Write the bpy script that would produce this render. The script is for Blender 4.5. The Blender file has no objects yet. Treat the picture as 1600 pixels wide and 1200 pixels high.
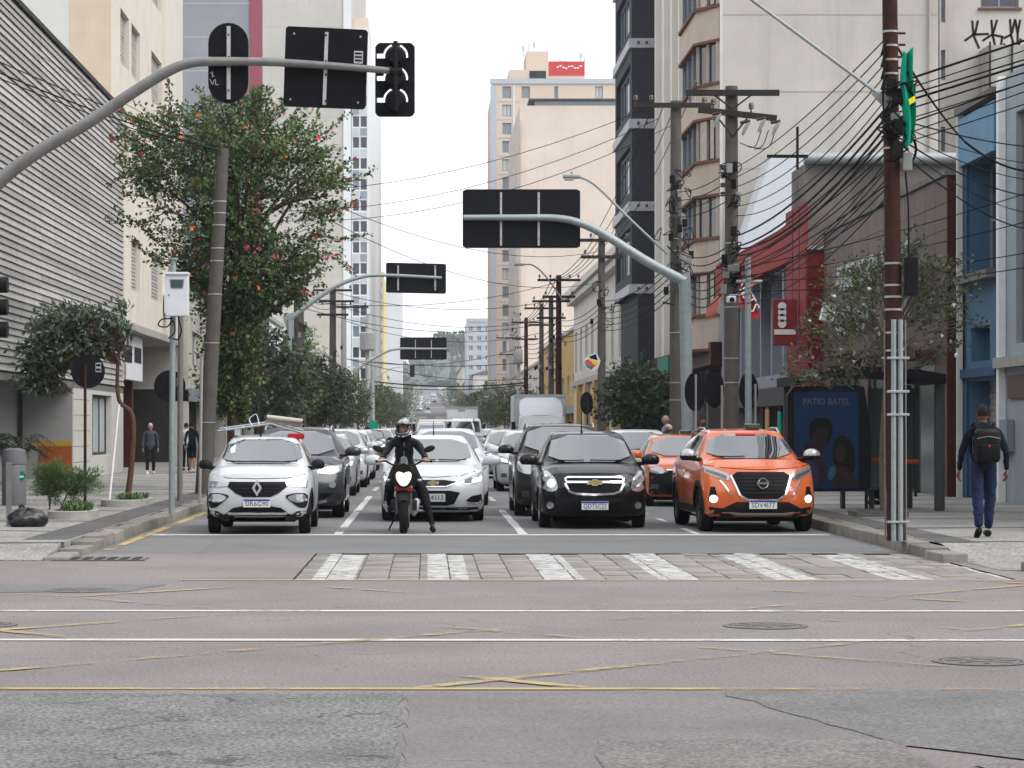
import bpy, bmesh, math, random
from mathutils import Vector, Matrix
from mathutils.bvhtree import BVHTree
R = math.radians
rnd = random.Random(7)
scene = bpy.context.scene
COL = scene.collection

# ------------------------------------------------------------------ camera
EYE = 1.6
cam_data = bpy.data.cameras.new('camera')
cam = bpy.data.objects.new('camera', cam_data)
COL.objects.link(cam)
cam.location = (0, 0, EYE)
cam.rotation_euler = (R(90), 0, 0)
cam_data.sensor_width = 36.0
cam_data.lens = 87.75
cam_data.shift_x = 0.0825
cam_data.shift_y = 0.0425
cam_data.clip_start = 0.5
cam_data.clip_end = 6000
scene.camera = cam

# ------------------------------------------------------------------ overcast sky
world = bpy.data.worlds.new('World')
scene.world = world
world.use_nodes = True
wn = world.node_tree.nodes; wl = world.node_tree.links
wn.clear()
w_out = wn.new('ShaderNodeOutputWorld')
w_bg = wn.new('ShaderNodeBackground')
w_sky = wn.new('ShaderNodeTexSky')
w_sky.sky_type = 'NISHITA'
w_sky.sun_disc = False
SUN_EL, SUN_ROT = R(48), R(122)
w_sky.sun_elevation = SUN_EL
w_sky.sun_rotation = SUN_ROT
w_sky.dust_density = 4.0
w_hsv = wn.new('ShaderNodeHueSaturation')
w_hsv.inputs['Saturation'].default_value = 0.25
w_mix = wn.new('ShaderNodeMix'); w_mix.data_type = 'RGBA'
w_mix.inputs[0].default_value = 0.82
w_noise = wn.new('ShaderNodeTexNoise'); w_noise.inputs['Scale'].default_value = 3.0
w_noise.inputs['Detail'].default_value = 5.0
w_ramp = wn.new('ShaderNodeValToRGB')
w_ramp.color_ramp.elements[0].position = 0.30; w_ramp.color_ramp.elements[0].color = (6.9, 7.4, 8.1, 1)
w_ramp.color_ramp.elements[1].position = 0.72; w_ramp.color_ramp.elements[1].color = (13.0, 13.1, 13.3, 1)
w_tc = wn.new('ShaderNodeTexCoord')
wl.new(w_tc.outputs['Generated'], w_noise.inputs['Vector'])
wl.new(w_noise.outputs['Fac'], w_ramp.inputs['Fac'])
wl.new(w_sky.outputs['Color'], w_hsv.inputs['Color'])
wl.new(w_hsv.outputs['Color'], w_mix.inputs[6])
wl.new(w_ramp.outputs['Color'], w_mix.inputs[7])
wl.new(w_mix.outputs[2], w_bg.inputs['Color'])
w_bg.inputs['Strength'].default_value = 0.115
wl.new(w_bg.outputs['Background'], w_out.inputs['Surface'])

sun_data = bpy.data.lights.new('sun', 'SUN')
sun = bpy.data.objects.new('sun', sun_data)
COL.objects.link(sun)
sun_data.energy = 1.5
sun_data.angle = R(40)
sun_data.color = (1.0, 0.97, 0.92)
sun.rotation_euler = (R(90) - SUN_EL, 0, R(58))

scene.view_settings.view_transform = 'Standard'
scene.view_settings.look = 'None'
scene.view_settings.gamma = 1.0
scene.view_settings.use_curve_mapping = False
scene.view_settings.exposure = 0.62
scene.cycles.use_denoising = True
scene.cycles.max_bounces = 6
scene.cycles.diffuse_bounces = 3
scene.cycles.glossy_bounces = 3
scene.cycles.transmission_bounces = 4
scene.cycles.volume_bounces = 0
scene.cycles.transparent_max_bounces = 12

# ------------------------------------------------------------------ helpers
def PX(px, d):            # world x of a photo column at depth d
    return (px - 668.0) / 3900.0 * d
def PZ(py, d):            # world z of a photo row at depth d
    return EYE + (668.0 - py) / 3900.0 * d

def tag(o, label=None, cat=None, group=None, kind=None):
    if label: o['label'] = label
    if cat: o['category'] = cat
    if group: o['group'] = group
    if kind: o['kind'] = kind
    return o

def thing(name, label, cat, loc=(0, 0, 0), rz=0.0, group=None):
    o = bpy.data.objects.new(name, None)
    COL.objects.link(o)
    o.location = loc
    o.rotation_euler = (0, 0, rz)
    return tag(o, label, cat, group)

def link_mesh(name, me, parent=None):
    o = bpy.data.objects.new(name, me)
    COL.objects.link(o)
    if parent is not None: o.parent = parent
    return o

def copy_tree(o, parent=None):
    c = o.copy()
    COL.objects.link(c)
    c.parent = parent
    for ch in o.children:
        copy_tree(ch, c)
    return c

def sharpen(me, ang=38):
    bm = bmesh.new(); bm.from_mesh(me)
    lim = R(ang)
    for f in bm.faces: f.smooth = True
    for e in bm.edges:
        if len(e.link_faces) == 2:
            e.smooth = e.calc_face_angle(0) < lim
        else:
            e.smooth = False
    bm.to_mesh(me); bm.free()

class MB:
    def __init__(s): s.v = []; s.f = []
    def add(s, vs, fs):
        b = len(s.v)
        s.v += [tuple(p) for p in vs]
        s.f += [tuple(i + b for i in f) for f in fs]
        return s
    def box(s, x0, x1, y0, y1, z0, z1):
        return s.add([(x0,y0,z0),(x1,y0,z0),(x1,y1,z0),(x0,y1,z0),(x0,y0,z1),(x1,y0,z1),(x1,y1,z1),(x0,y1,z1)],
                     [(0,3,2,1),(4,5,6,7),(0,1,5,4),(1,2,6,5),(2,3,7,6),(3,0,4,7)])
    def cbox(s, c, size, m=None):
        hx, hy, hz = size[0]/2, size[1]/2, size[2]/2
        t = MB().box(-hx,hx,-hy,hy,-hz,hz)
        m = m or Matrix.Identity(3)
        return s.add([tuple(m @ Vector(p) + Vector(c)) for p in t.v], t.f)
    def bevbox(s, x0, x1, y0, y1, z0, z1, b):
        bm = bmesh.new()
        bmesh.ops.create_cube(bm, size=1.0)
        for v in bm.verts:
            v.co = Vector((x0+(v.co.x+.5)*(x1-x0), y0+(v.co.y+.5)*(y1-y0), z0+(v.co.z+.5)*(z1-z0)))
        bmesh.ops.bevel(bm, geom=bm.edges[:], offset=b, segments=2, affect='EDGES', profile=0.5)
        bm.verts.index_update()
        s.add([tuple(v.co) for v in bm.verts], [tuple(v.index for v in f.verts) for f in bm.faces])
        bm.free(); return s
    def tube(s, pts, rad, n=10, caps=True):
        pts = [Vector(p) for p in pts]
        if not hasattr(rad, '__len__'): rad = [rad]*len(pts)
        b = len(s.v)
        prev = None
        for i, p in enumerate(pts):
            d = (pts[min(i+1, len(pts)-1)] - pts[max(i-1, 0)])
            d = d.normalized() if d.length > 1e-9 else Vector((0,0,1))
            if prev is None:
                a = Vector((0,0,1)) if abs(d.z) < .9 else Vector((1,0,0))
                u = d.cross(a).normalized()
            else:
                u = (prev - d*prev.dot(d)).normalized()
            prev = u
            w = d.cross(u)
            for k in range(n):
                t = 2*math.pi*k/n
                s.v.append(tuple(p + (u*math.cos(t) + w*math.sin(t))*rad[i]))
        for i in range(len(pts)-1):
            for k in range(n):
                k2 = (k+1) % n
                s.f.append((b+i*n+k, b+i*n+k2, b+(i+1)*n+k2, b+(i+1)*n+k))
        if caps:
            s.f.append(tuple(b+k for k in reversed(range(n))))
            e = b+(len(pts)-1)*n
            s.f.append(tuple(e+k for k in range(n)))
        return s
    def cyl(s, p0, p1, r0, r1=None, n=12):
        return s.tube([p0, p1], [r0, r0 if r1 is None else r1], n)
    def lathe(s, prof, c=(0,0,0), n=16, axis='z', caps=True):
        b = len(s.v)
        for r, h in prof:
            for k in range(n):
                t = 2*math.pi*k/n
                a, q = r*math.cos(t), r*math.sin(t)
                p = (a, q, h) if axis == 'z' else ((h, a, q) if axis == 'x' else (q, h, a))
                s.v.append((p[0]+c[0], p[1]+c[1], p[2]+c[2]))
        m = len(prof)
        for i in range(m-1):
            for k in range(n):
                k2 = (k+1) % n
                s.f.append((b+i*n+k, b+i*n+k2, b+(i+1)*n+k2, b+(i+1)*n+k))
        if caps:
            s.f.append(tuple(b+k for k in reversed(range(n))))
            s.f.append(tuple(b+(m-1)*n+k for k in range(n)))
        return s
    def prism(s, poly, plane, a0, a1):
        # poly in 2D, extruded along the plane's normal axis: 'xz' along y, 'yz' along x, 'xy' along z
        def P(q, a):
            return (q[0], a, q[1]) if plane == 'xz' else ((a, q[0], q[1]) if plane == 'yz' else (q[0], q[1], a))
        n = len(poly); b = len(s.v)
        s.v += [P(q, a0) for q in poly] + [P(q, a1) for q in poly]
        s.f.append(tuple(b+i for i in reversed(range(n))))
        s.f.append(tuple(b+n+i for i in range(n)))
        for i in range(n):
            j = (i+1) % n
            s.f.append((b+i, b+j, b+n+j, b+n+i))
        return s
    def ball(s, c, r, nu=12, nv=8):
        if not hasattr(r, '__len__'): r = (r, r, r)
        b = len(s.v)
        for i in range(nv+1):
            ph = math.pi*i/nv
            for k in range(nu):
                t = 2*math.pi*k/nu
                s.v.append((c[0]+r[0]*math.sin(ph)*math.cos(t), c[1]+r[1]*math.sin(ph)*math.sin(t), c[2]+r[2]*math.cos(ph)))
        for i in range(nv):
            for k in range(nu):
                k2 = (k+1) % nu
                s.f.append((b+i*nu+k, b+(i+1)*nu+k, b+(i+1)*nu+k2, b+i*nu+k2))
        return s
    def quad(s, a, b, c, d):
        return s.add([a,b,c,d], [(0,1,2,3)])
    def xf(s, m):
        s.v = [tuple(m @ Vector(p)) for p in s.v]; return s
    def mesh(s, name, mat=None, smooth=None):
        me = bpy.data.meshes.new(name)
        me.from_pydata(s.v, [], s.f)
        bm = bmesh.new(); bm.from_mesh(me)
        bmesh.ops.remove_doubles(bm, verts=bm.verts, dist=1e-5)
        bmesh.ops.recalc_face_normals(bm, faces=bm.faces)
        bm.to_mesh(me); bm.free()
        if mat is not None: me.materials.append(mat)
        if smooth: sharpen(me, smooth)
        me.update()
        return me
    def raw(s, name, mat=None):
        me = bpy.data.meshes.new(name)
        me.from_pydata(s.v, [], s.f)
        if mat is not None: me.materials.append(mat)
        me.update()
        return me
    def build(s, name, mat, parent=None, smooth=None):
        return link_mesh(name, s.mesh(name, mat, smooth), parent)

def lerp(a, b, t): return a + (b-a)*t
def interp(tab, x):
    if x <= tab[0][0]: return tab[0][1]
    for i in range(len(tab)-1):
        x0, y0 = tab[i]; x1, y1 = tab[i+1]
        if x <= x1: return y0 + (y1-y0)*(x-x0)/(x1-x0) if x1 > x0 else y1
    return tab[-1][1]
def chaikin(poly, it=2, q=0.22):
    for _ in range(it):
        out = []
        n = len(poly)
        for i in range(n):
            a, b = poly[i], poly[(i+1) % n]
            out.append((lerp(a[0],b[0],q), lerp(a[1],b[1],q)))
            out.append((lerp(a[0],b[0],1-q), lerp(a[1],b[1],1-q)))
        poly = out
    return poly
def smoothpath(ctrl, n=8):
    pts = []
    P = [Vector(p) for p in ctrl]
    P = [P[0]*2-P[1]] + P + [P[-1]*2-P[-2]]
    for i in range(1, len(P)-2):
        for k in range(n):
            t = k/n
            a, b, c, d = P[i-1], P[i], P[i+1], P[i+2]
            pts.append(0.5*((2*b)+(c-a)*t+(2*a-5*b+4*c-d)*t*t+(3*b-a-3*c+d)*t*t*t))
    pts.append(P[-2])
    return pts

def text_mesh(s, size, depth=0.004, align='CENTER'):
    cu = bpy.data.curves.new('lettering', 'FONT')
    cu.body = s; cu.size = size; cu.extrude = depth; cu.align_x = align; cu.align_y = 'CENTER'
    cu.resolution_u = 2
    o = bpy.data.objects.new('lettering_source', cu)
    COL.objects.link(o)
    bpy.context.view_layer.update()
    me = bpy.data.meshes.new_from_object(o.evaluated_get(bpy.context.evaluated_depsgraph_get()))
    bpy.data.objects.remove(o); bpy.data.curves.remove(cu)
    return me
def text_obj(name, s, size, mat, parent, loc, facing='-y', depth=0.004, sx=1.0, maxw=None):
    me = text_mesh(s, size, depth)
    me.name = name
    if maxw:
        xs = [v.co.x for v in me.vertices]
        w = max(xs)-min(xs)
        sx = maxw/w
    m = Matrix.Scale(sx, 4, (1,0,0))
    rot = {'-y': Matrix.Rotation(R(90),4,'X'),
           '-x': Matrix.Rotation(R(-90),4,'Z') @ Matrix.Rotation(R(90),4,'X'),
           '+x': Matrix.Rotation(R(90),4,'Z') @ Matrix.Rotation(R(90),4,'X')}[facing]
    me.transform(rot @ m)
    me.materials.clear(); me.materials.append(mat)
    o = link_mesh(name, me, parent)
    o.location = loc
    return o

# ------------------------------------------------------------------ materials
MATS = {}
def M(name): return MATS[name]
def nodes_of(m):
    m.use_nodes = True
    nt = m.node_tree
    return nt, nt.nodes, nt.links, nt.nodes['Principled BSDF']
def hexc(h):
    c = [int(h[i:i+2],16)/255 for i in (0,2,4)]
    return tuple(((x/12.92) if x <= .04045 else ((x+.055)/1.055)**2.4) for x in c)
def pm(name, col, rough=0.7, var=0.12, scale=4.0, bump=0.0, bscale=40.0, metal=0.0, spec=None, streak=0.0,
       streak_col=(0.04,0.04,0.04), coat=0.0, emit=None, estr=0.0, rand=0.0, ior=1.5, speck=0.0, alpha=1.0):
    m = bpy.data.materials.new(name)
    nt, N, L, B = nodes_of(m)
    B.inputs['Roughness'].default_value = rough
    B.inputs['Metallic'].default_value = metal
    if spec is None: spec = 0.5 if (coat or metal > .2 or rough < .3) else (0.12 if max(col) < .06 else 0.22)
    B.inputs['Specular IOR Level'].default_value = spec
    B.inputs['IOR'].default_value = ior
    B.inputs['Coat Weight'].default_value = coat
    B.inputs['Coat Roughness'].default_value = 0.04
    geo = N.new('ShaderNodeNewGeometry')
    noise = N.new('ShaderNodeTexNoise')
    noise.inputs['Scale'].default_value = scale
    noise.inputs['Detail'].default_value = 6
    noise.inputs['Roughness'].default_value = 0.62
    L.new(geo.outputs['Position'], noise.inputs['Vector'])
    mr = N.new('ShaderNodeMapRange')
    mr.inputs['From Min'].default_value = 0.25; mr.inputs['From Max'].default_value = 0.75
    mr.inputs['To Min'].default_value = 1-var; mr.inputs['To Max'].default_value = 1+var
    L.new(noise.outputs['Fac'], mr.inputs['Value'])
    mul = N.new('ShaderNodeMix'); mul.data_type = 'RGBA'; mul.blend_type = 'MULTIPLY'
    mul.inputs[0].default_value = 1.0
    mul.inputs[6].default_value = (*col, 1)
    L.new(mr.outputs['Result'], mul.inputs[7])
    last = mul.outputs[2]
    if rand:
        oi = N.new('ShaderNodeObjectInfo')
        m2 = N.new('ShaderNodeMapRange')
        m2.inputs['To Min'].default_value = 1-rand; m2.inputs['To Max'].default_value = 1+rand
        L.new(oi.outputs['Random'], m2.inputs['Value'])
        mm = N.new('ShaderNodeMix'); mm.data_type='RGBA'; mm.blend_type='MULTIPLY'; mm.inputs[0].default_value=1
        L.new(last, mm.inputs[6]); L.new(m2.outputs['Result'], mm.inputs[7])
        last = mm.outputs[2]
    if speck:
        n3 = N.new('ShaderNodeTexNoise'); n3.inputs['Scale'].default_value = 38; n3.inputs['Detail'].default_value = 5; n3.inputs['Roughness'].default_value = .75
        L.new(geo.outputs['Position'], n3.inputs['Vector'])
        m3 = N.new('ShaderNodeMapRange')
        m3.inputs['From Min'].default_value=.3; m3.inputs['From Max'].default_value=.7
        m3.inputs['To Min'].default_value = 1-speck; m3.inputs['To Max'].default_value = 1+speck
        L.new(n3.outputs['Fac'], m3.inputs['Value'])
        mm = N.new('ShaderNodeMix'); mm.data_type='RGBA'; mm.blend_type='MULTIPLY'; mm.inputs[0].default_value=1
        L.new(last, mm.inputs[6]); L.new(m3.outputs['Result'], mm.inputs[7])
        last = mm.outputs[2]
    if streak:
        mp = N.new('ShaderNodeMapping'); mp.inputs['Scale'].default_value = (1.6, 1.6, 0.09)
        L.new(geo.outputs['Position'], mp.inputs['Vector'])
        n2 = N.new('ShaderNodeTexNoise'); n2.inputs['Scale'].default_value = 1.2; n2.inputs['Detail'].default_value = 7
        n2.inputs['Roughness'].default_value = .7
        L.new(mp.outputs['Vector'], n2.inputs['Vector'])
        r2 = N.new('ShaderNodeMapRange')
        r2.inputs['From Min'].default_value = .5; r2.inputs['From Max'].default_value = .82
        r2.inputs['To Min'].default_value = 0; r2.inputs['To Max'].default_value = streak
        L.new(n2.outputs['Fac'], r2.inputs['Value'])
        mx = N.new('ShaderNodeMix'); mx.data_type='RGBA'
        L.new(r2.outputs['Result'], mx.inputs[0]); L.new(last, mx.inputs[6]); mx.inputs[7].default_value = (*streak_col,1)
        last = mx.outputs[2]
    L.new(last, B.inputs['Base Color'])
    if bump:
        nb = N.new('ShaderNodeTexNoise'); nb.inputs['Scale'].default_value = bscale; nb.inputs['Detail'].default_value = 4
        L.new(geo.outputs['Position'], nb.inputs['Vector'])
        bp = N.new('ShaderNodeBump'); bp.inputs['Strength'].default_value = bump; bp.inputs['Distance'].default_value = .02
        L.new(nb.outputs['Fac'], bp.inputs['Height']); L.new(bp.outputs['Normal'], B.inputs['Normal'])
    if emit:
        B.inputs['Emission Color'].default_value = (*emit,1); B.inputs['Emission Strength'].default_value = estr
    MATS[name] = m
    return m
# basic palette
pm('asphalt_grey', (0.160,0.159,0.160), .9, .16, .7, bump=.4, bscale=50, speck=.35)
pm('asphalt_pink', (0.205,0.181,0.178), .9, .18, .45, bump=.5, bscale=45, speck=.5)
pm('asphalt_coarse', (0.185,0.182,0.178), .92, .25, 1.6, bump=1.0, bscale=35, speck=.95)
pm('asphalt_smooth', (0.185,0.170,0.168), .9, .2, .8, bump=.4, bscale=45, speck=.42)
pm('asphalt_rosy', (0.195,0.177,0.170), .92, .22, 1.1, bump=.8, bscale=35, speck=.7)
pm('asphalt_worn', (0.168,0.162,0.158), .92, .2, .9, bump=.6, bscale=40, speck=.6)
pm('ground_soil', (0.12,0.12,0.11), .95)
pm('kerb_stone', (0.20,0.185,0.165), .85, .3, 5, bump=.5, bscale=25, rand=.2)
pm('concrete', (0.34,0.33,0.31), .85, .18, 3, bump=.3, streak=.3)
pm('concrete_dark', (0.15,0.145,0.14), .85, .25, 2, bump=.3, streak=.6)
pm('paver', (0.235,0.215,0.205), .9, .2, 6, bump=.4, bscale=50, rand=.18)
pm('pole_concrete', (0.095,0.086,0.078), .85, .22, 4, bump=.3, streak=.5)
pm('pole_pale', (0.33,0.33,0.32), .7, .12, 4, streak=.3)
pm('galvanised', (0.28,0.315,0.325), .5, .15, 9, metal=.25, streak=.25, streak_col=(.2,.17,.13))
pm('steel_bright', (0.42,0.43,0.44), .4, .1, 12, metal=.6)
pm('arm_grey', (0.20,0.195,0.19), .5, .18, 6, metal=.3, streak=.3)
pm('rust_pole', (0.045,0.019,0.014), .75, .35, 5, bump=.2, streak=.5, streak_col=(.02,.014,.012))
pm('sign_black', (0.010,0.010,0.013), .6, .2, 4, rand=.1, spec=.1)
pm('sign_strip', (0.50,0.50,0.50), .45, .15, 8, metal=.5)
pm('black_plastic', (0.012,0.012,0.013), .45, .1)
pm('black_matte', (0.008,0.008,0.009), .8, .1)
pm('dark_iron', (0.03,0.028,0.026), .6, .2)
pm('cable_black', (0.010,0.010,0.010), .7, .1, spec=.1)
pm('insulator', (0.05,0.025,0.018), .25, .1)
pm('white_paint', (0.74,0.74,0.73), .6, .1, 5)
pm('white_panel', (0.66,0.68,0.72), .45, .06, 5)
pm('grime_white', (0.56,0.55,0.53), .8, .12, 2, streak=.45, streak_col=(.16,.15,.14))
pm('cream', (0.62,0.57,0.49), .85, .08, 1.0, streak=.40, streak_col=(.32,.27,.22))
pm('cream_white', (0.62,0.59,0.53), .85, .06, 1.2, streak=.15, streak_col=(.35,.32,.29))
pm('peach', (0.56,0.45,0.36), .85, .08, 1.2, streak=.15, streak_col=(.3,.25,.2))
pm('pale_green_wall', (0.55,0.55,0.50), .85, .05, 1)
pm('tower_beige', (0.44,0.425,0.385), .9, .10, .25, streak=.35, streak_col=(.3,.28,.25))
pm('tower_grey', (0.235,0.24,0.27), .9, .10, .3, streak=.35, streak_col=(.18,.18,.2))
pm('tower_maroon', (0.24,0.055,0.075), .85, .06, .3)
pm('tower_peach', (0.60,0.49,0.40), .9, .05, .2, streak=.12, streak_col=(.45,.38,.33))
pm('tower_blank', (0.60,0.51,0.445), .9, .10, .25, streak=.4, streak_col=(.42,.37,.33))
pm('tower_trim', (0.42,0.45,0.50), .8, .06, .5)
pm('tower_white', (0.62,0.64,0.66), .8, .05, .3)
pm('tower_yellow', (0.62,0.54,0.33), .85, .05, .3)
pm('roof_red_paint', (0.50,0.05,0.045), .8, .12, .6)
pm('slat_board', (0.35,0.335,0.32), .7, .14, 1.6, streak=.5, streak_col=(.17,.16,.16), rand=.2)
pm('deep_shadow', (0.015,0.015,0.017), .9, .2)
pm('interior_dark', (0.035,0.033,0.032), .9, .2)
pm('shop_grey', (0.28,0.28,0.28), .8, .08)
pm('shop_yellow', (0.42,0.24,0.03), .7, .1)
pm('shop_orange', (0.28,0.075,0.018), .7, .15)
pm('tile_pillar', (0.50,0.49,0.45), .6, .1, 5, streak=.2, streak_col=(.25,.23,.2))
pm('shutter_slat', (0.38,0.36,0.34), .6, .12, 3, rand=.12)
pm('terracotta_trim', (0.15,0.060,0.040), .8, .2)
pm('apartment_cream', (0.46,0.385,0.32), .85, .08, 1.5, streak=.45, streak_col=(.24,.17,.13))
pm('apartment_side', (0.46,0.43,0.40), .92, .16, .3, bump=.15, bscale=6, streak=.6, streak_col=(.28,.26,.24))
pm('apartment_strip', (0.54,0.53,0.50), .85, .08, 1.5, streak=.3, streak_col=(.25,.23,.2))
pm('charcoal_wall', (0.028,0.030,0.038), .7, .12, .8)
pm('band_white', (0.40,0.40,0.43), .7, .06, 1)
pm('blue_wall', (0.060,0.135,0.215), .75, .15, 1.2, streak=.35, streak_col=(.03,.05,.08))
pm('blue_deep', (0.024,0.065,0.14), .7, .12, 1.2)
pm('blue_panel', (0.11,0.235,0.36), .6, .12, 1.5, streak=.4, streak_col=(.07,.12,.17))
pm('pale_blue_wall', (0.29,0.34,0.375), .8, .12, 1, streak=.5, streak_col=(.12,.12,.12))
pm('brown_tile', (0.085,0.054,0.046), .5, .2, 6, rand=.16, streak=.25, streak_col=(.16,.125,.11))
pm('brown_dark', (0.05,0.018,0.014), .55, .15, 3, rand=.1)
pm('grout', (0.06,0.05,0.045), .9)
pm('letter_metal', (0.36,0.385,0.39), .4, .2, 6, metal=.3)
pm('stained_concrete', (0.15,0.135,0.12), .92, .45, .5, streak=.95, streak_col=(.035,.035,.037))
pm('red_wall', (0.15,0.010,0.010), .75, .12, 1.2, streak=.2, streak_col=(.05,.012,.012))
pm('red_pink', (0.22,0.026,0.028), .7, .15, 1.5, streak=.3, streak_col=(.1,.02,.02))
pm('red_fascia', (0.26,0.018,0.012), .7, .15)
pm('awning_red', (0.38,0.05,0.022), .75, .2, 3)
pm('white_metal_wall', (0.55,0.58,0.62), .6, .04, .6)
pm('old_white', (0.50,0.47,0.42), .9, .15, .8, streak=.55, streak_col=(.2,.17,.14))
pm('ochre', (0.42,0.28,0.10), .85, .15, 1, streak=.3)
pm('green_sign', (0.01,0.16,0.11), .6, .1)
pm('orange_rail', (0.50,0.085,0.015), .4, .1)
pm('shelter_grey', (0.055,0.058,0.064), .6, .1, metal=.3)
pm('bark', (0.10,0.055,0.035), .9, .3, 8, bump=.6, bscale=30)
pm('bark_grey', (0.13,0.11,0.09), .9, .3, 8, bump=.6, bscale=30)
pm('bin_grey', (0.15,0.155,0.165), .5, .12, 4, streak=.2)
pm('bin_green', (0.0,0.20,0.13), .5, .05)
pm('tyre', (0.012,0.012,0.013), .85, .15, 8)
pm('rim_alloy', (0.45,0.46,0.47), .35, .05, metal=.8)
pm('rim_dark', (0.05,0.05,0.055), .4, .05, metal=.5)
pm('chrome', (0.78,0.79,0.80), .12, .03, metal=1.0)
pm('gold_badge', (0.55,0.38,0.12), .25, .03, metal=.6)
pm('paint_white', (0.50,0.515,0.54), .35, .03, 3, coat=.5)
pm('paint_black', (0.005,0.005,0.006), .4, .05, 3, coat=.55, spec=.08)
pm('paint_graphite', (0.026,0.028,0.033), .35, .05, 3, coat=.7, spec=.2)
pm('paint_silver', (0.42,0.43,0.45), .32, .03, 3, metal=.5, coat=.8)
pm('paint_orange', (0.62,0.105,0.010), .32, .06, 3, coat=.9)
pm('paint_red', (0.30,0.01,0.015), .35, .05, coat=.6)
pm('trim_dark', (0.014,0.014,0.015), .55, .1)
pm('grille_black', (0.007,0.007,0.008), .5, .1)
pm('car_glass', (0.012,0.016,0.018), .04, .02, spec=.5, ior=3.1)
pm('mirror_glass', (0.4,0.42,0.45), .05, .0, metal=.9)
pm('lamp_clear', (0.34,0.35,0.37), .12, .25, 22, metal=.55, coat=1.0)
pm('lamp_dark', (0.08,0.075,0.075), .15, .2, 22, metal=.3, coat=1.0)
pm('lamp_on', (0.9,0.9,0.88), .3, .0, emit=(1.0,0.96,0.86), estr=1.3)
pm('lamp_warm', (0.9,0.85,0.7), .3, .0, emit=(1.0,0.80,0.45), estr=1.1)
pm('plate_white', (0.70,0.70,0.70), .5, .03)
pm('plate_blue', (0.02,0.045,0.30), .5, .03)
pm('plate_grey', (0.42,0.43,0.44), .5, .03)
pm('lettering_black', (0.012,0.012,0.014), .6, .0)
pm('lettering_white', (0.75,0.75,0.75), .6, .0)
pm('lettering_red', (0.5,0.02,0.03), .6, .0)
pm('lettering_green', (0.05,0.35,0.10), .6, .0)
pm('truck_box', (0.60,0.61,0.62), .5, .05, 1.5, streak=.15, streak_col=(.35,.34,.32))
pm('van_tan', (0.46,0.42,0.37), .6, .08)
pm('jacket_black', (0.012,0.013,0.017), .45, .3, 14, bump=.5, bscale=22)
pm('trouser_black', (0.010,0.010,0.012), .8, .2, 10)
pm('cloth_navy', (0.010,0.012,0.022), .85, .2, 10, bump=.3, bscale=18)
pm('denim', (0.012,0.022,0.062), .85, .25, 12, bump=.3, bscale=20)
pm('cloth_slate', (0.05,0.055,0.08), .85, .2, 10)
pm('cloth_maroon', (0.07,0.015,0.025), .85, .2, 10)
pm('cloth_grey', (0.20,0.23,0.28), .85, .15, 10)
pm('cloth_white', (0.55,0.55,0.58), .85, .1, 10)
pm('skin', (0.42,0.22,0.15), .55, .08, 10)
pm('skin_brown', (0.20,0.09,0.055), .55, .08, 10)
pm('hair_dark', (0.012,0.010,0.009), .6, .2, 40)
pm('hair_grey', (0.45,0.43,0.41), .7, .15, 40)
pm('hair_blond', (0.5,0.33,0.12), .7, .15, 40)
pm('shoe_black', (0.01,0.01,0.01), .6, .1)
pm('shoe_white', (0.6,0.6,0.6), .6, .1)
pm('helmet_shell', (0.02,0.018,0.02), .2, .1, coat=1.0)
pm('visor', (0.01,0.011,0.013), .08, .0, ior=1.8)
pm('flag_green', (0.0,0.27,0.165), .8, .1)
pm('flag_yellow', (0.75,0.62,0.02), .8, .1)
pm('banner_red', (0.36,0.012,0.02), .75, .1)
pm('flower_red', (0.75,0.055,0.06), .6, .15, 30)
pm('flower_orange', (0.75,0.14,0.07), .6, .15, 30)
pm('flower_white', (0.7,0.7,0.66), .6, .1)
pm('garbage_bag', (0.012,0.012,0.014), .28, .2, 10, bump=.6, bscale=14)
pm('poster_blue', (0.006,0.026,0.075), .4, .25, 1.2, spec=.2)
pm('transformer_grey', (0.25,0.26,0.26), .6, .15)
pm('glass_blue', (0.14,0.18,0.22), .1, .1, 2, ior=1.7)
pm('glass_dark', (0.016,0.020,0.028), .08, .1, 2, ior=1.6)
pm('glass_pale', (0.42,0.46,0.48), .25, .12, 3)
pm('glass_green', (0.05,0.085,0.08), .15, .15, 2, ior=1.6)
pm('frame_white', (0.62,0.63,0.65), .5, .05)
pm('frame_dark', (0.05,0.05,0.055), .5, .05)
pm('frame_grey', (0.22,0.25,0.29), .5, .08)
pm('curtain', (0.40,0.37,0.35), .9, .2, 5)

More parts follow.
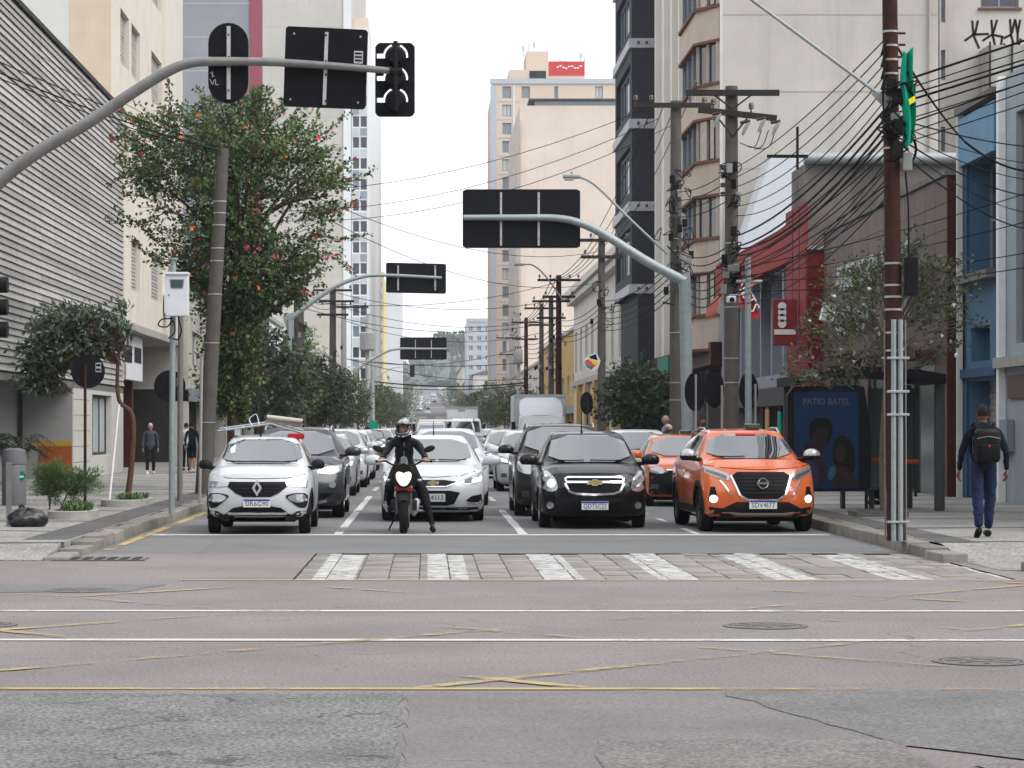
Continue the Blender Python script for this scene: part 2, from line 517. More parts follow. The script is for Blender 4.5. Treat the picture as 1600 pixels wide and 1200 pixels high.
def leafmat(name, c1, c2, rough=.5, trans=.25):
    m = bpy.data.materials.new(name)
    nt, N, L, B = nodes_of(m)
    B.inputs['Roughness'].default_value = rough
    geo = N.new('ShaderNodeNewGeometry')
    n1 = N.new('ShaderNodeTexNoise'); n1.inputs['Scale'].default_value = 2.2; n1.inputs['Detail'].default_value = 3
    L.new(geo.outputs['Position'], n1.inputs['Vector'])
    add = N.new('ShaderNodeMath'); add.operation = 'ADD'
    L.new(n1.outputs['Fac'], add.inputs[0])
    sc = N.new('ShaderNodeMath'); sc.operation = 'MULTIPLY_ADD'
    L.new(geo.outputs['Random Per Island'], sc.inputs[0]); sc.inputs[1].default_value = .7; sc.inputs[2].default_value = -.35
    L.new(sc.outputs[0], add.inputs[1])
    rp = N.new('ShaderNodeValToRGB')
    rp.color_ramp.elements[0].position = .25; rp.color_ramp.elements[0].color = (*c1,1)
    rp.color_ramp.elements[1].position = .8; rp.color_ramp.elements[1].color = (*c2,1)
    L.new(add.outputs[0], rp.inputs['Fac'])
    L.new(rp.outputs['Color'], B.inputs['Base Color'])
    tr = N.new('ShaderNodeBsdfTranslucent')
    L.new(rp.outputs['Color'], tr.inputs['Color'])
    mx = N.new('ShaderNodeMixShader'); mx.inputs[0].default_value = trans
    L.new(B.outputs[0], mx.inputs[1]); L.new(tr.outputs[0], mx.inputs[2])
    L.new(mx.outputs[0], N['Material Output'].inputs['Surface'])
    MATS[name] = m
leafmat('leaf_green', (0.024,0.054,0.014), (0.145,0.225,0.070), trans=.32)
leafmat('leaf_dark', (0.016,0.034,0.018), (0.055,0.085,0.040))
leafmat('leaf_olive', (0.030,0.050,0.014), (0.110,0.145,0.045))
leafmat('leaf_greygreen', (0.030,0.058,0.032), (0.14,0.20,0.12))
leafmat('leaf_feather', (0.045,0.10,0.030), (0.13,0.24,0.08))
leafmat('leaf_grass', (0.06,0.12,0.03), (0.16,0.24,0.07))
leafmat('leaf_hill', (0.035,0.06,0.035), (0.07,0.11,0.06))

def stonemat(name, c_light, c_dark, dark_x=None):
    # small mosaic stones: voronoi cells with dark joints, darker basalt patches drawn in waves
    m = bpy.data.materials.new(name)
    nt, N, L, B = nodes_of(m)
    B.inputs['Roughness'].default_value = .8
    geo = N.new('ShaderNodeNewGeometry')
    vo = N.new('ShaderNodeTexVoronoi'); vo.inputs['Scale'].default_value = 17.0
    L.new(geo.outputs['Position'], vo.inputs['Vector'])
    ve = N.new('ShaderNodeTexVoronoi'); ve.feature = 'DISTANCE_TO_EDGE'; ve.inputs['Scale'].default_value = 17.0
    L.new(geo.outputs['Position'], ve.inputs['Vector'])
    n1 = N.new('ShaderNodeTexNoise'); n1.inputs['Scale'].default_value = .55; n1.inputs['Detail'].default_value = 5
    L.new(geo.outputs['Position'], n1.inputs['Vector'])
    hs = N.new('ShaderNodeMix'); hs.data_type='RGBA'
    sep = N.new('ShaderNodeSeparateColor'); L.new(vo.outputs['Color'], sep.inputs[0])
    L.new(sep.outputs[0], hs.inputs[0])
    hs.inputs[6].default_value = (c_light[0]*.72,c_light[1]*.70,c_light[2]*.68,1); hs.inputs[7].default_value = (*c_light,1)
    # dark wave motif
    wv = N.new('ShaderNodeTexWave'); wv.wave_type='BANDS'; wv.bands_direction='Y'
    wv.inputs['Scale'].default_value = .085; wv.inputs['Distortion'].default_value = 9.0; wv.inputs['Detail'].default_value = 2
    wv.inputs['Detail Scale'].default_value = .6
    L.new(geo.outputs['Position'], wv.inputs['Vector'])
    rw = N.new('ShaderNodeMapRange'); rw.inputs['From Min'].default_value=.965; rw.inputs['From Max'].default_value=.995
    L.new(wv.outputs['Fac'], rw.inputs['Value'])
    dk = N.new('ShaderNodeMix'); dk.data_type='RGBA'
    L.new(rw.outputs['Result'], dk.inputs[0]); L.new(hs.outputs[2], dk.inputs[6]); dk.inputs[7].default_value=(*c_dark,1)
    gr = N.new('ShaderNodeMapRange'); gr.inputs['From Min'].default_value=.3; gr.inputs['From Max'].default_value=.72
    gr.inputs['To Min'].default_value=.62; gr.inputs['To Max'].default_value=1.08
    L.new(n1.outputs['Fac'], gr.inputs['Value'])
    jn = N.new('ShaderNodeMapRange'); jn.inputs['From Min'].default_value=.02; jn.inputs['From Max'].default_value=.09
    jn.inputs['To Min'].default_value=.42; jn.inputs['To Max'].default_value=1
    L.new(ve.outputs['Distance'], jn.inputs['Value'])
    mu = N.new('ShaderNodeMath'); mu.operation='MULTIPLY'
    L.new(gr.outputs['Result'], mu.inputs[0]); L.new(jn.outputs['Result'], mu.inputs[1])
    fm = N.new('ShaderNodeMix'); fm.data_type='RGBA'; fm.blend_type='MULTIPLY'; fm.inputs[0].default_value=1
    L.new(dk.outputs[2], fm.inputs[6]); L.new(mu.outputs[0], fm.inputs[7])
    L.new(fm.outputs[2], B.inputs['Base Color'])
    bp = N.new('ShaderNodeBump'); bp.inputs['Strength'].default_value=.5; bp.inputs['Distance'].default_value=.01
    L.new(ve.outputs['Distance'], bp.inputs['Height']); L.new(bp.outputs['Normal'], B.inputs['Normal'])
    MATS[name] = m
stonemat('mosaic_stone', (0.40,0.385,0.36), (0.075,0.075,0.08))
stonemat('mosaic_dark', (0.13,0.125,0.12), (0.07,0.07,0.075))

def paintmat(name, col, worn, scale=3.0, rough=.7):
    # worn road paint: the paint flakes off in patches and the road shows through
    m = bpy.data.materials.new(name)
    nt, N, L, B = nodes_of(m)
    B.inputs['Roughness'].default_value = rough
    geo = N.new('ShaderNodeNewGeometry')
    n1 = N.new('ShaderNodeTexNoise'); n1.inputs['Scale'].default_value = scale; n1.inputs['Detail'].default_value = 8
    n1.inputs['Roughness'].default_value = .7
    n2 = N.new('ShaderNodeTexNoise'); n2.inputs['Scale'].default_value = .5; n2.inputs['Detail'].default_value = 2
    L.new(geo.outputs['Position'], n1.inputs['Vector']); L.new(geo.outputs['Position'], n2.inputs['Vector'])
    ad = N.new('ShaderNodeMath'); ad.operation='MULTIPLY_ADD'
    L.new(n2.outputs['Fac'], ad.inputs[0]); ad.inputs[1].default_value=1.1; L.new(n1.outputs['Fac'], ad.inputs[2])
    mr = N.new('ShaderNodeMapRange')
    mr.inputs['From Min'].default_value = worn; mr.inputs['From Max'].default_value = worn+.22
    L.new(ad.outputs[0], mr.inputs['Value'])
    vr = N.new('ShaderNodeMapRange'); vr.inputs['To Min'].default_value=.8; vr.inputs['To Max'].default_value=1.1
    L.new(n1.outputs['Fac'], vr.inputs['Value'])
    mm = N.new('ShaderNodeMix'); mm.data_type='RGBA'; mm.blend_type='MULTIPLY'; mm.inputs[0].default_value=1
    mm.inputs[6].default_value=(*col,1); L.new(vr.outputs['Result'], mm.inputs[7])
    L.new(mm.outputs[2], B.inputs['Base Color'])
    L.new(mr.outputs['Result'], B.inputs['Alpha'])
    MATS[name] = m
paintmat('line_white', (0.50,0.49,0.47), .86)
paintmat('line_white_solid', (0.52,0.51,0.49), .76)
paintmat('line_yellow', (0.40,0.295,0.14), 1.05, 3.4)
paintmat('line_yellow_strong', (0.43,0.30,0.115), .84, 2.8)
# ------------------------------------------------------------------ terrain, roads and pavements
KL, KR = -4.32, 6.12          # kerb lines
def GZ(y):
    if y <= 350: return 0.0
    if y <= 700: return 0.026/350.0*0.5*(y-350)**2
    return 4.55 + 0.026*(y-700)
ys_far = [31.7, 60, 100, 200, 300, 350] + [350+35*i for i in range(1, 11)] + [850, 1000, 1200, 1500, 1900]
def strip(x0, x1, ys, dz, mat, name, parent=None):
    mb = MB()
    vs = []; fs = []
    for y in ys: vs += [(x0, y, GZ(y)+dz), (x1, y, GZ(y)+dz)]
    for i in range(len(ys)-1): fs.append((2*i, 2*i+1, 2*i+3, 2*i+2))
    mb.add(vs, fs)
    return link_mesh(name, mb.raw(name, mat), parent)
def add_cracks(matname, scale, width, dark, stretch=(1,1,1), dist=.6):
    m = MATS[matname]; nt, N, L, B = nodes_of(m)
    src = B.inputs['Base Color'].links[0].from_socket
    geo = N.new('ShaderNodeNewGeometry')
    n = N.new('ShaderNodeTexNoise'); n.inputs['Scale'].default_value = 2.5; n.inputs['Detail'].default_value = 6
    L.new(geo.outputs['Position'], n.inputs['Vector'])
    mx = N.new('ShaderNodeVectorMath'); mx.operation = 'MULTIPLY_ADD'
    L.new(n.outputs['Color'], mx.inputs[0]); mx.inputs[1].default_value = (dist,dist,0); L.new(geo.outputs['Position'], mx.inputs[2])
    mp = N.new('ShaderNodeMapping'); mp.inputs['Scale'].default_value = stretch
    L.new(mx.outputs[0], mp.inputs['Vector'])
    v = N.new('ShaderNodeTexVoronoi'); v.feature = 'DISTANCE_TO_EDGE'; v.inputs['Scale'].default_value = scale
    L.new(mp.outputs['Vector'], v.inputs['Vector'])
    n2 = N.new('ShaderNodeTexNoise'); n2.inputs['Scale'].default_value = .9; L.new(geo.outputs['Position'], n2.inputs['Vector'])
    wd = N.new('ShaderNodeMapRange'); wd.inputs['From Min'].default_value=.45; wd.inputs['From Max'].default_value=.68
    wd.inputs['To Min'].default_value=0.0001; wd.inputs['To Max'].default_value=width
    L.new(n2.outputs['Fac'], wd.inputs['Value'])
    lt = N.new('ShaderNodeMath'); lt.operation='LESS_THAN'
    L.new(v.outputs['Distance'], lt.inputs[0]); L.new(wd.outputs['Result'], lt.inputs[1])
    fc = N.new('ShaderNodeMath'); fc.operation='MULTIPLY'; L.new(lt.outputs[0], fc.inputs[0]); fc.inputs[1].default_value=dark
    c = N.new('ShaderNodeMix'); c.data_type='RGBA'; L.new(fc.outputs[0], c.inputs[0]); L.new(src, c.inputs[6]); c.inputs[7].default_value=(.03,.03,.03,1)
    L.new(c.outputs[2], B.inputs['Base Color'])
add_cracks('asphalt_coarse', 1.6, .035, .55, (.6,1.8,1), 1.0)
add_cracks('asphalt_pink', .5, .006, .35, (.5,1.2,1))
add_cracks('asphalt_smooth', .5, .010, .45, (.5,1.4,1))
add_cracks('asphalt_grey', .4, .006, .25, (1,.4,1))

def struct(o): o['kind'] = 'structure'; return o

g = MB(); vs=[]; fs=[]
gy = [-60, 0, 31.7, 200, 350] + [350+50*i for i in range(1,8)] + [1000,1500,2000,3500]
for y in gy: vs += [(-1500,y,GZ(y)-.35),(1500,y,GZ(y)-.35)]
for i in range(len(gy)-1): fs.append((2*i,2*i+1,2*i+3,2*i+2))
struct(link_mesh('ground', g.add(vs,fs).raw('ground', M('ground_soil'))))

struct(strip(KL, KR, ys_far, 0.0, M('asphalt_grey'), 'road'))
# the crossing street: one sheet, with repair patches laid 4 mm higher
mb = MB(); mb.quad((-70,-30,0),(70,-30,0),(70,26.25,0),(-70,26.25,0)); mb.quad((-7.5,26.25,0),(-1.42,26.25,0),(-1.42,31.7,0),(-7.5,31.7,0))
mb.quad((6.2,26.25,0),(70,26.25,0),(70,31.7,0),(6.2,31.7,0))
mb.quad((-70,26.25,0),(-7.5,26.25,0),(-7.5,31.7,0),(-70,31.7,0))
struct(link_mesh('cross_street', mb.raw('cross_street', M('asphalt_pink'))))
def patch(poly, z, mat, jag=.05, seed=1):
    rr = random.Random(seed); out = []
    n = len(poly)
    for i in range(n):
        a, b = Vector(poly[i]), Vector(poly[(i+1)%n])
        k = max(1, int((b-a).length/.25)) if (b-a).length < 14 else 40
        for j in range(k):
            p = a.lerp(b, j/k)
            out.append((p.x+rr.uniform(-jag,jag), p.y+rr.uniform(-jag,jag), z))
    mb = MB(); mb.add(out, [tuple(range(n_ if False else len(out)))] ) if False else mb.add(out, [tuple(range(len(out)))])
    return struct(link_mesh('asphalt_patch', mb.raw('asphalt_patch', mat)))
patch([(-12,2),(-.14,2),(-.15,15.0),(-12,15.0)], .004, M('asphalt_coarse'), .03, 2)
patch([(-.10,2),(3.2,2),(2.3,12.9),(2.15,15.05),(-.12,15.03)], .004, M('asphalt_smooth'), .02, 3)
patch([(2.42,12.55),(2.9,12.0),(14,12.0),(14,15.1),(1.75,15.1),(2.0,13.9)], .008, M('asphalt_worn'), .05, 4)
patch([(.8,2),(2.8,2),(2.35,12.75),(.85,12.68)], .008, M('asphalt_rosy'), .04, 5)
patch([(2.7,2),(14,2),(14,11.8),(2.6,11.8)], .008, M('asphalt_rosy'), .05, 6)
patch([(-12,24.2),(-3.0,24.2),(-2.6,25.4),(-12,25.8)], .004, M('asphalt_grey'), .06, 7)

# ---- crossing of concrete blocks with painted bars
bm_ = MATS['paver'].copy(); bm_.name = 'painted_paver'; MATS['painted_paver'] = bm_
nt, N, L, B = nodes_of(bm_)
src = B.inputs['Base Color'].links[0].from_socket
geo = N.new('ShaderNodeNewGeometry'); sp = N.new('ShaderNodeSeparateXYZ'); L.new(geo.outputs['Position'], sp.inputs[0])
a = N.new('ShaderNodeMath'); a.operation='MULTIPLY_ADD'; L.new(sp.outputs['X'], a.inputs[0]); a.inputs[1].default_value=1/1.225; a.inputs[2].default_value=1.225/1.225+4
fr = N.new('ShaderNodeMath'); fr.operation='FRACT'; L.new(a.outputs[0], fr.inputs[0])
lt = N.new('ShaderNodeMath'); lt.operation='LESS_THAN'; L.new(fr.outputs[0], lt.inputs[0]); lt.inputs[1].default_value=.36
nz = N.new('ShaderNodeTexNoise'); nz.inputs['Scale'].default_value=5; nz.inputs['Detail'].default_value=8; nz.inputs['Roughness'].default_value=.7
L.new(geo.outputs['Position'], nz.inputs['Vector'])
rr_ = N.new('ShaderNodeMapRange'); rr_.inputs['From Min'].default_value=.40; rr_.inputs['From Max'].default_value=.58
L.new(nz.outputs['Fac'], rr_.inputs['Value'])
mu = N.new('ShaderNodeMath'); mu.operation='MULTIPLY'; L.new(lt.outputs[0], mu.inputs[0]); L.new(rr_.outputs['Result'], mu.inputs[1])
cx = N.new('ShaderNodeMix'); cx.data_type='RGBA'; L.new(mu.outputs[0], cx.inputs[0]); L.new(src, cx.inputs[6]); cx.inputs[7].default_value=(.50,.50,.49,1)
L.new(cx.outputs[2], B.inputs['Base Color'])

cw = struct(bpy.data.objects.new('crosswalk', None)); COL.objects.link(cw)
b = MB(); b.quad((-1.42,26.25,-.014),(6.2,26.25,-.014),(6.2,31.7,-.014),(-1.42,31.7,-.014))
pm('joint_moss', (.085,.085,.055), .95, .4, 3)
link_mesh('joint_bed', b.raw('joint_bed', M('joint_moss')), cw)
NCX, NCY = 23, 13
pw, pd = 7.60/NCX, 5.45/NCY
pme = MB().bevbox(-pw/2+.006, pw/2-.006, -pd/2+.008, pd/2-.008, -.05, 0, .006).mesh('paver', M('painted_paver'), 30)
pme2 = MB().bevbox(-pw/2+.009, pw/2-.005, -pd/2+.008, pd/2-.012, -.05, 0, .008).mesh('paver', M('painted_paver'), 30)
for i in range(NCX):
    for j in range(NCY):
        yy = 26.27 + pd*(j+.5) + (pd*.0 if i % 2 == 0 else 0)
        if i % 2: yy += (pd*.48 if j < NCY-1 else pd*.0) * (0 if j == NCY-1 else 1)
        if i % 2 and j == NCY-1: continue
        o = link_mesh('paver', pme if (i+j) % 3 else pme2, cw)
        o.location = (-1.41+pw*(i+.5), yy, -.004+rnd.uniform(-.006,.004))
        o.rotation_euler = (rnd.uniform(-.012,.012), rnd.uniform(-.012,.012), rnd.uniform(-.02,.02))
for i in range(1, NCX, 2):      # half blocks closing the staggered rows
    for yy, s in ((26.27+pd*.24, .46),):
        o = link_mesh('paver', pme, cw); o.scale = (1, s, 1)
        o.location = (-1.41+pw*(i+.5), yy, -.003)

# ---- pavements
def pavement(name, poly, x_out, ys):
    root = struct(bpy.data.objects.new(name, None)); COL.objects.link(root)
    return root
lp = struct(bpy.data.objects.new('pavement_left', None)); COL.objects.link(lp)
rp_ = struct(bpy.data.objects.new('pavement_right', None)); COL.objects.link(rp_)
KW = .30
mb = MB()
# left surface: flat slab with a worn ramp at the corner
lx = [-70, -14, -9, -6.2, -5.2, KL-KW]
def lz(x, y):
    if y >= 32.2: return .15
    t = max(0.0, min(1.0, (y-29.7)/2.5))
    k = max(0.0, min(1.0, (-4.9-x)/.8))
    return lerp(.15, lerp(.012, .15, t), k) if y > 30.9 else lerp(.012, .15, t)
lys = [29.7, 30.3, 30.9, 31.5, 32.2, 34]
vs=[]; fs=[]
for y in lys:
    for x in lx: vs.append((x, y + (0.25*math.sin(x*.9) if y < 30 else 0), lz(x,y)))
n=len(lx)
for j in range(len(lys)-1):
    for i in range(n-1): fs.append((j*n+i, j*n+i+1, (j+1)*n+i+1, (j+1)*n+i))
mb.add(vs,fs)
for j in range(len(lys)-1):
    a_,b_=vs[j*n+n-1],vs[(j+1)*n+n-1]; mb.quad(a_,b_,(b_[0],b_[1],-.1),(a_[0],a_[1],-.1))
for i in range(n-1):
    a_,b_=vs[i],vs[i+1]; mb.quad(a_,b_,(b_[0],b_[1],-.1),(a_[0],a_[1],-.1))
link_mesh('mosaic_paving', mb.raw('mosaic_paving', M('mosaic_stone')), lp)
MB().bevbox(KL-KW,KL-.02,29.95,31.2,-.2,.05,.03).build('kerb_stone',M('kerb_stone'),lp)
far_ys = [34, 60, 100, 200, 300, 350] + [350+35*i for i in range(1,11)] + [850,1000,1200,1500,1900]
strip(-70, KL-KW, far_ys[:6], .15, M('mosaic_stone'), 'mosaic_paving', lp); strip(-11, KL-KW, far_ys[5:], .15, M('concrete'), 'mosaic_paving', lp)
strip(KL-KW-.62, KL-KW-.04, [32.25,34,60,110], .154, M('mosaic_dark'), 'dark_border', lp)
mb = MB()
rys = [27.9, 29.3, 31, 34]
vs=[(KR+KW-.02,27.9,.004),(70,27.9,.15),(KR+KW-.02,29.6,.006),(70,29.6,.15),(KR+KW,31.2,.15),(70,31.2,.15),(KR+KW,34,.15),(70,34,.15)]
mb.add(vs,[(0,1,3,2),(2,3,5,4),(4,5,7,6)])
link_mesh('mosaic_paving', mb.raw('mosaic_paving', M('mosaic_stone')), rp_)
strip(KR+KW, 70, far_ys[:6], .15, M('mosaic_stone'), 'mosaic_paving', rp_); strip(KR+KW, 12.5, far_ys[5:], .15, M('concrete'), 'mosaic_paving', rp_)
strip(KR+KW+.04, KR+KW+.55, [31.4,34,60,110], .154, M('mosaic_dark'), 'dark_border', rp_)
def kerbstone(l, seed):
    rr = random.Random(seed)
    return MB().bevbox(-KW/2, KW/2, -l/2+.008, l/2-.008, -.2, .155, .02).mesh('kerb_stone', M('kerb_stone'), 30)
kms = [kerbstone(1.1, i) for i in range(3)]
for side, x, y0, par in ((0, KL-KW/2, 31.2, lp), (1, KR+KW/2, 29.6, rp_)):
    y = y0; k = 0
    while y < 66:
        o = link_mesh('kerb_stone', kms[k%3], par)
        o.location = (x+rnd.uniform(-.012,.012), y+.55, rnd.uniform(-.012,.004) - (.06*(2-k)/2 if k < 2 else 0))
        o.rotation_euler = (rnd.uniform(-.008,.008), rnd.uniform(-.03,.03), rnd.uniform(-.008,.008))
        y += 1.1; k += 1
    mb = MB(); fy = [y,100,200,350,700,1200,1900]
    vs=[];fs=[]
    for yy in fy: vs += [(x-KW/2,yy,GZ(yy)+.155),(x+KW/2,yy,GZ(yy)+.155),(x-KW/2,yy,GZ(yy)-.1),(x+KW/2,yy,GZ(yy)-.1)]
    for i in range(len(fy)-1):
        a=4*i; c=a+4
        fs += [(a,a+1,c+1,c),(a,c,c+2,a+2),(a+1,a+3,c+3,c+1)]
    link_mesh('kerb_run', mb.add(vs,fs).raw('kerb_run', M('kerb_stone')), par)
# kerb along the crossing street at the far corner
for i in range(12):
    o = link_mesh('kerb_stone', kms[i%3], rp_)
    o.rotation_euler = (0,0,R(90)+rnd.uniform(-.02,.02)); o.location = (KR+KW+.75+1.1*i, 27.75, -.03 if i else -.05)
# stub of broken kerb block at the left corner

# ---- painted road markings
def line(x0,y0,x1,y1,w,mat,z=.006,name='road_marking'):
    a=Vector((x0,y0,0)); b=Vector((x1,y1,0)); d=(b-a).normalized(); nrm=Vector((-d.y,d.x,0))*w/2
    mb=MB(); k=max(1,int((b-a).length/1.5))
    vs=[];fs=[]
    for i in range(k+1):
        p=a.lerp(b,i/k); j=1+.12*math.sin(i*2.3+x0)
        for s in (1,-1):
            q=p+nrm*s*j; vs.append((q.x,q.y,GZ(q.y)+z))
    for i in range(k): fs.append((2*i,2*i+1,2*i+3,2*i+2))
    return struct(link_mesh(name, mb.add(vs,fs).raw(name, MATS[mat])))
line(KL+.15, 37.1, KR-.15, 37.1, .42, 'line_white_solid', name='stop_line')
line(-1.34, 37.3, -1.34, 58, .13, 'line_white_solid', name='lane_line')
line(1.43, 37.3, 1.43, 48.4, .13, 'line_white_solid', name='lane_line')
for y in range(54, 340, 9):
    line(1.43, y, 1.43, y+3.5, .12, 'line_white', name='lane_line')
    if y > 60: line(-1.34, y, -1.34, y+3.5, .12, 'line_white', name='lane_line')
line(4.04, 37.3, 4.04, 39.5, .12, 'line_white_solid', name='lane_line')
for y in range(42, 110, 4): line(4.04, y, 4.04, y+2, .10, 'line_white', name='lane_line')
line(KL+.16, 32.5, KL+.16, 60, .14, 'line_yellow_strong', name='kerb_line')
line(-30, 21.85, 30, 21.6, .17, 'line_white_solid', name='road_marking')
line(-30, 18.95, 30, 18.55, .17, 'line_white_solid', name='road_marking')
line(-2.6, 26.1, 14, 26.0, .13, 'line_yellow_strong', name='yellow_marking')
line(-14, 15.3, 14, 15.2, .11, 'line_yellow_strong', name='yellow_marking')
BX0,BX1,BY0,BY1=-7.5,9.5,15.3,26.0
for fam in (1,-1):
    for k in range(-10,14):
        c = (.45-15.8+3.85*k) if fam==1 else (16.25+3.85*k)
        pts=[]
        y=BY0
        seg=[]
        for t in range(61):
            y=BY0+(BY1-BY0)*t/60
            x = c+y if fam==1 else c-y
            if BX0<=x<=BX1: seg.append((x,y))
        if len(seg)>3:
            line(seg[0][0],seg[0][1],seg[-1][0],seg[-1][1],.12,'line_yellow',z=.007 if fam==1 else .0085,name='yellow_marking')

pm('cast_iron', (.150,.138,.135), .85, .25, 14, bump=.5, bscale=30)
def manhole(x,y,r,label):
    t=thing('manhole_cover',label,'manhole',(x,y,.004),0,'manhole covers in the road')
    rim=MB(); rim.lathe([(r,0),(r,.003),(r-.05,.004),(r-.05,.0)],n=32,caps=False); rim.build('rim',M('cast_iron'),t,30)
    lid=MB(); lid.lathe([(r-.06,0),(r-.06,.003),(.001,.005)],n=32,caps=False)
    for a in range(8):
        q=a*math.pi/4; m=Matrix.Rotation(q,3,'Z')
        lid.cbox(m@Vector((r*.55,0,.006)),(r*.35,.03,.003),m)
    lid.lathe([(r*.3,.004),(r*.3,.008),(r*.25,.008),(r*.25,.004)],n=24,caps=False)
    lid.build('lid',M('cast_iron'),t,30)
manhole(2.72,20.1,.34,'round iron manhole cover between the two white lines across the street')
manhole(3.78,17.05,.33,'large round manhole cover by the yellow line at the edge of the picture')
manhole(-3.62,20.2,.30,'round iron manhole cover partly cut off beside the two white lines')
manhole(-3.4,24.5,.36,'manhole cover in the grey asphalt patch before the corner kerb')
t=thing('drain_grate','low iron drain grate in the gutter at the broken kerb corner','drain',(-3.95,30.2,.004))
MB().box(-.55,.55,-.3,.3,0,.012).build('plate',M('cast_iron'),t)
for i in range(7): MB().box(-.5+i*.15,-.42+i*.15,-.24,.24,.012,.02).build('bar',M('dark_iron'),t)
# ------------------------------------------------------------------ buildings
class Face:
    """a wall plane: O origin at its foot, U along it, N outwards"""
    def __init__(s, O, U, N): s.O=Vector(O); s.U=Vector(U); s.N=Vector(N)
    def p(s,u,n,z): return tuple(s.O+s.U*u+s.N*n+Vector((0,0,z)))
    def box(s,mb,u0,u1,n0,n1,z0,z1):
        P=s.p
        return mb.add([P(u0,n0,z0),P(u1,n0,z0),P(u1,n1,z0),P(u0,n1,z0),P(u0,n0,z1),P(u1,n0,z1),P(u1,n1,z1),P(u0,n1,z1)],
                      [(0,3,2,1),(4,5,6,7),(0,1,5,4),(1,2,6,5),(2,3,7,6),(3,0,4,7)])
    def part(s,name,mat,parent,*b): return s.box(MB(),*b).build(name,M(mat),parent)
    def wall(s,parent,mat,W,z0,z1,ops,depth=.2,name='wall',u_start=0.0):
        us=sorted({u_start,W,*[o[0] for o in ops],*[o[1] for o in ops]}); zs=sorted({z0,z1,*[o[2] for o in ops],*[o[3] for o in ops]})
        mb=MB(); P=s.p
        def hole(u,z): return any(o[0]<u<o[1] and o[2]<z<o[3] for o in ops)
        for i in range(len(us)-1):
            j=0
            while j < len(zs)-1:
                um=(us[i]+us[i+1])/2
                if hole(um,(zs[j]+zs[j+1])/2): j+=1; continue
                k=j
                while k+1<len(zs)-1 and not hole(um,(zs[k+1]+zs[k+2])/2): k+=1
                mb.quad(P(us[i],0,zs[j]),P(us[i+1],0,zs[j]),P(us[i+1],0,zs[k+1]),P(us[i],0,zs[k+1]))
                j=k+1
        for o in ops:
            u0,u1,a,b=o[:4]
            mb.quad(P(u0,0,a),P(u0,-depth,a),P(u0,-depth,b),P(u0,0,b)); mb.quad(P(u1,0,a),P(u1,-depth,a),P(u1,-depth,b),P(u1,0,b))
            mb.quad(P(u0,0,a),P(u1,0,a),P(u1,-depth,a),P(u0,-depth,a)); mb.quad(P(u0,0,b),P(u1,0,b),P(u1,-depth,b),P(u0,-depth,b))
        mb.quad(P(u_start,0,z0),P(u_start,-depth,z0),P(u_start,-depth,z1),P(u_start,0,z1)); mb.quad(P(W,0,z0),P(W,-depth,z0),P(W,-depth,z1),P(W,0,z1))
        mb.quad(P(u_start,0,z1),P(W,0,z1),P(W,-depth,z1),P(u_start,-depth,z1))
        me=mb.raw(name,M(mat))
        return link_mesh(name,me,parent)
    def window(s,parent,o,depth=.2,frame='frame_white',pane='glass_blue',nv=2,nh=1,fw=.05,sill=None,blind=None):
        u0,u1,a,b=o[:4]; mb=MB()
        n0,n1=-depth+.02,-depth+.07
        s.box(mb,u0,u0+fw,n0,n1,a,b); s.box(mb,u1-fw,u1,n0,n1,a,b)
        s.box(mb,u0+fw,u1-fw,n0,n1,a,a+fw); s.box(mb,u0+fw,u1-fw,n0,n1,b-fw,b)
        for i in range(1,nv):
            u=lerp(u0,u1,i/nv); s.box(mb,u-fw/2,u+fw/2,n0,n1-.01,a+fw,b-fw)
        for j in range(1,nh):
            z=lerp(a,b,j/nh); s.box(mb,u0+fw,u1-fw,n0,n1-.015,z-fw/2,z+fw/2)
        w=mb.build('window',M(frame),parent)
        s.part('pane',pane,w,u0,u1,-depth+.005,-depth+.03,a,b)
        if sill: s.part('sill',sill,w,u0-.08,u1+.08,-depth+.08,.08,a-.1,a-.005)
        if blind is not None:
            k=0; z=a+fw
            st=blind
            while z < b-fw-.02:
                s.part('slat','shutter_slat',w,u0+fw,u1-fw,n1-.01,n1+.025,z,min(z+st*.78,b-fw)); z+=st
        return w

def core(root,mat,x0,x1,y0,y1,z0,z1,name='body'):
    return MB().box(x0,x1,y0,y1,z0,z1).build(name,M(mat),root)

LX=-10.0; RX=11.2
# --- slatted building
t=thing('slatted_building','grey building faced with long horizontal slats above an open dark ground floor','building',(LX,60,0))
t.location=(0,0,0)
core(t,'concrete',-26,LX-.12,36,82.2,2.9,12.0)
y0=36.0
rs=random.Random(3)
nsl=51
lens=[0,9.2,20.3,28.6,37.9,46.2]
for k in range(nsl):
    z=2.95+k*.1755
    for i in range(5):
        a,b=lens[i],lens[i+1]
        if k<nsl: 
            jig=rs.uniform(-.006,.006)
            mb=MB(); ya,yb=y0+a+.004,y0+b-.004
            mb.add([(LX-.10,ya,z),(LX+.02+jig,ya,z+.004),(LX-.022+jig,ya,z+.162),(LX-.10,ya,z+.164),
                    (LX-.10,yb,z),(LX+.02+jig,yb,z+.004),(LX-.022+jig,yb,z+.162),(LX-.10,yb,z+.164)],
                   [(0,1,2,3),(7,6,5,4),(0,4,5,1),(1,5,6,2),(2,6,7,3),(3,7,4,0)])
            mb.build('slat',M('slat_board'),t)
MB().box(LX-.2,LX+.05,36,82.2,11.93,12.06).build('coping',M('dark_iron'),t)
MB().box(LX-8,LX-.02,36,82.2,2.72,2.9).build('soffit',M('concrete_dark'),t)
f=Face((LX-1.6,36,0),(0,1,0),(1,0,0))
f.wall(t,'shop_grey',46.2,.15,2.72,[(8,14,.2,2.6),(20,26,.2,2.6)],.3,'shop_wall')
fe=Face((0,70.55,0),(1,0,0),(0,-1,0))
fe.part('end_wall','shop_grey',t,-13.2,LX-.04,-.15,0,.15,2.72)
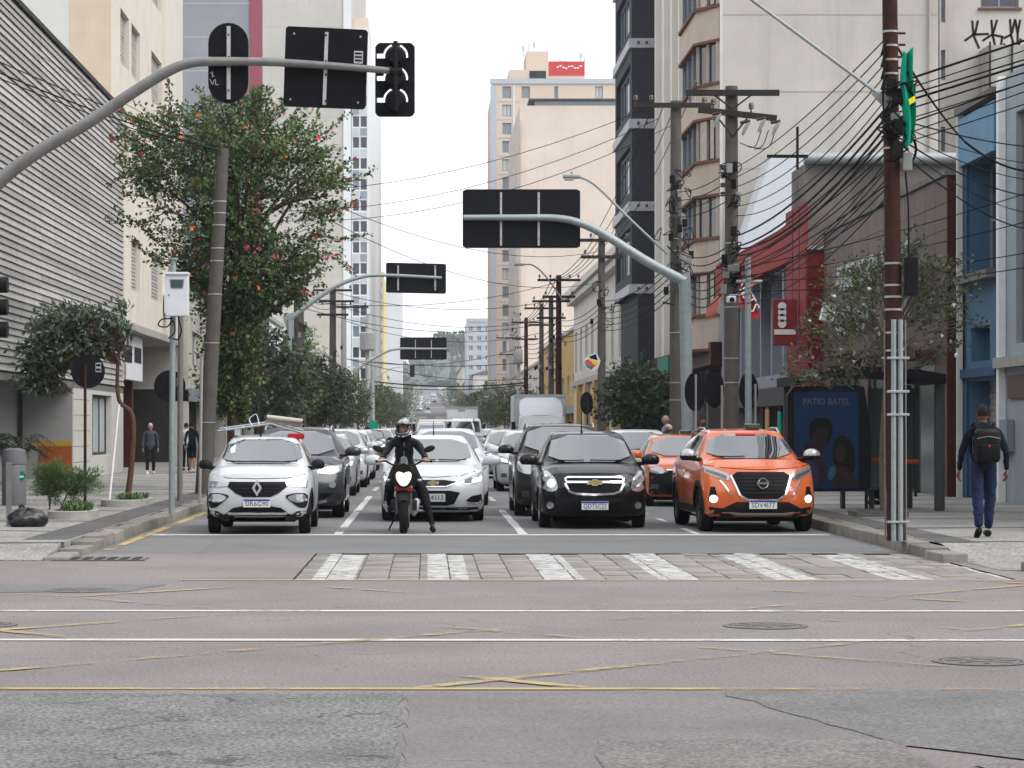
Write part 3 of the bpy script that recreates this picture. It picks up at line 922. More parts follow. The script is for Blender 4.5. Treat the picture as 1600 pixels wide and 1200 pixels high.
fe.part('yellow_band','shop_yellow',t,PX(48,70.5),LX-.05,.004,.03,PZ(697,70.5),PZ(689,70.5))
fe.part('orange_dado','shop_orange',t,PX(62,70.5),LX-.05,.004,.035,.16,PZ(697,70.5)-.002)
fe.part('dark_pier','frame_dark',t,PX(36,70.5)-.12,PX(36,70.5)-.02,.004,.06,.15,2.7)
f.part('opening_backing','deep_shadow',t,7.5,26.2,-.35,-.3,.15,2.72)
f2=Face((LX-.02,36,0),(0,1,0),(1,0,0))
f2.part('pillar','tile_pillar',t,34.6,38.0,-.38,.0,.15,2.72)
for i in range(5): f2.part('joint','grout',t,34.6,38.0,.001,.004,.6+i*.45,.612+i*.45)
f2.wall(t,'tile_pillar',46.2,.15,2.72,[(38.6,43.2,.75,2.6)],.25,'wall',38.0)
f2.window(t,(38.6,43.2,.75,2.6),.25,'frame_dark','glass_pale',3,1,.09)
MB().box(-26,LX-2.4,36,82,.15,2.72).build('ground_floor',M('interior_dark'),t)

# --- cream corner block beyond the slats
t=thing('cream_building','cream apartment building with shuttered windows and overhanging upper floors','building')
CX=-10.2
core(t,'cream',-30,CX-.25,82.7,104,5.2,26)
f=Face((CX,82.4,0),(0,1,0),(1,0,0))
ops=[]
for z in (6.35,10.05,13.75,17.4,21.1):
    ops+= [(.5,2.9,z,z+1.8),(3.6,6.2,z,z+1.8),(9.8,13.4,z,z+1.8)]
ops=[o for o in ops if not (o[0]<1 and o[2]<8)]
f.wall(t,'cream',14.8,5.2,26,ops,.25)
for o in ops: f.window(t,o,.25,'frame_grey','glass_dark',2,1,.07,blind=.13)
f.wall(t,'cream_white',21.6,5.2,26,[],.25,'wall',14.8)
f.part('slab_edge','concrete',t,-.3,21.6,-3.0,.05,4.95,5.2)
g2=Face((-10.2,82.4,0),(1,0,0),(0,-1,0))
g2.part('wall','peach',t,-1.62,-.252,-.3,0,5.2,26); g2.part('wall','pale_green_wall',t,-20,-1.62,-.3,-.01,5.2,26)
b=MB().box(-30,CX-3.0,83,104,.15,4.95).build('ground_floor',M('interior_dark'),t)
MB().box(CX-.55,CX-.35,84.0,92.4,3.3,4.9).build('sign_panel',M('white_panel'),t)
MB().box(CX-.34,CX-.33,84.9,89.0,3.9,4.5).build('sign_print',M('lettering_black'),t)
MB().box(CX-.34,CX-.33,89.8,91.9,3.95,4.5).build('sign_print',M('lettering_black'),t)
MB().lathe([(.30,0),(.30,.01)],n=18,axis='x',c=(CX-.345,87.0,3.6)).build('emblem',M('gold_badge'),t)
for i in range(16): MB().box(CX-2.95,CX-2.9,97.2,99.4,.2+i*.22,.38+i*.22).build('shutter_slat',M('shutter_slat'),t)
MB().box(CX-2.9,CX-.6,91.2,91.6,.15,4.95).build('pillar',M('brown_dark'),t)
ac=thing('air_conditioner','white air conditioner box hung under shuttered window of cream building','air conditioner',(CX+.05,96.6,6.0))
MB().bevbox(0,.5,-.45,.45,0,.75,.03).build('case',M('white_panel'),ac)
MB().lathe([(.28,0),(.28,.012),(.2,.02)],n=20,axis='x',c=(.5,0,.38)).build('fan_grille',M('frame_dark'),ac,30)

# --- low frontages on the same side further on
def low(name,label,x,y0,y1,h,mat,side,cat='building',nwin=0,base='interior_dark',door=True):
    t=thing(name,label,cat)
    s=-1 if side=='l' else 1
    xb=x+s*14
    core(t,mat,min(x+s*.2,xb),max(x+s*.2,xb),y0,y1,3.2,h)
    core(t,base,min(x+s*.6,xb),max(x+s*.6,xb),y0,y1,.15,3.2,'ground_floor')
    f=Face((x,y0,0),(0,1,0),(-s,0,0))
    W=y1-y0; ops=[]
    if nwin:
        st=W/nwin
        z=4.2
        while z+1.6<h-.4:
            for i in range(nwin): ops.append((st*i+st*.28,st*i+st*.72,z,z+1.5))
            z+=3.1
    f.wall(t,mat,W,3.2,h,ops,.2)
    for o in ops: f.window(t,o,.2,'frame_white','glass_dark',2,1,.08)
    f.part('cornice','concrete',t,-.02,W+.02,-.2,.18,h,h+.25)
    f.part('fascia','frame_grey',t,.3,W-.3,.0,.12,2.7,3.25)
    k=max(1,int(W/8))
    for i in range(k+1): f.part('pier',mat,t,min(W-.5,i*W/k),min(W,i*W/k+.5),-.59,-.01,.15,2.69)
    return t
low('low_building','low cream shop building hidden behind the flowering tree',LX,104.2,144,7.6,'old_white','l',nwin=6)
t=low('striped_building','low shop building with white slatted upper front behind the trees',LX,144.2,170.5,8.4,'grime_white','l')
for k in range(11):
    MB().box(LX+.02,LX+.14,144.6,170.2,3.7+k*.42,3.92+k*.42).build('slat',M('white_panel'),t)
low('maroon_building','low maroon shop building behind the concrete utility poles',LX,170.8,236,7.9,'tower_maroon','l',nwin=7)
low('low_building','low grey shop building just before the beige tower',LX,236.3,324,8.6,'old_white','l',nwin=9)
# --- tall tower with blank end wall
t=thing('tall_tower','very tall tower with blank beige end wall and a maroon and grey stripe','building')
core(t,'tower_beige',-50,LX-.35,325.4,420,0,76)
e=Face((0,325,0),(1,0,0),(0,-1,0))
e.part('end_wall','tower_beige',t,PX(410,325),LX-.95,-.4,0,0,76)
e.part('corner_pier','tower_white',t,LX-.95,LX+.05,-.4,.15,0,76)
for k in range(19): e.part('joint','concrete',t,PX(410,325)+.02,LX-.97,.002,.012,3+3.9*k,3.06+3.9*k)
e.part('maroon_stripe','tower_maroon',t,PX(390,325),PX(410,325),-.4,.12,0,76)
e.part('grey_wall','tower_grey',t,-50,PX(390,325),-.4,-.05,0,76)
for k in range(17): e.part('joint','tower_trim',t,-50,PX(390,325),-.05,-.02,4+k*4.4,4.08+k*4.4)
core(t,'tower_white',LX-.3,PX(575,325),325.2,420,0,PZ(45,325))
e2=Face((PX(549.5,325),324.9,0),(1,0,0),(0,-1,0)); W=PX(575,325)-PX(549.5,325)
ops=[]
for k in range(20):
    zt=PZ(50,325)-k*32.8*325/3900
    if zt<9: break
    ops+=[(.12,W*.5-.06,zt-1.45,zt),(W*.5+.06,W-.12,zt-1.45,zt)]
e2.wall(t,'tower_white',W,0,PZ(45,325),ops,.3)
for i,o in enumerate(ops):
    e2.window(t,o,.3,'frame_white','glass_dark' if i%7 else 'glass_blue',1,1,.06)
    e2.part('spandrel','glass_pale' if i%3 else 'frame_grey',t,o[0],o[1],.005,.03,o[2]-1.12,o[2]-.14)
MB().box(PX(549,325),PX(575,325),326,345,PZ(45,325),PZ(26,325)).build('roof_block',M('tower_peach'),t)
t=thing('peach_building','narrow peach building edge with a brown drain pipe beside the glazed strip','building')
core(t,'tower_peach',LX-2,PX(581,360),360,400,0,PZ(326,360))
MB().box(PX(577,359.8),PX(577,359.8)+.22,359.6,359.95,0,PZ(345,360)).build('drain_pipe',M('terracotta_trim'),t)
def tower(name,label,x0,x1,y,depth,h,mat,cols=0,rows=0,pane='glass_blue',trim=None,z0=None):
    t=thing(name,label,'building'); zb=GZ(y)-.5
    core(t,mat,x0,x1,y+.3,y+depth,zb,h)
    f=Face((x0,y,0),(1,0,0),(0,-1,0)); W=x1-x0; ops=[]
    if cols:
        st=W/cols; fl=(h-zb-4)/rows
        for r in range(rows):
            for c in range(cols): ops.append((st*c+st*.22,st*c+st*.78,zb+4+r*fl,zb+4+r*fl+fl*.55))
    f.wall(t,mat,W,zb,h,ops,.3)
    for o in ops: f.window(t,o,.3,'frame_white',pane,2,1,.12)
    f.part('parapet',trim or mat,t,-.1,W+.1,-.6,.15,h,h+.9)
    return t
tower('yellow_tower','tall pale yellow slab with a grey window strip left of the hanging signs',PX(578,500),PX(600,500),500,40,PZ(432,500),'tower_yellow',2,12,'glass_dark')
tower('white_tower','pale white tower showing past the yellow slab in the haze',PX(600,640),PX(628,640),640,30,PZ(452,640),'tower_white')
t=tower('tower_block','grey and glass apartment tower beyond the rounded sign',PX(729,620),PX(768,620),620,30,PZ(503,620),'tower_trim',3,9,'glass_blue')
tower('red_house','small house with a pinkish front far along the avenue',PX(1,1)*0+PX(770,520),PX(800,520),520,20,GZ(520)+15,'red_pink',2,3)

# --- beige tower and its blank neighbour on the other side
t=thing('beige_tower','beige apartment tower with grey edge, red rooftop wall and antennas','building')
D=390; x0,x1=PX(768,D),PX(985,D)
core(t,'tower_peach',x0+.1,x1,D+.35,D+30,0,PZ(140,D))
f=Face((x0,D,0),(1,0,0),(0,-1,0)); W=x1-x0; ops=[]; ops2=[]
fl=28.4/3900*D
for k in range(17):
    zt=PZ(135,D)-k*fl
    if zt<9: break
    ops.append((PX(785,D)-x0,PX(799,D)-x0,zt-1.85,zt))
zt=PZ(135,D)
for a,b_ in ((815,828),(866,872),(930,942)): ops2.append((PX(a,D)-x0,PX(b_,D)-x0,zt-1.85,zt))
f.wall(t,'tower_peach',W,0,PZ(133,D)+.3,ops+ops2,.3)
for i,o in enumerate(ops+ops2): f.window(t,o,.3,'frame_grey','glass_pale' if i%3==1 else 'glass_blue',2,1,.13)
for k in range(17):
    z=PZ(159,D)-k*fl
    if z>8: f.part('floor_joint','tower_trim',t,.9,PX(812,D)-x0,.005,.05,z,z+.13)
f.part('edge_pier','tower_trim',t,-.2,.75,-.3,.12,0,PZ(134,D))
f.part('inner_pier','tower_white',t,PX(799.5,D)-x0+.2,PX(799.5,D)-x0+.5,.0,.08,0,PZ(134,D))
f.part('roof_band','tower_trim',t,-.25,W,-.5,.2,PZ(134,D)+.31,PZ(123,D))
r=core(t,'tower_peach',PX(796,D),PX(824,D),D+2,D+14,PZ(123,D)-1,PZ(106,D),'roof_block')
r=core(t,'tower_peach',PX(824,D),PX(859,D),D+4,D+16,PZ(123,D)-1,PZ(74,D),'lift_tower')
MB().box(PX(829,D),PX(855,D),D+3.9,D+3.99,PZ(122,D),PZ(105,D)).build('opening',M('interior_dark'),t)
r=core(t,'tower_peach',PX(859.5,D),PX(917,D),D+5,D+16,PZ(123,D)-1,PZ(89,D),'roof_block')
MB().box(PX(859.8,D),PX(916.5,D),D+4.9,D+4.99,PZ(111,D),PZ(88.6,D)).build('red_wall',M('roof_red_paint'),t)
for i in range(9):
    a=872+i*4.6; MB().box(PX(a,D),PX(a+3.6,D),D+4.8,D+4.88,PZ(99-2*math.sin(i*1.7),D),PZ(97-2*math.sin(i*1.7),D)).build('graffiti',M('lettering_white'),t)
MB().box(PX(878,D),PX(890,D),D+8,D+10,PZ(89,D),PZ(77,D)).build('water_tank',M('tower_white'),t)
for a,yb,yt in ((820,75,62),(828,75,58),(837,75,57),(859,74,68),(911,89,74),(917,89,80),(801,106,98)):
    mb=MB(); mb.cyl((PX(a,D),D+6,PZ(yb,D)-.5),(PX(a,D),D+6,PZ(yt,D)),.09,.09,6)
    if a in (820,837,911): mb.box(PX(a,D)-.2,PX(a,D)+.2,D+5.9,D+6.1,PZ(yt+8,D),PZ(yt,D))
    mb.build('antenna',M('tower_trim'),t)
t=thing('blank_building','building with a broad blank peach side wall and dark roof edge before the beige tower','building')
D=330; x0,x1=PX(812,D),PX(985,D)
core(t,'tower_blank',x0,x1,D,D+45,0,PZ(165,D))
MB().box(x0+2,x1,D+.4,D+44,PZ(165,D),PZ(157,D)).build('clerestory',M('glass_blue'),t)
MB().box(x0+1.2,x1,D-.4,D+44,PZ(157,D),PZ(154.5,D)).build('roof_edge',M('frame_dark'),t)
MB().box(x0-.5,x0+.1,D-.35,D+.4,0,PZ(188,D)).build('drain_pipe',M('concrete'),t)

# --- right side: pale blue building and blue shop
t=thing('pale_building','weathered pale blue building with tall vertical fins cut off by the picture edge','building')
core(t,'pale_blue_wall',RX+.25,RX+14,34,48.6,.15,8.4)
f=Face((RX,34,0),(0,1,0),(-1,0,0))
ops=[(10.2,10.9,3.2,7.6),(11.5,12.2,3.2,7.6),(12.8,13.5,3.2,7.6)]
f.wall(t,'pale_blue_wall',14.6,.15,8.4,ops,.2)
for o in ops: f.part('groove_panel','concrete_dark',t,o[0],o[1],-.2,-.12,o[2],o[3])
f.part('ledge','concrete',t,0,14.6,.0,.2,2.75,2.95)
f.part('faded_sign','brown_tile',t,9,14.0,.005,.05,2.15,2.6)
f.part('meter_box','frame_grey',t,13.6,14.2,.01,.16,1.15,1.75)
f.part('drain_pipe','white_paint',t,14.3,14.5,.01,.15,.15,8.4)
t=thing('blue_shop_building','narrow blue building with roll-up shutter door and deep blue window bay','building')
core(t,'blue_wall',RX+.5,RX+14,48.7,52.1,.15,8.0)
f=Face((RX,48.7,0),(0,1,0),(-1,0,0))
ops=[(.4,2.9,.15,2.55),(.5,2.9,4.75,7.0),(1.0,2.7,2.95,3.65)]
f.wall(t,'blue_wall',3.4,.15,8.1,ops,.5)
f.part('upper_panel','blue_panel',t,.05,3.35,.01,.14,7.02,8.0)
f.part('roof_edge','stained_concrete',t,-.05,3.45,-.3,.2,8.1,8.25)
f.window(t,ops[1],.5,'frame_grey','glass_dark',2,2,.06)
f.part('reveal','blue_deep',t,2.91,3.3,.003,.05,4.75,7.0); f.part('reveal','blue_deep',t,2.91,3.3,.003,.05,.15,2.55)
f.part('window_ledge','concrete_dark',t,.2,3.2,.0,.25,4.55,4.72)
f.part('vent_panel','grime_white',t,1.0,2.7,-.45,-.4,2.95,3.65)
f.part('lintel','blue_deep',t,.1,3.3,.003,.12,2.62,2.8)
for i in range(20): f.part('shutter_slat','shutter_slat',t,.4,2.9,-.48,-.44+.02*(i%2),.16+i*.12,.27+i*.12)
f.part('drain_pipe','grime_white',t,3.26,3.38,.06,.17,.15,8.1)

# --- brown tiled building
BXF=10.87
t=thing('tiled_building','brown stone tiled building with raised metal letters behind the rusty pole','building')
core(t,'grout',BXF+.05,RX+14,52.25,68.5,.15,6.88)
f=Face((BXF+.05,52.25,0),(0,1,0),(-1,0,0))
ops=[(1.2,3.2,.15,3.1),(4.4,8.6,.15,3.3),(10.2,14.6,.15,3.2)]
tm=MB().bevbox(0,1.148,0,.05,0,.552,.006).mesh('tile',M('brown_tile'))
nz=12
for i in range(14):
    for k in range(nz):
        u0=.02+i*1.16; z0=.16+k*.56
        if any(o[0]<u0+.9 and u0+.2<o[1] and z0<o[3]-.2 for o in ops): continue
        o=link_mesh('tile',tm,t)
        o.rotation_euler=(0,0,R(90)); o.location=(f.O.x+.001,52.25+u0,z0)
        o.rotation_euler=(rnd.uniform(-.004,.004),rnd.uniform(-.004,.004),R(90))
for o in ops: f.part('glazing','glass_green',t,o[0],o[1],.0,.01,o[2],o[3]); 
for o in ops:
    k=max(1,int((o[1]-o[0])/1.1))
    for i in range(k+1):
        u=lerp(o[0],o[1],i/k); f.part('mullion','frame_dark',t,u-.04,u+.04,.012,.05,.15,o[3])
    f.part('awning','brown_dark',t,o[0]-.1,o[1]+.1,.06,.5,o[3]-.02,o[3]+.16)
dm=MB().bevbox(0,.425,0,.05,0,.552,.006).mesh('tile',M('brown_dark'))
for k in range(nz):
    for i in range(3):
        o=link_mesh('tile',dm,t); o.location=(BXF+.0+i*.43,52.19,.16+k*.56)
f.part('coping','concrete_dark',t,-.1,16.2,-.3,.12,6.88,7.0)
for row,zz in (('ASSOCIACAO  MUSHIC',5.42),('CULT NISI    MATEL',4.28)):
    for i,ch in enumerate(row):
        if ch!=' ': text_obj('raised_letter',ch,.95,M('letter_metal'),t,(BXF-.10,65.3-i*.55,zz),'-x',.05)
# --- stained concrete wall rising behind it
t=thing('stained_building','taller building with black-stained concrete side wall above the tiles','building')
core(t,'stained_concrete',PX(1258,69.6),RX+16,69.6,72.2,6.2,PZ(255,69.6))
MB().cyl((PX(1255,69.5),69.4,PZ(248,69.5)),(RX+16,69.4,PZ(248,69.5)),.16,.16,12).build('gutter_pipe',M('galvanised'),t,40)
core(t,'stained_concrete',RX+.4,RX+15,68.6,69.59,.15,6.6,'lower_wall')
t=thing('gable_building','building with a smooth white gable wall under the crossed cables','building')
MB().prism([(PX(1158,92),3),(PX(1158,92),PZ(385,92)),(PX(1205,92),PZ(246,92)),(PX(1300,92),PZ(246,92)),(PX(1300,92),3)],'xz',92,94.5).build('gable_wall',M('white_metal_wall'),t)
# --- red building
RF=10.5
t=thing('red_building','red shop building with a projecting pink fin and hanging sign','building')
core(t,'red_wall',RF+.02,RX+10,69.0,73.0,2.5,PZ(386,69))
MB().box(RF-.04,RF+.02,69.02,72.9,PZ(515,70),7.85).build('fin',M('red_pink'),t)
for k in range(2): MB().box(RF-.055,RF-.04,70.2+1.3*k,70.23+1.3*k,PZ(514,70),7.84).build('seam',M('red_wall'),t)
MB().box(RF+.0,RX+1.2,68.92,68.99,PZ(390,69),PZ(384,69)).build('flashing',M('galvanised'),t)
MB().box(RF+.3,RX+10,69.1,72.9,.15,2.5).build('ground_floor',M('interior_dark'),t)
s=MB().bevbox(RF-.75,RF-.08,70.4,70.52,PZ(540,70.5),PZ(468,70.5),.02).build('hanging_sign',M('red_pink'),t)
MB().box(RF-.72,RF-.12,70.38,70.399,PZ(523,70.5),PZ(515,70.5)).build('sign_print',M('white_paint'),s)
for k in range(4):
    MB().lathe([(.12,0),(.12,.01),(.07,.012)],n=14,axis='y',c=(RF-.5,70.38,PZ(479+k*9,70.5))).build('sign_print',M('lettering_white'),s)
lampo=thing('floodlight','small white floodlight bracketed from the red side wall','floodlight',(PX(1294,66),66,PZ(488,66)))
MB().cbox((0,0,0),(.34,.3,.5),Matrix.Rotation(.25,3,'Y')).build('housing',M('white_paint'),lampo)
MB().cyl((.1,.1,-.2),(.5,2.4,-.5),.03,.03,6).build('bracket',M('galvanised'),lampo)
# --- red fascia glazed building
t=thing('glazed_shop_building','dark shop building with tall grey windows, red fascia and scalloped red awnings','building')
core(t,'frame_dark',RX+.5,RX+12,73.1,95,.15,7.6)
f=Face((RX,73.1,0),(0,1,0),(-1,0,0)); W=21.8
ops=[(.4+2.65*i,2.75+2.65*i,3.3,6.5) for i in range(8)]
f.wall(t,'frame_grey',W,2.9,6.6,ops,.4)
for i,o in enumerate(ops): f.window(t,o,.4,'frame_grey','glass_blue' if i%2 else 'glass_dark',2,3,.09)
f.part('fascia','red_fascia',t,-.1,W,-.3,.25,6.6,7.75)
f.part('lower_band','frame_dark',t,0,W,-.3,.1,2.3,2.88)
for a in (7.6,17.0):
    mb=MB()
    for j in range(9):
        z0=6.62; u=a+j*.36
        prof=[]
        pts=[(0,6.6),(.35,6.45),(.6,6.15),(.7,5.75),(.68,5.6 if j%2 else 5.7)]
        for n_,z in pts: prof.append(f.p(u,n_+.1,z))
        prof2=[f.p(u+.36,n_+.1,z) for n_,z in pts]
        for q in range(len(pts)-1): mb.quad(prof[q],prof2[q],prof2[q+1],prof[q+1])
    o=mb.build('awning',M('awning_red'),t)
for i in range(5): f.part('pier','concrete_dark',t,.2+4.2*i,.8+4.2*i,-.3,.05,.15,2.29)
f.part('shopfront','glass_dark',t,.1,W,-.45,-.35,.15,2.29)
f.part('poster','ochre',t,8.2,9.0,.06,.1,.6,2.2); f.part('poster','flag_green',t,5.4,6.1,.06,.1,.9,2.1)

# --- apartment block with bays
t=thing('bay_window_apartments','tall cream apartment block with terracotta edged bay windows and blank side wall','building')
D=95.6
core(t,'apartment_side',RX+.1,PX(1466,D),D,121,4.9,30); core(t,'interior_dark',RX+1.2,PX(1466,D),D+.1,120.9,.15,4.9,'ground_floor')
f=Face((RX,D,0),(0,1,0),(-1,0,0)); W=25.4
ops=[]
for k in range(9):
    z=3.4+2.95*k
    for u in (11.2,14.2,17.6,21.6): ops.append((u,u+.85,z,z+1.2))
f.wall(t,'apartment_strip',W,4.9,30,[o for o in ops if o[2]>5],.1); ops=[o for o in ops if o[2]>5]
f.part('shop_fascia','brown_dark',t,-.02,W,-.1,.35,4.0,4.88); f.part('shop_sign','green_sign',t,16,21,.36,.45,4.05,4.8); f.part('shop_sign','red_fascia',t,9,14,.36,.45,4.1,4.75)
for i in range(6): f.part('shop_pier','concrete_dark',t,.1+4.9*i,.6+4.9*i,-1.1,-.1,.15,3.99)
for o in ops: f.window(t,o,.1,'frame_dark','glass_dark',1,2,.05)
for u in (9.6,13.0,16.2,20.0,24.2): f.part('pilaster','cream_white',t,u,u+.6,.005,.25,4.95,30)
# bays: angled prism on every floor
for k in range(9):
    zb=4.65+2.97*k
    if zb>27: break
    poly=[(RX-.02,D+.15),(RX-.75,D+1.6),(RX-.75,D+7.2),(RX-.02,D+8.6)]
    MB().prism(poly,'xy',zb,zb+1.22).build('bay_spandrel',M('apartment_cream'),t)
    pol2=[(RX-.02,D+.02),(RX-.87,D+1.5),(RX-.87,D+7.3),(RX-.02,D+8.75)]
    MB().prism(pol2,'xy',zb+1.22,zb+1.33).build('bay_edge',M('terracotta_trim'),t)
    MB().prism(pol2,'xy',zb-.10,zb-.001).build('bay_edge',M('terracotta_trim'),t)
    pol3=[(RX-.02,D+.3),(RX-.62,D+1.75),(RX-.62,D+7.05),(RX-.02,D+8.4)]
    g_=MB().prism(pol3,'xy',zb+1.33,zb+2.86).build('bay_window',M('glass_dark'),t)
    for (xa,ya) in ((RX-.66,D+1.72),(RX-.66,D+7.08),(RX-.06,D+.25),(RX-.66,D+3.4),(RX-.66,D+5.3),(RX-.36,D+1.0)):
        MB().box(xa-.05,xa+.06,ya-.06,ya+.06,zb+1.33,zb+2.86).build('mullion',M('frame_grey' if ya>D+2 else 'apartment_cream'),g_)
    cm=MB(); hw=.28
    for c_ in range(6):
        xa=lerp(RX-.1,RX-.60,(c_+.5)/6); 
    for (a,b_) in (((RX-.42,D+.78),(RX-.62,D+1.26)),((RX-.20,D+.26),(RX-.31,D+.52))):
        cm.quad((a[0],a[1]-.012,zb+1.35),(b_[0],b_[1]-.012,zb+1.35),(b_[0],b_[1]-.012,zb+2.84),(a[0],a[1]-.012,zb+2.84))
    if k%2==0: link_mesh('curtain',cm.raw('curtain',M('curtain')),g_)
pm('render_joint',(.36,.335,.31),.9,.2,.6)
for k in range(8): MB().box(RX+.12,PX(1466,D)-.02,D-.012,D-.001,5.6+2.95*k,5.64+2.95*k).build('floor_joint',M('render_joint'),t)
MB().cyl((PX(1452,D),D-.08,5),(PX(1452,D),D-.08,30),.055,.055,8).build('drain_pipe',M('render_joint'),t)
MB().box(RX-.01,PX(1466,D)+.02,D-.12,D-.01,29,30.2).build('parapet',M('apartment_side'),t)
t=thing('annex_apartments','cream apartment annex with small side windows and black graffiti high on its wall','building')
D=97
core(t,'apartment_side',PX(1466,D)+.1,PX(1466,D)+22,D+.2,116,.15,30)
f=Face((PX(1466,D)+.05,D,0),(1,0,0),(0,-1,0))
ux=lambda px: PX(px,D)-PX(1466,D)-.05
ops=[(.05,ux(1477),PZ(35,D),PZ(0,D)+.4),(.05,ux(1477),PZ(125,D),PZ(78,D)),(.05,ux(1477),PZ(237,D),PZ(198,D)),(ux(1532),ux(1592),PZ(12,D),PZ(-40,D))]
f.wall(t,'apartment_side',20,.15,30,ops,.2)
for o in ops: f.window(t,o,.2,'frame_grey','glass_dark',2 if o[0]>1 else 1,1,.06)
f.part('sill','terracotta_trim',t,ux(1528),ux(1596),.0,.12,PZ(16,D),PZ(12.5,D))
f.part('annex_box','concrete',t,ux(1530),20,.01,1.6,PZ(240,D),PZ(80,D))
def strokes(face,parent,segs,w,n,mat,name):
    mb=MB()
    for (a,b_) in segs:
        a=Vector(a);b_=Vector(b_); d=(b_-a).normalized(); q=Vector((-d.y,d.x))*w/2
        P=[a+q,b_+q,b_-q,a-q]
        mb.add([face.p(p.x,n,p.y) for p in P],[(0,1,2,3)])
    return link_mesh(name,mb.raw(name,M(mat)),parent)
def gpx(*pts): return [(ux(a),PZ(b_,D)) for a,b_ in pts]
for poly in ([(1519,32),(1521,55),(1530,76)],[(1528,32),(1523,55)],[(1507,64),(1521,54),(1545,53)],[(1549,31),(1551,55),(1556,77)],[(1558,31),(1551,54)],[(1535,64),(1550,54),(1568,58)],[(1578,30),(1580,56),(1586,77)],[(1586,30),(1581,52)],[(1586,30),(1590,52),(1594,31)],[(1590,52),(1590,76),(1595,60)],[(1566,57),(1563,77),(1570,68)],[(1568,60),(1580,54)]):
    q=gpx(*poly); strokes(f,t,[(q[i],q[i+1]) for i in range(len(q)-1)],.09,.012,'lettering_black','graffiti_stroke')
for a in (1532,1566,1590): f.part('rail_post','dark_iron',t,ux(a)-.03,ux(a)+.03,1.62,1.68,PZ(170,D),PZ(75,D))

# --- charcoal building
t=thing('charcoal_building','charcoal grey office building with white floor bands stepping out over the pavement','building')
CXF=9.9; D=121
core(t,'charcoal_wall',CXF+.3,RX+14,D+.32,131.6,.15,30)
f=Face((CXF,D,0),(0,1,0),(-1,0,0))
bands=[4.2,8.1,12.1,16.1,20.0,24.0]
ops=[]
for z in bands[1:]: ops.append((.8,9.8,z+1.0,z+3.3))
f.wall(t,'charcoal_wall',10.6,8.1,30,ops,.3)
for o in ops: f.window(t,o,.3,'frame_grey','glass_dark',5,1,.10)
e=Face((CXF,D,0),(1,0,0),(0,-1,0))
e.part('side_wall','charcoal_wall',t,.302,1.6,-.3,0,4.0,30)
for z in bands[1:]:
    f.part('floor_band','band_white',t,-.15,10.7,.01,.14,z,z+.45); e.part('floor_band','band_white',t,-.0,1.55,.01,.14,z,z+.45)
    for i in range(3): e.part('bracket','frame_dark',t,.25+.4*i,.37+.4*i,.15,.28,z+.18,z+.30)
e.part('fascia','brown_dark',t,-.1,1.6,.01,.4,3.0,3.95)
f.part('canopy','interior_dark',t,.2,10.4,.0,.9,3.6,4.0)
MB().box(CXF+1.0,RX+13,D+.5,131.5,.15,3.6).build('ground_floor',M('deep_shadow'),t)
# --- older low buildings beyond
t=thing('ornate_old_building','old dirty white building with moulded cornice and ochre pilaster','building')
core(t,'old_white',RX-.1,RX+12,131.9,186,.15,11.5)
f=Face((RX-.3,131.9,0),(0,1,0),(-1,0,0)); W=54
ops=[(2+6*i,4.4+6*i,5.6,8.6) for i in range(9)]
f.wall(t,'old_white',W,.15,11.5,ops,.2)
for o in ops: f.window(t,o,.2,'frame_white','glass_dark',2,2,.1)
f.part('cornice','old_white',t,-.2,W,.01,.55,10.6,11.0); f.part('cornice','old_white',t,-.2,W,.01,.8,11.05,11.5)
f.part('string_course','concrete',t,-.2,W,.01,.3,4.6,4.95)
for i in range(6): f.part('pilaster','ochre',t,.2+8.8*i,1.6+8.8*i,.01,.35,.15,4.58)
for i,c_ in enumerate(('flag_green','banner_red','glass_blue','flower_red')): f.part('shop_sign',c_,t,1.8+8.8*i,5.6+8.8*i,.01,.3,2.6,3.6)
low('ochre_shop','low ochre shop further along behind the box truck',RX,186.3,250,9,'ochre','r',nwin=8)
low('old_shop','long low weathered shop row before the blank building',RX,250.4,329,8,'old_white','r',nwin=9)
far_l=[(430,500,9,'old_white'),(503,590,7,'cream'),(596,690,10,'grime_white'),(696,800,8,'ochre'),(810,960,10,'old_white')]
for i,(a,b_,h,m_) in enumerate(far_l):
    for s in (-1,1):
        nm=('house','far low house along the avenue, %s of the row %s'%(['first','second','third','fourth','last'][i],'beside the white tower' if s<0 else 'below the glass apartment tower'))
        t=thing('row_house',nm[1],'building')
        x=LX if s<0 else RX
        zb=GZ(a)-1; xx=(x-16,x) if s<0 else (x,x+16)
        hh=GZ(b_)+h
        core(t,m_,xx[0],xx[1],a,b_,zb,hh,'wall')
        MB().prism([(xx[0]-.3,hh),(xx[1]+.3,hh),((xx[0]+xx[1])/2,hh+2.8)],'xz',a-.3,b_+.3).build('roof',M('terracotta_trim' if i%2 else 'concrete_dark'),t)
        for k in range(4):
            w=MB().box(lerp(*xx,.15+.2*k),lerp(*xx,.27+.2*k),a-.05,a-.01,hh-3.2,hh-1.6).build('window',M('glass_dark'),t)

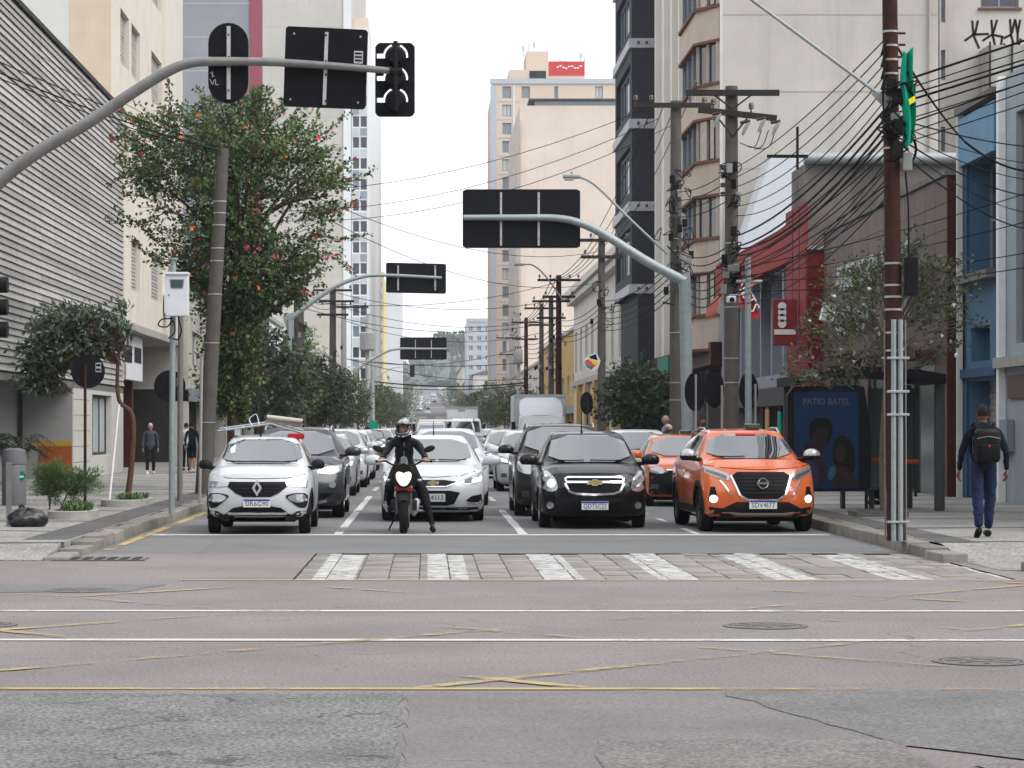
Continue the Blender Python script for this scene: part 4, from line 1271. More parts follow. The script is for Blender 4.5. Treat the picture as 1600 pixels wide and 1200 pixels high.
# --- unseen blocks behind the viewer, added to shade the street and show in the windscreens
def near_block(label,x0,x1,y0,y1,h,mat):
    t=thing('unseen_block',label,'building')
    core(t,mat,x0,x1,y0,y1-.3,0,h)
    f=Face((x0,y1,0),(1,0,0),(0,1,0)); W=x1-x0; ops=[]
    n=int(W/3.2); st=W/n; z=4.6
    while z+1.7<h-1:
        for i in range(n): ops.append((st*i+st*.22,st*i+st*.78,z,z+1.7))
        z+=3.1
    f.wall(t,mat,W,3.4,h,ops,.3)
    f.part('pane_backing','glass_dark',t,.05,W-.05,-.299,-.28,3.4,h-.5)
    f.part('fascia','frame_dark',t,0,W,-.3,.3,2.8,3.39)
    f.part('shopfront','interior_dark',t,0,W,-.3,-.1,0,2.79)
near_block('corner block behind the viewpoint on the slatted building side',-48,-9.5,-60,-4,30,'concrete')
near_block('corner block behind the viewpoint on the bus shelter side',10.5,48,-60,-4,27,'old_white')
near_block('block closing the street far behind the viewpoint',-9,10,-190,-150,24,'cream_white')
# ------------------------------------------------------------------ vehicles
def apply_obj_mesh(o):
    dg = bpy.context.evaluated_depsgraph_get()
    return bpy.data.meshes.new_from_object(o.evaluated_get(dg))

class Car:
    """Local frame: nose at y=0 facing -y, length along +y, ground z=0. S is a dict of measures."""
    def __init__(c, name, label, S, loc, rz=0.0, group='cars queued in the street', detail=2):
        c.S = S
        c.root = thing(name, label, S.get('cat', 'car'), loc, rz, group)
        c.paint = M(S['paint'])
        c.make_body()
    def hw(c, y):
        S = c.S; L = S['L']; W2 = S['W']/2
        return W2*interp([(0,.945),(.35,.985),(1.0,1.0),(L-1.0,1.0),(L-.3,.97),(L,.90)], y)
    def deform(c, x, y, z):
        S = c.S; W2 = S['W']/2
        d = max(0.0, 1-y/1.3)
        dy = S.get('sweep',.30)*(min(1.15,abs(x)/W2))**2.6*d
        d2 = max(0.0, 1-y/.55)
        dy += interp(S['lean'], z)*d2
        L = S['L']; r = max(0.0, 1-(L-y)/1.0)
        dy -= .18*(min(1.1,abs(x)/W2))**2.6*r
        return (x, y+dy, z)
    def section(c, y):
        S = c.S; w = c.hw(y)
        zb = interp(S['bot'], y); zt = interp(S['top'], y); zs = interp(S['belt'], y)
        zs = min(zs, zt-.012)
        wr = interp(S['roofw'], y)*S['W']/2
        rnd_ = S.get('nose_r', .16); L = S['L']
        if y < rnd_: k = 1-math.sqrt(max(0,1-(1-y/rnd_)**2)); w = w*(1-.10*k); zb += .05*k
        if L-y < .18: k = 1-math.sqrt(max(0,1-(1-(L-y)/.18)**2)); w = w*(1-.10*k); zb += .06*k
        wr = min(wr, w-.03)
        ws = w-.045
        q = min(.06, (zt-zs)*.5)
        zm = lerp(zb, zs, .5)
        P = [(0,zb),(w*.45,zb),(w*.86,zb+.005),(w*.955,zb+.05),(w*.99,zb+.14),(w,zm-.05),(w,zm+.06),(w-.006,zs-.10),(w-.02,zs-.04),(ws,zs)]
        for t in (.25,.5,.75):
            bul = .02*math.sin(math.pi*t)*min(1,(zt-zs)/.3)
            P.append((lerp(ws,wr,t)+bul, lerp(zs, zt-q, t)))
        P += [(wr,zt-q),(wr-.03,zt-q*.45),(wr-.09,zt-q*.12),(wr*.62,zt),(wr*.3,zt+.006),(0,zt+.008)]
        return P
    def make_body(c):
        S = c.S; L = S['L']
        ys = [0,.008,.03,.07,.12,.18,.28,.4,.55,.7,.9]
        y = 1.05
        keys = sorted({round(k[0],3) for k in S['top']} | {round(k[0],3) for k in S['belt']})
        while y < L-.3: ys.append(y); y += .13
        ys += [L-.3,L-.18,L-.12,L-.06,L-.02,L]
        ys = sorted(set([round(v,3) for v in ys] + [k for k in keys if .2<k<L-.3]))
        secs = [c.section(y) for y in ys]
        n = len(secs[0]); mb = MB(); vs = []
        for y, P in zip(ys, secs):
            for (x,z) in P: vs.append(c.deform(x,y,z))
            for (x,z) in P[1:-1]: vs.append(c.deform(-x,y,z))
        m = 2*n-2; fs = []
        def idx(s, i): return s*m + i
        # ring order: right 0..n-1, then left from top to bottom
        ring = list(range(n)) + [n + k for k in range(n-3, -1, -1)]
        for s in range(len(ys)-1):
            for a in range(m):
                b_ = (a+1) % m
                fs.append((idx(s,ring[a]), idx(s,ring[b_]), idx(s+1,ring[b_]), idx(s+1,ring[a])))
        mb.add(vs, fs)
        NX = 14
        for y, P in ((ys[0],secs[0]),(ys[-1],secs[-1])):
            cv = []; cf = []
            for (x,z) in P:
                for k in range(NX+1): cv.append(c.deform(lerp(-x,x,k/NX), y, z))
            for i in range(n-1):
                for k in range(NX): cf.append((i*(NX+1)+k, i*(NX+1)+k+1, (i+1)*(NX+1)+k+1, (i+1)*(NX+1)+k))
            mb.add(cv, cf)
        me = bpy.data.meshes.new('body')
        me.from_pydata(mb.v, [], mb.f)
        bm = bmesh.new(); bm.from_mesh(me)
        bmesh.ops.remove_doubles(bm, verts=bm.verts, dist=.0015)
        bmesh.ops.dissolve_degenerate(bm, edges=bm.edges, dist=.0005)
        bmesh.ops.recalc_face_normals(bm, faces=bm.faces)
        c.bvh = BVHTree.FromBMesh(bm)
        bm.to_mesh(me); bm.free()
        me.materials.append(c.paint)
        o = link_mesh('body', me, None)
        # wheel arches cut with cylinders
        W2 = S['W']/2; r = S['tyre_r']
        cut = MB()
        for wy in (S['fo'], S['fo']+S['wb']):
            for sx in (-1,1):
                cut.tube([(sx*(W2-.30),wy,r),(sx*(W2+.2),wy,r)], r+.045, 28)
        cm = cut.mesh('arch_cutter', M('black_matte'))
        co = link_mesh('arch_cutter', cm)
        md = o.modifiers.new('arch','BOOLEAN'); md.operation='DIFFERENCE'; md.solver='EXACT'; md.object=co
        try: md.material_mode='TRANSFER'
        except Exception: pass
        bpy.context.view_layer.update()
        me2 = apply_obj_mesh(o)
        if len(me2.polygons) < 100: me2 = me.copy()
        o.modifiers.clear(); o.data = me2; me2.name='body'
        bpy.data.objects.remove(co)
        sharpen(me2, 42)
        o.parent = c.root
        c.body = o
        if S.get('wheels', True): c.wheels()
    def cast(c, a, b, axis):
        if axis == 'F': o, d = Vector((a,-6,b)), Vector((0,1,0))
        elif axis == 'R': o, d = Vector((a,12,b)), Vector((0,-1,0))
        elif axis == '+': o, d = Vector((4,a,b)), Vector((-1,0,0))
        elif axis == '-': o, d = Vector((-4,a,b)), Vector((1,0,0))
        else: o, d = Vector((a,b,5)), Vector((0,0,-1))
        h = c.bvh.ray_cast(o, d)
        if h[0] is None:
            for e in (.03,.06,.1,.16):
                for (da,db) in ((-e*math.copysign(1,a),0),(0,-e),(0,e),(-e*math.copysign(1,a),-e),(-e*math.copysign(1,a),e)):
                    p = c.cast2(a+da,b+db,axis)
                    if p is not None:
                        q = Vector(p)
                        if axis in 'FR': q.x=a; q.z=b
                        elif axis in '+-': q.y=a; q.z=b
                        else: q.x=a; q.y=b
                        return q, d
            return o + d*6, d
        return h[0], d
    def cast2(c, a, b, axis):
        if axis == 'F': o, d = Vector((a,-6,b)), Vector((0,1,0))
        elif axis == 'R': o, d = Vector((a,12,b)), Vector((0,-1,0))
        elif axis == '+': o, d = Vector((4,a,b)), Vector((-1,0,0))
        elif axis == '-': o, d = Vector((-4,a,b)), Vector((1,0,0))
        else: o, d = Vector((a,b,5)), Vector((0,0,-1))
        return c.bvh.ray_cast(o, d)[0]
    def decal(c, name, poly, mat, axis='F', off=.006, parent=None, rnd_=0, step=.07, sink=.02, smooth=35):
        """a panel whose outline (in the view along the axis) is laid on the body and stands off from it"""
        if rnd_: poly = chaikin(poly, rnd_)
        bm = bmesh.new()
        bm.faces.new([bm.verts.new((p[0],p[1],0)) for p in poly])
        a0=min(p[0] for p in poly); a1=max(p[0] for p in poly); b0=min(p[1] for p in poly); b1=max(p[1] for p in poly)
        k=math.floor(a0/step)*step+step
        while k<a1-1e-4:
            bmesh.ops.bisect_plane(bm, geom=bm.verts[:]+bm.edges[:]+bm.faces[:], plane_co=(k,0,0), plane_no=(1,0,0)); k+=step
        k=math.floor(b0/step)*step+step
        while k<b1-1e-4:
            bmesh.ops.bisect_plane(bm, geom=bm.verts[:]+bm.edges[:]+bm.faces[:], plane_co=(0,k,0), plane_no=(0,1,0)); k+=step
        bmesh.ops.triangulate(bm, faces=[f for f in bm.faces if len(f.verts)>4])
        base = {}
        for v in bm.verts:
            p, d = c.cast(v.co.x, v.co.y, axis)
            base[v] = (p, d)
        bnd = [e for e in bm.edges if len(e.link_faces)==1]
        for v,(p,d) in base.items(): v.co = p - d*off
        inner = {}
        for e in bnd:
            for v in e.verts:
                if v not in inner:
                    p,d = base[v]; inner[v] = bm.verts.new(p + d*sink)
        for e in bnd:
            a,b_ = e.verts
            try: bm.faces.new((a,b_,inner[b_],inner[a]))
            except ValueError: pass
        bmesh.ops.recalc_face_normals(bm, faces=bm.faces)
        # outer faces must look against the ray
        dv = Vector({'F':(0,-1,0),'R':(0,1,0),'+':(1,0,0),'-':(-1,0,0),'T':(0,0,1)}[axis])
        s = sum(f.normal.dot(dv)*f.calc_area() for f in bm.faces)
        if s < 0: bmesh.ops.reverse_faces(bm, faces=bm.faces[:])
        me = bpy.data.meshes.new(name); bm.to_mesh(me); bm.free()
        me.materials.append(M(mat) if isinstance(mat,str) else mat)
        sharpen(me, smooth)
        return link_mesh(name, me, parent or c.root)
    def pair(c, name, poly, mat, **k):
        a = c.decal(name, poly, mat, **k)
        k.pop('parent', None)
        b_ = c.decal(name, [(-p[0],p[1]) for p in reversed(poly)], mat, **k)
        return a, b_
    def sides(c, name, poly, mat, **k):
        return c.decal(name, poly, mat, axis='+', **k), c.decal(name, poly, mat, axis='-', **k)
    def ribbon(c, name, pts, w, mat, axis='F', off=.012, parent=None):
        P=[Vector(p) for p in pts]; L_=[];R_=[]
        for i,p in enumerate(P):
            d=(P[min(i+1,len(P)-1)]-P[max(i-1,0)]).normalized(); n=Vector((-d.y,d.x))*w/2
            L_.append(tuple(p+n)); R_.append(tuple(p-n))
        return c.decal(name, L_+R_[::-1], mat, axis, off, parent, step=.1)
    def wheels(c):
        S=c.S; r=S['tyre_r']; tw=S.get('tyre_w',.195); W2=S['W']/2
        key=('wheel',r,tw,S.get('rim','rim_alloy'))
        if key not in CARCACHE:
            h=tw/2
            prof=[(r*.62,-h*.9),(r*.80,-h),(r*.95,-h*.95),(r*.99,-h*.75),(r,-h*.4),(r,h*.4),(r*.99,h*.75),(r*.95,h*.95),(r*.80,h),(r*.62,h*.9)]
            ty=MB().lathe(prof,n=30,axis='x',caps=False).mesh('tyre',M('tyre'),40)
            rm=MB(); rr=r*.63
            rm.lathe([(rr,h*.85),(rr*.94,h*.9),(rr*.9,h*.6),(rr*.9,-h*.5),(.02,-h*.5)],n=30,axis='x',caps=False)
            for k in range(5):
                a=2*math.pi*k/5; m=Matrix.Rotation(a,3,'X')
                rm.cbox(m@Vector((h*.66,0,rr*.52)),(.03,.075,rr*.9),m)
            rm.lathe([(.075,h*.5),(.075,h*.76),(.05,h*.8)],n=14,axis='x')
            CARCACHE[key]=(ty,rm.mesh('rim',M(S.get('rim','rim_alloy')),40))
        ty,rm=CARCACHE[key]
        for wy in (S['fo'],S['fo']+S['wb']):
            for sx in (-1,1):
                w=link_mesh('wheel',ty,c.root)
                w.location=(sx*(W2-.02-tw/2),wy,r)
                if sx<0: w.rotation_euler=(0,0,math.pi)
                if wy==S['fo'] and S.get('steer'): w.rotation_euler.z+=S['steer']
                ri=link_mesh('rim',rm,w)
        MB().box(-W2+.25,W2-.25,S['fo']-.25,S['fo']+S['wb']+.25,S['bot'][1][1]-.06,S['bot'][1][1]+.1).build('underbody',M('black_matte'),c.root)
    def mirrors(c, z, y, mat='black_plastic', out=.10, w=.20, h=.14, cap=None):
        W2=c.S['W']/2
        for sx in (-1,1):
            x0=W2-.05
            mb=MB()
            mb.ball((sx*(W2+out-.01),y,z),(w*.62,.09,h*.62),14,10)
            mb.v=[(p[0],min(p[1],y+.05),max(p[2],z-h*.42)) for p in mb.v]
            mb.tube([(sx*(W2-.12),y+.05,z-h*.35),(sx*(W2+.02),y+.02,z-h*.3)],[.035,.03],8)
            o=mb.build('side_mirror',M(mat),c.root,50)
            if cap:
                m2=MB().ball((sx*(W2+out-.01),y-.004,z+.004),(w*.625,.093,h*.63),14,10)
                m2.v=[(p[0],min(p[1],y+.03),max(p[2],z+.0)) for p in m2.v]
                m2.build('mirror_cap',M(cap),o,50)
            g=MB().box(sx*(W2+out)-w*.45,sx*(W2+out)+w*.45,y+.051,y+.055,z-h*.38,z+h*.42).build('mirror_glass',M('mirror_glass'),o)
    def plate(c, z, text, h=.13, w=.40, blue=True, x=0.0, grey=False):
        p,_=c.cast(x,z,'F')
        y=p.y-.03
        pl=MB().bevbox(x-w/2,x+w/2,y-.012,y,z-h/2,z+h/2,.004).build('number_plate',M('plate_grey' if grey else 'plate_white'),c.root)
        MB().box(x-w*.4,x+w*.4,y,y+.06,z-h*.3,z+h*.3).build('plate_holder',M('black_plastic'),pl)
        if blue: MB().box(x-w/2+.004,x+w/2-.004,y-.0145,y-.0121,z+h*.26,z+h/2-.003).build('plate_band',M('plate_blue'),pl)
        text_obj('plate_number',text,h*.80,M('lettering_black'),pl,(x+(0 if len(text)>4 else w*.17),y-.0135,z-(h*.10 if blue else 0)),'-y',.001,maxw=w*(.86 if len(text)>4 else .5))
    def wind(c, poly, **k):
        w=c.decal('windscreen',poly,'car_glass',off=.028,rnd_=1,step=.05,**k)
        return w
    def wiper(c, pts):
        P=[]
        for (a,b_) in pts:
            p,_=c.cast(a,b_,'F'); P.append(p+Vector((0,-.045,.014)))
        return MB().tube(P,.011,6).build('wiper',M('black_plastic'),c.root)
    def antenna(c, x, y, h, lean=.15):
        p,_=c.cast(x,y,'T')
        return MB().tube([p,p+Vector((0,.04,.03)),p+Vector((0,lean,h))],[.022,.012,.004],6).build('antenna',M('black_plastic'),c.root)
    def rails(c, y0, y1, xf, mat='steel_bright', r=.018, up=.06):
        for sx in (-1,1):
            pts=[]
            for k in range(8):
                y=lerp(y0,y1,k/7); p,_=c.cast(sx*xf,y,'T'); pts.append(p+Vector((0,0,up if 0<k<7 else .0)))
            MB().tube(pts,r,8).build('roof_rail',M(mat),c.root,50)
    def bowtie(c, x, z, s, off=.03, outline='chrome', fill='gold_badge'):
        p,_=c.cast(x,z,'F'); y=p.y-off
        sh=lambda k:[(x-.5*s*k,z-.13*s*k),(x-.44*s*k,z+.13*s*k),(x-.17*s*k,z+.13*s*k),(x-.16*s*k,z+.2*s*k),(x+.16*s*k,z+.2*s*k),(x+.17*s*k,z+.13*s*k),(x+.5*s*k,z+.13*s*k),(x+.44*s*k,z-.13*s*k),(x+.17*s*k,z-.13*s*k),(x+.16*s*k,z-.2*s*k),(x-.16*s*k,z-.2*s*k),(x-.17*s*k,z-.13*s*k)]
        o=MB().prism(sh(1.0),'xz',y,y+.02).build('badge',M(outline),c.root)
        MB().prism(sh(.80),'xz',y-.005,y-.0005).build('badge_fill',M(fill),o)
CARCACHE={}

def side_glass(c, ys, zb, zt, split=None, mat='car_glass'):
    c.sides('side_window', [(ys[0],zb),(ys[1],zt),(ys[2],zt+.005),(ys[3],zb+.02)], mat, off=.005)

def base_spec(**k):
    S=dict(L=4.2,W=1.75,H=1.5,wb=2.6,fo=.85,tyre_r=.31,paint='paint_white',
      lean=[(0.2,.12),(.35,.02),(.55,0),(.75,.06),(.95,.22),(1.1,.35)], sweep=.30)
    S.update(k)
    return S
def std_profiles(S, nose_z, hood_z, cowl_y, cowl_z, roof_y, roof_z, rear_y, rear_z, tail_z, belt, clear=.2):
    L=S['L']; W=S['W']
    S['top']=[(0,nose_z),(.12,nose_z+.045),(.35,nose_z+.10),(.7,lerp(nose_z+.12,cowl_z,.55)),(cowl_y,cowl_z),(roof_y,roof_z-.03),(roof_y+.35,roof_z),((roof_y+rear_y)/2,roof_z+.01),(rear_y,rear_z),(L-.12,tail_z),(L,tail_z-.08)]
    S['belt']=[(0,nose_z-.06),(.35,nose_z+.03),(cowl_y,belt),(rear_y,belt+.05),(L,belt+.02)]
    S['bot']=[(0,clear),(.5,clear-.02),(L-.5,clear-.02),(L,clear+.08)]
    S['roofw']=[(0,.78),(.5,.80),(cowl_y,.86),(roof_y,.68),(rear_y,.66),(L,.74)]
    return S

# ---------- white compact with ladder on the roof
S=std_profiles(base_spec(L=3.73,W=1.58,wb=2.42,fo=.68,tyre_r=.29,tyre_w=.175,paint='paint_white',rim='rim_dark',sweep=.24),
   .90,1.0,.98,1.03,1.62,1.47,3.1,1.40,.98,.96,clear=.26)
c=Car('hatchback_car','small white hatchback with a folded ladder on its roof at the stop line',S,(-2.54,37.15,0))
kw=c
W2=.79
c.pair('headlight',[(.42,.785),(.74,.80),(.735,.70),(.44,.725)],'lamp_clear',off=.012)
c.decal('drl_lamp',[(.42,.783),(.72,.80),(.715,.715),(.44,.735)],'lamp_on',off=.018)
c.decal('upper_grille',[(-.43,.79),(.43,.79),(.45,.72),(.32,.62),(.2,.565),(-.2,.565),(-.32,.62),(-.45,.72)],'grille_black',off=.010)
for i in range(3): c.ribbon('grille_bar',[(-.36+.05*i,.74-.05*i),(.36-.05*i,.74-.05*i)],.016,'trim_dark',off=.022)
c.pair('foglamp_housing',[(.40,.585),(.56,.625),(.745,.615),(.75,.48),(.72,.395),(.62,.40),(.52,.48)],'trim_dark',off=.012,rnd_=1)
for sx in (-1,1):
    l=c.decal('round_lamp',[(sx*a,b) for a,b in ((.44,.565),(.57,.61),(.71,.60),(.72,.50),(.60,.475),(.50,.51))],'lamp_clear',off=.022,rnd_=1)
c.decal('lower_grille',[(-.52,.28),(-.36,.40),(-.2,.43),(.2,.43),(.36,.40),(.52,.28)],'grille_black',off=.010)
c.decal('bumper_skirt',[(-.78,.36),(-.60,.35),(-.50,.29),(.50,.29),(.60,.35),(.78,.36),(.78,.24),(.5,.20),(-.5,.20),(-.78,.24)],'trim_dark',off=.014)
c.sides('arch_trim',[(.68+.40*math.cos(a),.29+.40*math.sin(a)) for a in [math.pi*k/10 for k in range(11)]]+[(.68+.335*math.cos(a),.29+.335*math.sin(a)) for a in [math.pi*k/10 for k in range(10,-1,-1)]],'trim_dark',off=.015,step=.2)
c.sides('arch_trim',[(3.10+.40*math.cos(a),.29+.40*math.sin(a)) for a in [math.pi*k/10 for k in range(11)]]+[(3.10+.335*math.cos(a),.29+.335*math.sin(a)) for a in [math.pi*k/10 for k in range(10,-1,-1)]],'trim_dark',off=.015,step=.2)
c.wind([(-.645,1.055),(.645,1.055),(.525,1.42),(-.525,1.42)])
side_glass(c,(1.25,1.75,3.0,3.2),1.02,1.36)
c.mirrors(1.03,1.08,'black_plastic',out=.08,w=.17,h=.15)
c.plate(.475,'SIR6G90',h=.125,w=.40)
c.ribbon('bonnet_seam',[(-.70,.90),(-.45,.845),(0,.835),(.45,.845),(.70,.90)],.010,'black_matte',off=.002)
c.sides('door_seam',[(1.55,.35),(1.55,.95),(1.563,.95),(1.563,.35)],'black_matte',off=.003)
MB().bevbox(-.09,.09,1.60,1.66,1.36,1.41,.01).build('rear_view_mirror',M('black_plastic'),c.root)
d=[(0,.125),(.075,0),(0,-.125),(-.075,0)]
p,_=c.cast(0,.70,'F'); y=p.y-.05
lg=MB().prism([(a,.70+b) for a,b in d],'xz',y,y+.03).build('badge',M('chrome'),c.root)
MB().prism([(a*.45,.70+b*.5) for a,b in d],'xz',y-.004,y-.0005).build('badge_centre',M('grille_black'),lg)
c.wiper([(-.55,1.075),(-.2,1.065),(.05,1.07)]); c.wiper([(.0,1.07),(.3,1.062),(.55,1.075)])
c.antenna(-.06,1.75,.22)
st=c.decal('sticker',[(-.50,1.28),(-.42,1.34),(-.42,1.22),(-.48,1.20)],'white_panel',off=.036)
# roof rack load
rk=thing('ladder','folded grey aluminium ladder lying across the roof of the white hatchback','ladder',(-2.54,38.9,1.50))
for dx in (0,.0):
    pass
for k,(z,dy) in enumerate(((.0,-.25),(.05,.2))):
    MB().tube([(-.78,dy,.06+z),(.1,dy+.25,.22+z),(.62,dy+.45,.02+z)],.022,8).build('rail',M('galvanised'),rk,50)
for k in range(5): MB().tube([(-.65+.28*k,-.25+.09*k,.09+.035*k if k<3 else .2-.05*(k-3)),(-.65+.28*k,.2+.09*k,.14+.035*k if k<3 else .25-.05*(k-3))],.016,6).build('rung',M('galvanised'),rk)
MB().box(-.5,-.42,-.1,.1,-.03,.1).build('strap',M('white_panel'),rk); MB().tube(smoothpath([(-.2,.1,.15),(-.27,.2,.32),(-.16,.2,.43),(-.12,.2,.30),(-.1,.1,.2)],6),.009,6).build('cable_loop',M('white_panel'),rk,50)
tb=thing('tube_load','two tan tubes strapped on the ladder above the white hatchback','tube',(-2.54,38.9,1.5))
for dz,dy in ((.36,0),(.28,.09)): MB().cyl((.02,dy,dz),(.62,dy+.25,dz-.09),.05,.05,14).build('tube',M('van_tan'),tb,40)
MB().tube([(.03,-.06,.30),(.03,.0,.44),(.05,.14,.42),(.05,.16,.26)],.018,6).build('strap',M('black_plastic'),tb)
MB().cyl((.62,.25,.27),(.65,.26,.265),.052,.052,14).build('end_cap',M('black_plastic'),tb); MB().cyl((.62,.34,.19),(.65,.35,.185),.052,.052,14).build('end_cap',M('black_plastic'),tb)
rk.scale=(.92,.9,.72); tb.scale=(.92,.9,.74)
rb=thing('red_bag','folded red bag on the roof of the white hatchback','bag',(-2.2,38.9,1.44))
MB().bevbox(.02,.27,-.05,.2,-.02,.065,.012).build('bag',M('banner_red'),rb,50)

# ---------- black saloon
S=std_profiles(base_spec(L=4.48,W=1.735,wb=2.62,fo=.87,tyre_r=.305,paint='paint_black',rim='rim_alloy',sweep=.30),
   .88,.98,1.22,1.02,1.95,1.53,3.35,1.45,1.08,.98,clear=.20)
c=Car('saloon_car','black saloon with chrome double grille leading the third lane',S,(2.63,39.2,0))
c.pair('headlight',[(.57,.62),(.60,.78),(.70,.90),(.795,.95),(.84,.86),(.84,.66),(.70,.58)],'lamp_clear',off=.012,rnd_=1)
for sx in (-1,1):
    for (a,b,r_) in ((.68,.72,.07),(.755,.80,.055)):
        c.decal('lamp_bowl',[(sx*(a+r_*math.cos(t*.5236)),b+r_*math.sin(t*.5236)) for t in range(12)],'chrome',off=.022)
c.decal('upper_grille',[(-.44,.815),(.44,.815),(.43,.762),(-.43,.762)],'grille_black',off=.010)
c.decal('lower_grille',[(-.44,.72),(.44,.72),(.38,.60),(.30,.575),(-.30,.575),(-.38,.60)],'grille_black',off=.010)
c.ribbon('chrome_trim',[(-.45,.755),(-.46,.80),(-.42,.822),(.42,.822),(.46,.80),(.45,.755)],.028,'chrome',off=.03)
c.ribbon('chrome_trim',[(-.45,.745),(.45,.745)],.034,'chrome',off=.03)
c.ribbon('chrome_trim',[(-.465,.725),(-.40,.595),(-.30,.560),(0,.545),(.30,.560),(.40,.595),(.465,.725)],.034,'chrome',off=.03)
c.bowtie(0,.735,.25,.055)
c.decal('intake',[(-.42,.43),(.42,.43),(.40,.26),(-.40,.26)],'grille_black',off=.006)
for i in range(3): c.ribbon('intake_bar',[(-.40,.40-.05*i),(.40,.40-.05*i)],.012,'trim_dark',off=.015)
for sx in (-1,1):
    h_=c.decal('foglamp_bezel',[(sx*(.695+.10*math.cos(t*.5236)),.37+.085*math.sin(t*.5236)) for t in range(12)],'trim_dark',off=.008)
    c.decal('foglamp',[(sx*(.695+.055*math.cos(t*.5236)),.37+.055*math.sin(t*.5236)) for t in range(12)],'lamp_clear',off=.018)
c.wind([(-.69,1.045),(.69,1.045),(.575,1.475),(-.575,1.475)])
side_glass(c,(1.45,2.1,3.3,3.7),1.03,1.40)
c.mirrors(1.07,1.30,'black_plastic',out=.13,w=.24,h=.17,cap='paint_black')
c.plate(.375,'QDT5C22',h=.135,w=.42)
c.ribbon('bonnet_seam',[(-.60,.90),(-.40,.865),(0,.855),(.40,.865),(.60,.90)],.010,'trim_dark',off=.002)
c.ribbon('bumper_seam',[(-.82,.60),(-.55,.545),(.55,.545),(.82,.60)],.010,'trim_dark',off=.002)
c.sides('door_handle',[(2.9,.88),(2.9,.915),(3.1,.915),(3.1,.88)],'chrome',off=.03)
c.wiper([(-.60,1.06),(-.3,1.052),(-.1,1.06)]); c.wiper([(.0,1.06),(.35,1.052),(.55,1.06)])
c.antenna(-.08,2.1,.35,.1)
c.ribbon('hood_crease',[(-.58,.93),(-.62,.985),(-.64,1.02)],.012,'trim_dark',off=.004); c.ribbon('hood_crease',[(.58,.93),(.62,.985),(.64,1.02)],.012,'trim_dark',off=.004)

# ---------- orange compact suv taxi
S=std_profiles(base_spec(L=4.31,W=1.76,wb=2.61,fo=.84,tyre_r=.335,tyre_w=.205,paint='paint_orange',rim='rim_dark',sweep=.30),
   1.0,1.06,1.10,1.10,1.75,1.57,3.5,1.50,1.10,1.02,clear=.24)
c=Car('taxi_suv','orange taxi with black V-shaped grille parked against the kerb by the bus shelter',S,(5.08,37.8,0),R(2.0),'orange taxis')
kicks=c
c.decal('grille',[(-.44,.87),(-.36,.925),(.36,.925),(.44,.87),(.33,.58),(.22,.52),(-.22,.52),(-.33,.58)],'grille_black',off=.012)
for i in range(6):
    z=.88-i*.055; hw_=.42-.018*i
    c.ribbon('grille_bar',[(-hw_,z),(hw_,z)],.013,'trim_dark',off=.022)
for sx in (-1,1):
    c.ribbon('chrome_trim',[(sx*.46,.875),(sx*.345,.575),(sx*.23,.505),(sx*.10,.495)],.028,'chrome',off=.026)
    c.ribbon('chrome_blade',[(sx*.62,.80),(sx*.56,.72),(sx*.46,.56)],.026,'chrome',off=.018)
c.pair('headlight',[(.47,.855),(.50,.90),(.68,.97),(.83,1.01),(.85,.93),(.66,.84),(.50,.795)],'lamp_clear',off=.014)
c.pair('headlight_lens',[(.52,.85),(.55,.885),(.80,.965),(.81,.93),(.65,.86),(.54,.82)],'lamp_dark',off=.020)
c.pair('foglamp_pocket',[(.70,.70),(.76,.70),(.80,.50),(.66,.48)],'grille_black',off=.008)
for sx in (-1,1): c.decal('foglamp',[(sx*(.725+.06*math.cos(t*.5236)),.515+.06*math.sin(t*.5236)) for t in range(12)],'lamp_on',off=.018)
c.decal('bumper_skirt',[(-.86,.40),(-.60,.37),(-.40,.47),(.40,.47),(.60,.37),(.86,.40),(.86,.25),(.55,.22),(-.55,.22),(-.86,.25)],'trim_dark',off=.012)
c.ribbon('skid_plate',[(-.50,.30),(-.30,.285),(.30,.285),(.50,.30)],.035,'chrome',off=.022)
bz,_=c.cast(0,.755,'F')
lg=MB().lathe([(.085,0),(.085,.02),(.065,.02),(.065,0)],n=24,axis='y',c=(0,bz.y-.085,.755),caps=False).build('badge',M('chrome'),c.root,40)
MB().box(-.095,.095,bz.y-.09,bz.y-.07,.740,.770).build('badge_bar',M('chrome'),lg)
c.wind([(-.70,1.125),(.70,1.125),(.585,1.50),(-.585,1.50)])
side_glass(c,(1.38,1.95,3.3,3.7),1.09,1.47)
for sx in (-1,1):
    for (u0,u1) in ((2.35,2.42),):
        c.decal('door_pillar',[(u0,1.09),(u0,1.46),(u1,1.46),(u1,1.09)],'trim_dark','+' if sx>0 else '-',off=.01)
c.mirrors(1.16,1.20,'black_plastic',out=.10,w=.22,h=.17,cap='paint_silver')
c.rails(1.9,3.6,.58,'steel_bright')
for wy in (.84,3.45):
    for axis in '+-':
        c.decal('arch_trim',[(wy+.46*math.cos(a),.335+.46*math.sin(a)) for a in [math.pi*k/10 for k in range(11)]]+[(wy+.385*math.cos(a),.335+.385*math.sin(a)) for a in [math.pi*k/10 for k in range(10,-1,-1)]],'trim_dark',axis,off=.014,step=.2)
c.sides('sill_trim',[(1.25,.22),(1.25,.40),(3.05,.40),(3.05,.22)],'trim_dark',off=.012)
c.sides('door_seam',[(2.38,.42),(2.38,1.05),(2.395,1.05),(2.395,.42)],'black_matte',off=.003)
c.plate(.435,'SDV4I77',h=.135,w=.42)
c.ribbon('bonnet_seam',[(-.82,1.03),(-.55,.985),(0,.955),(.55,.985),(.82,1.03)],.010,'black_matte',off=.002)
c.sides('door_handle',[(2.1,.90),(2.1,.94),(2.3,.94),(2.3,.90)],'paint_orange',off=.03)
c.wiper([(-.60,1.14),(-.3,1.132),(-.1,1.14)])
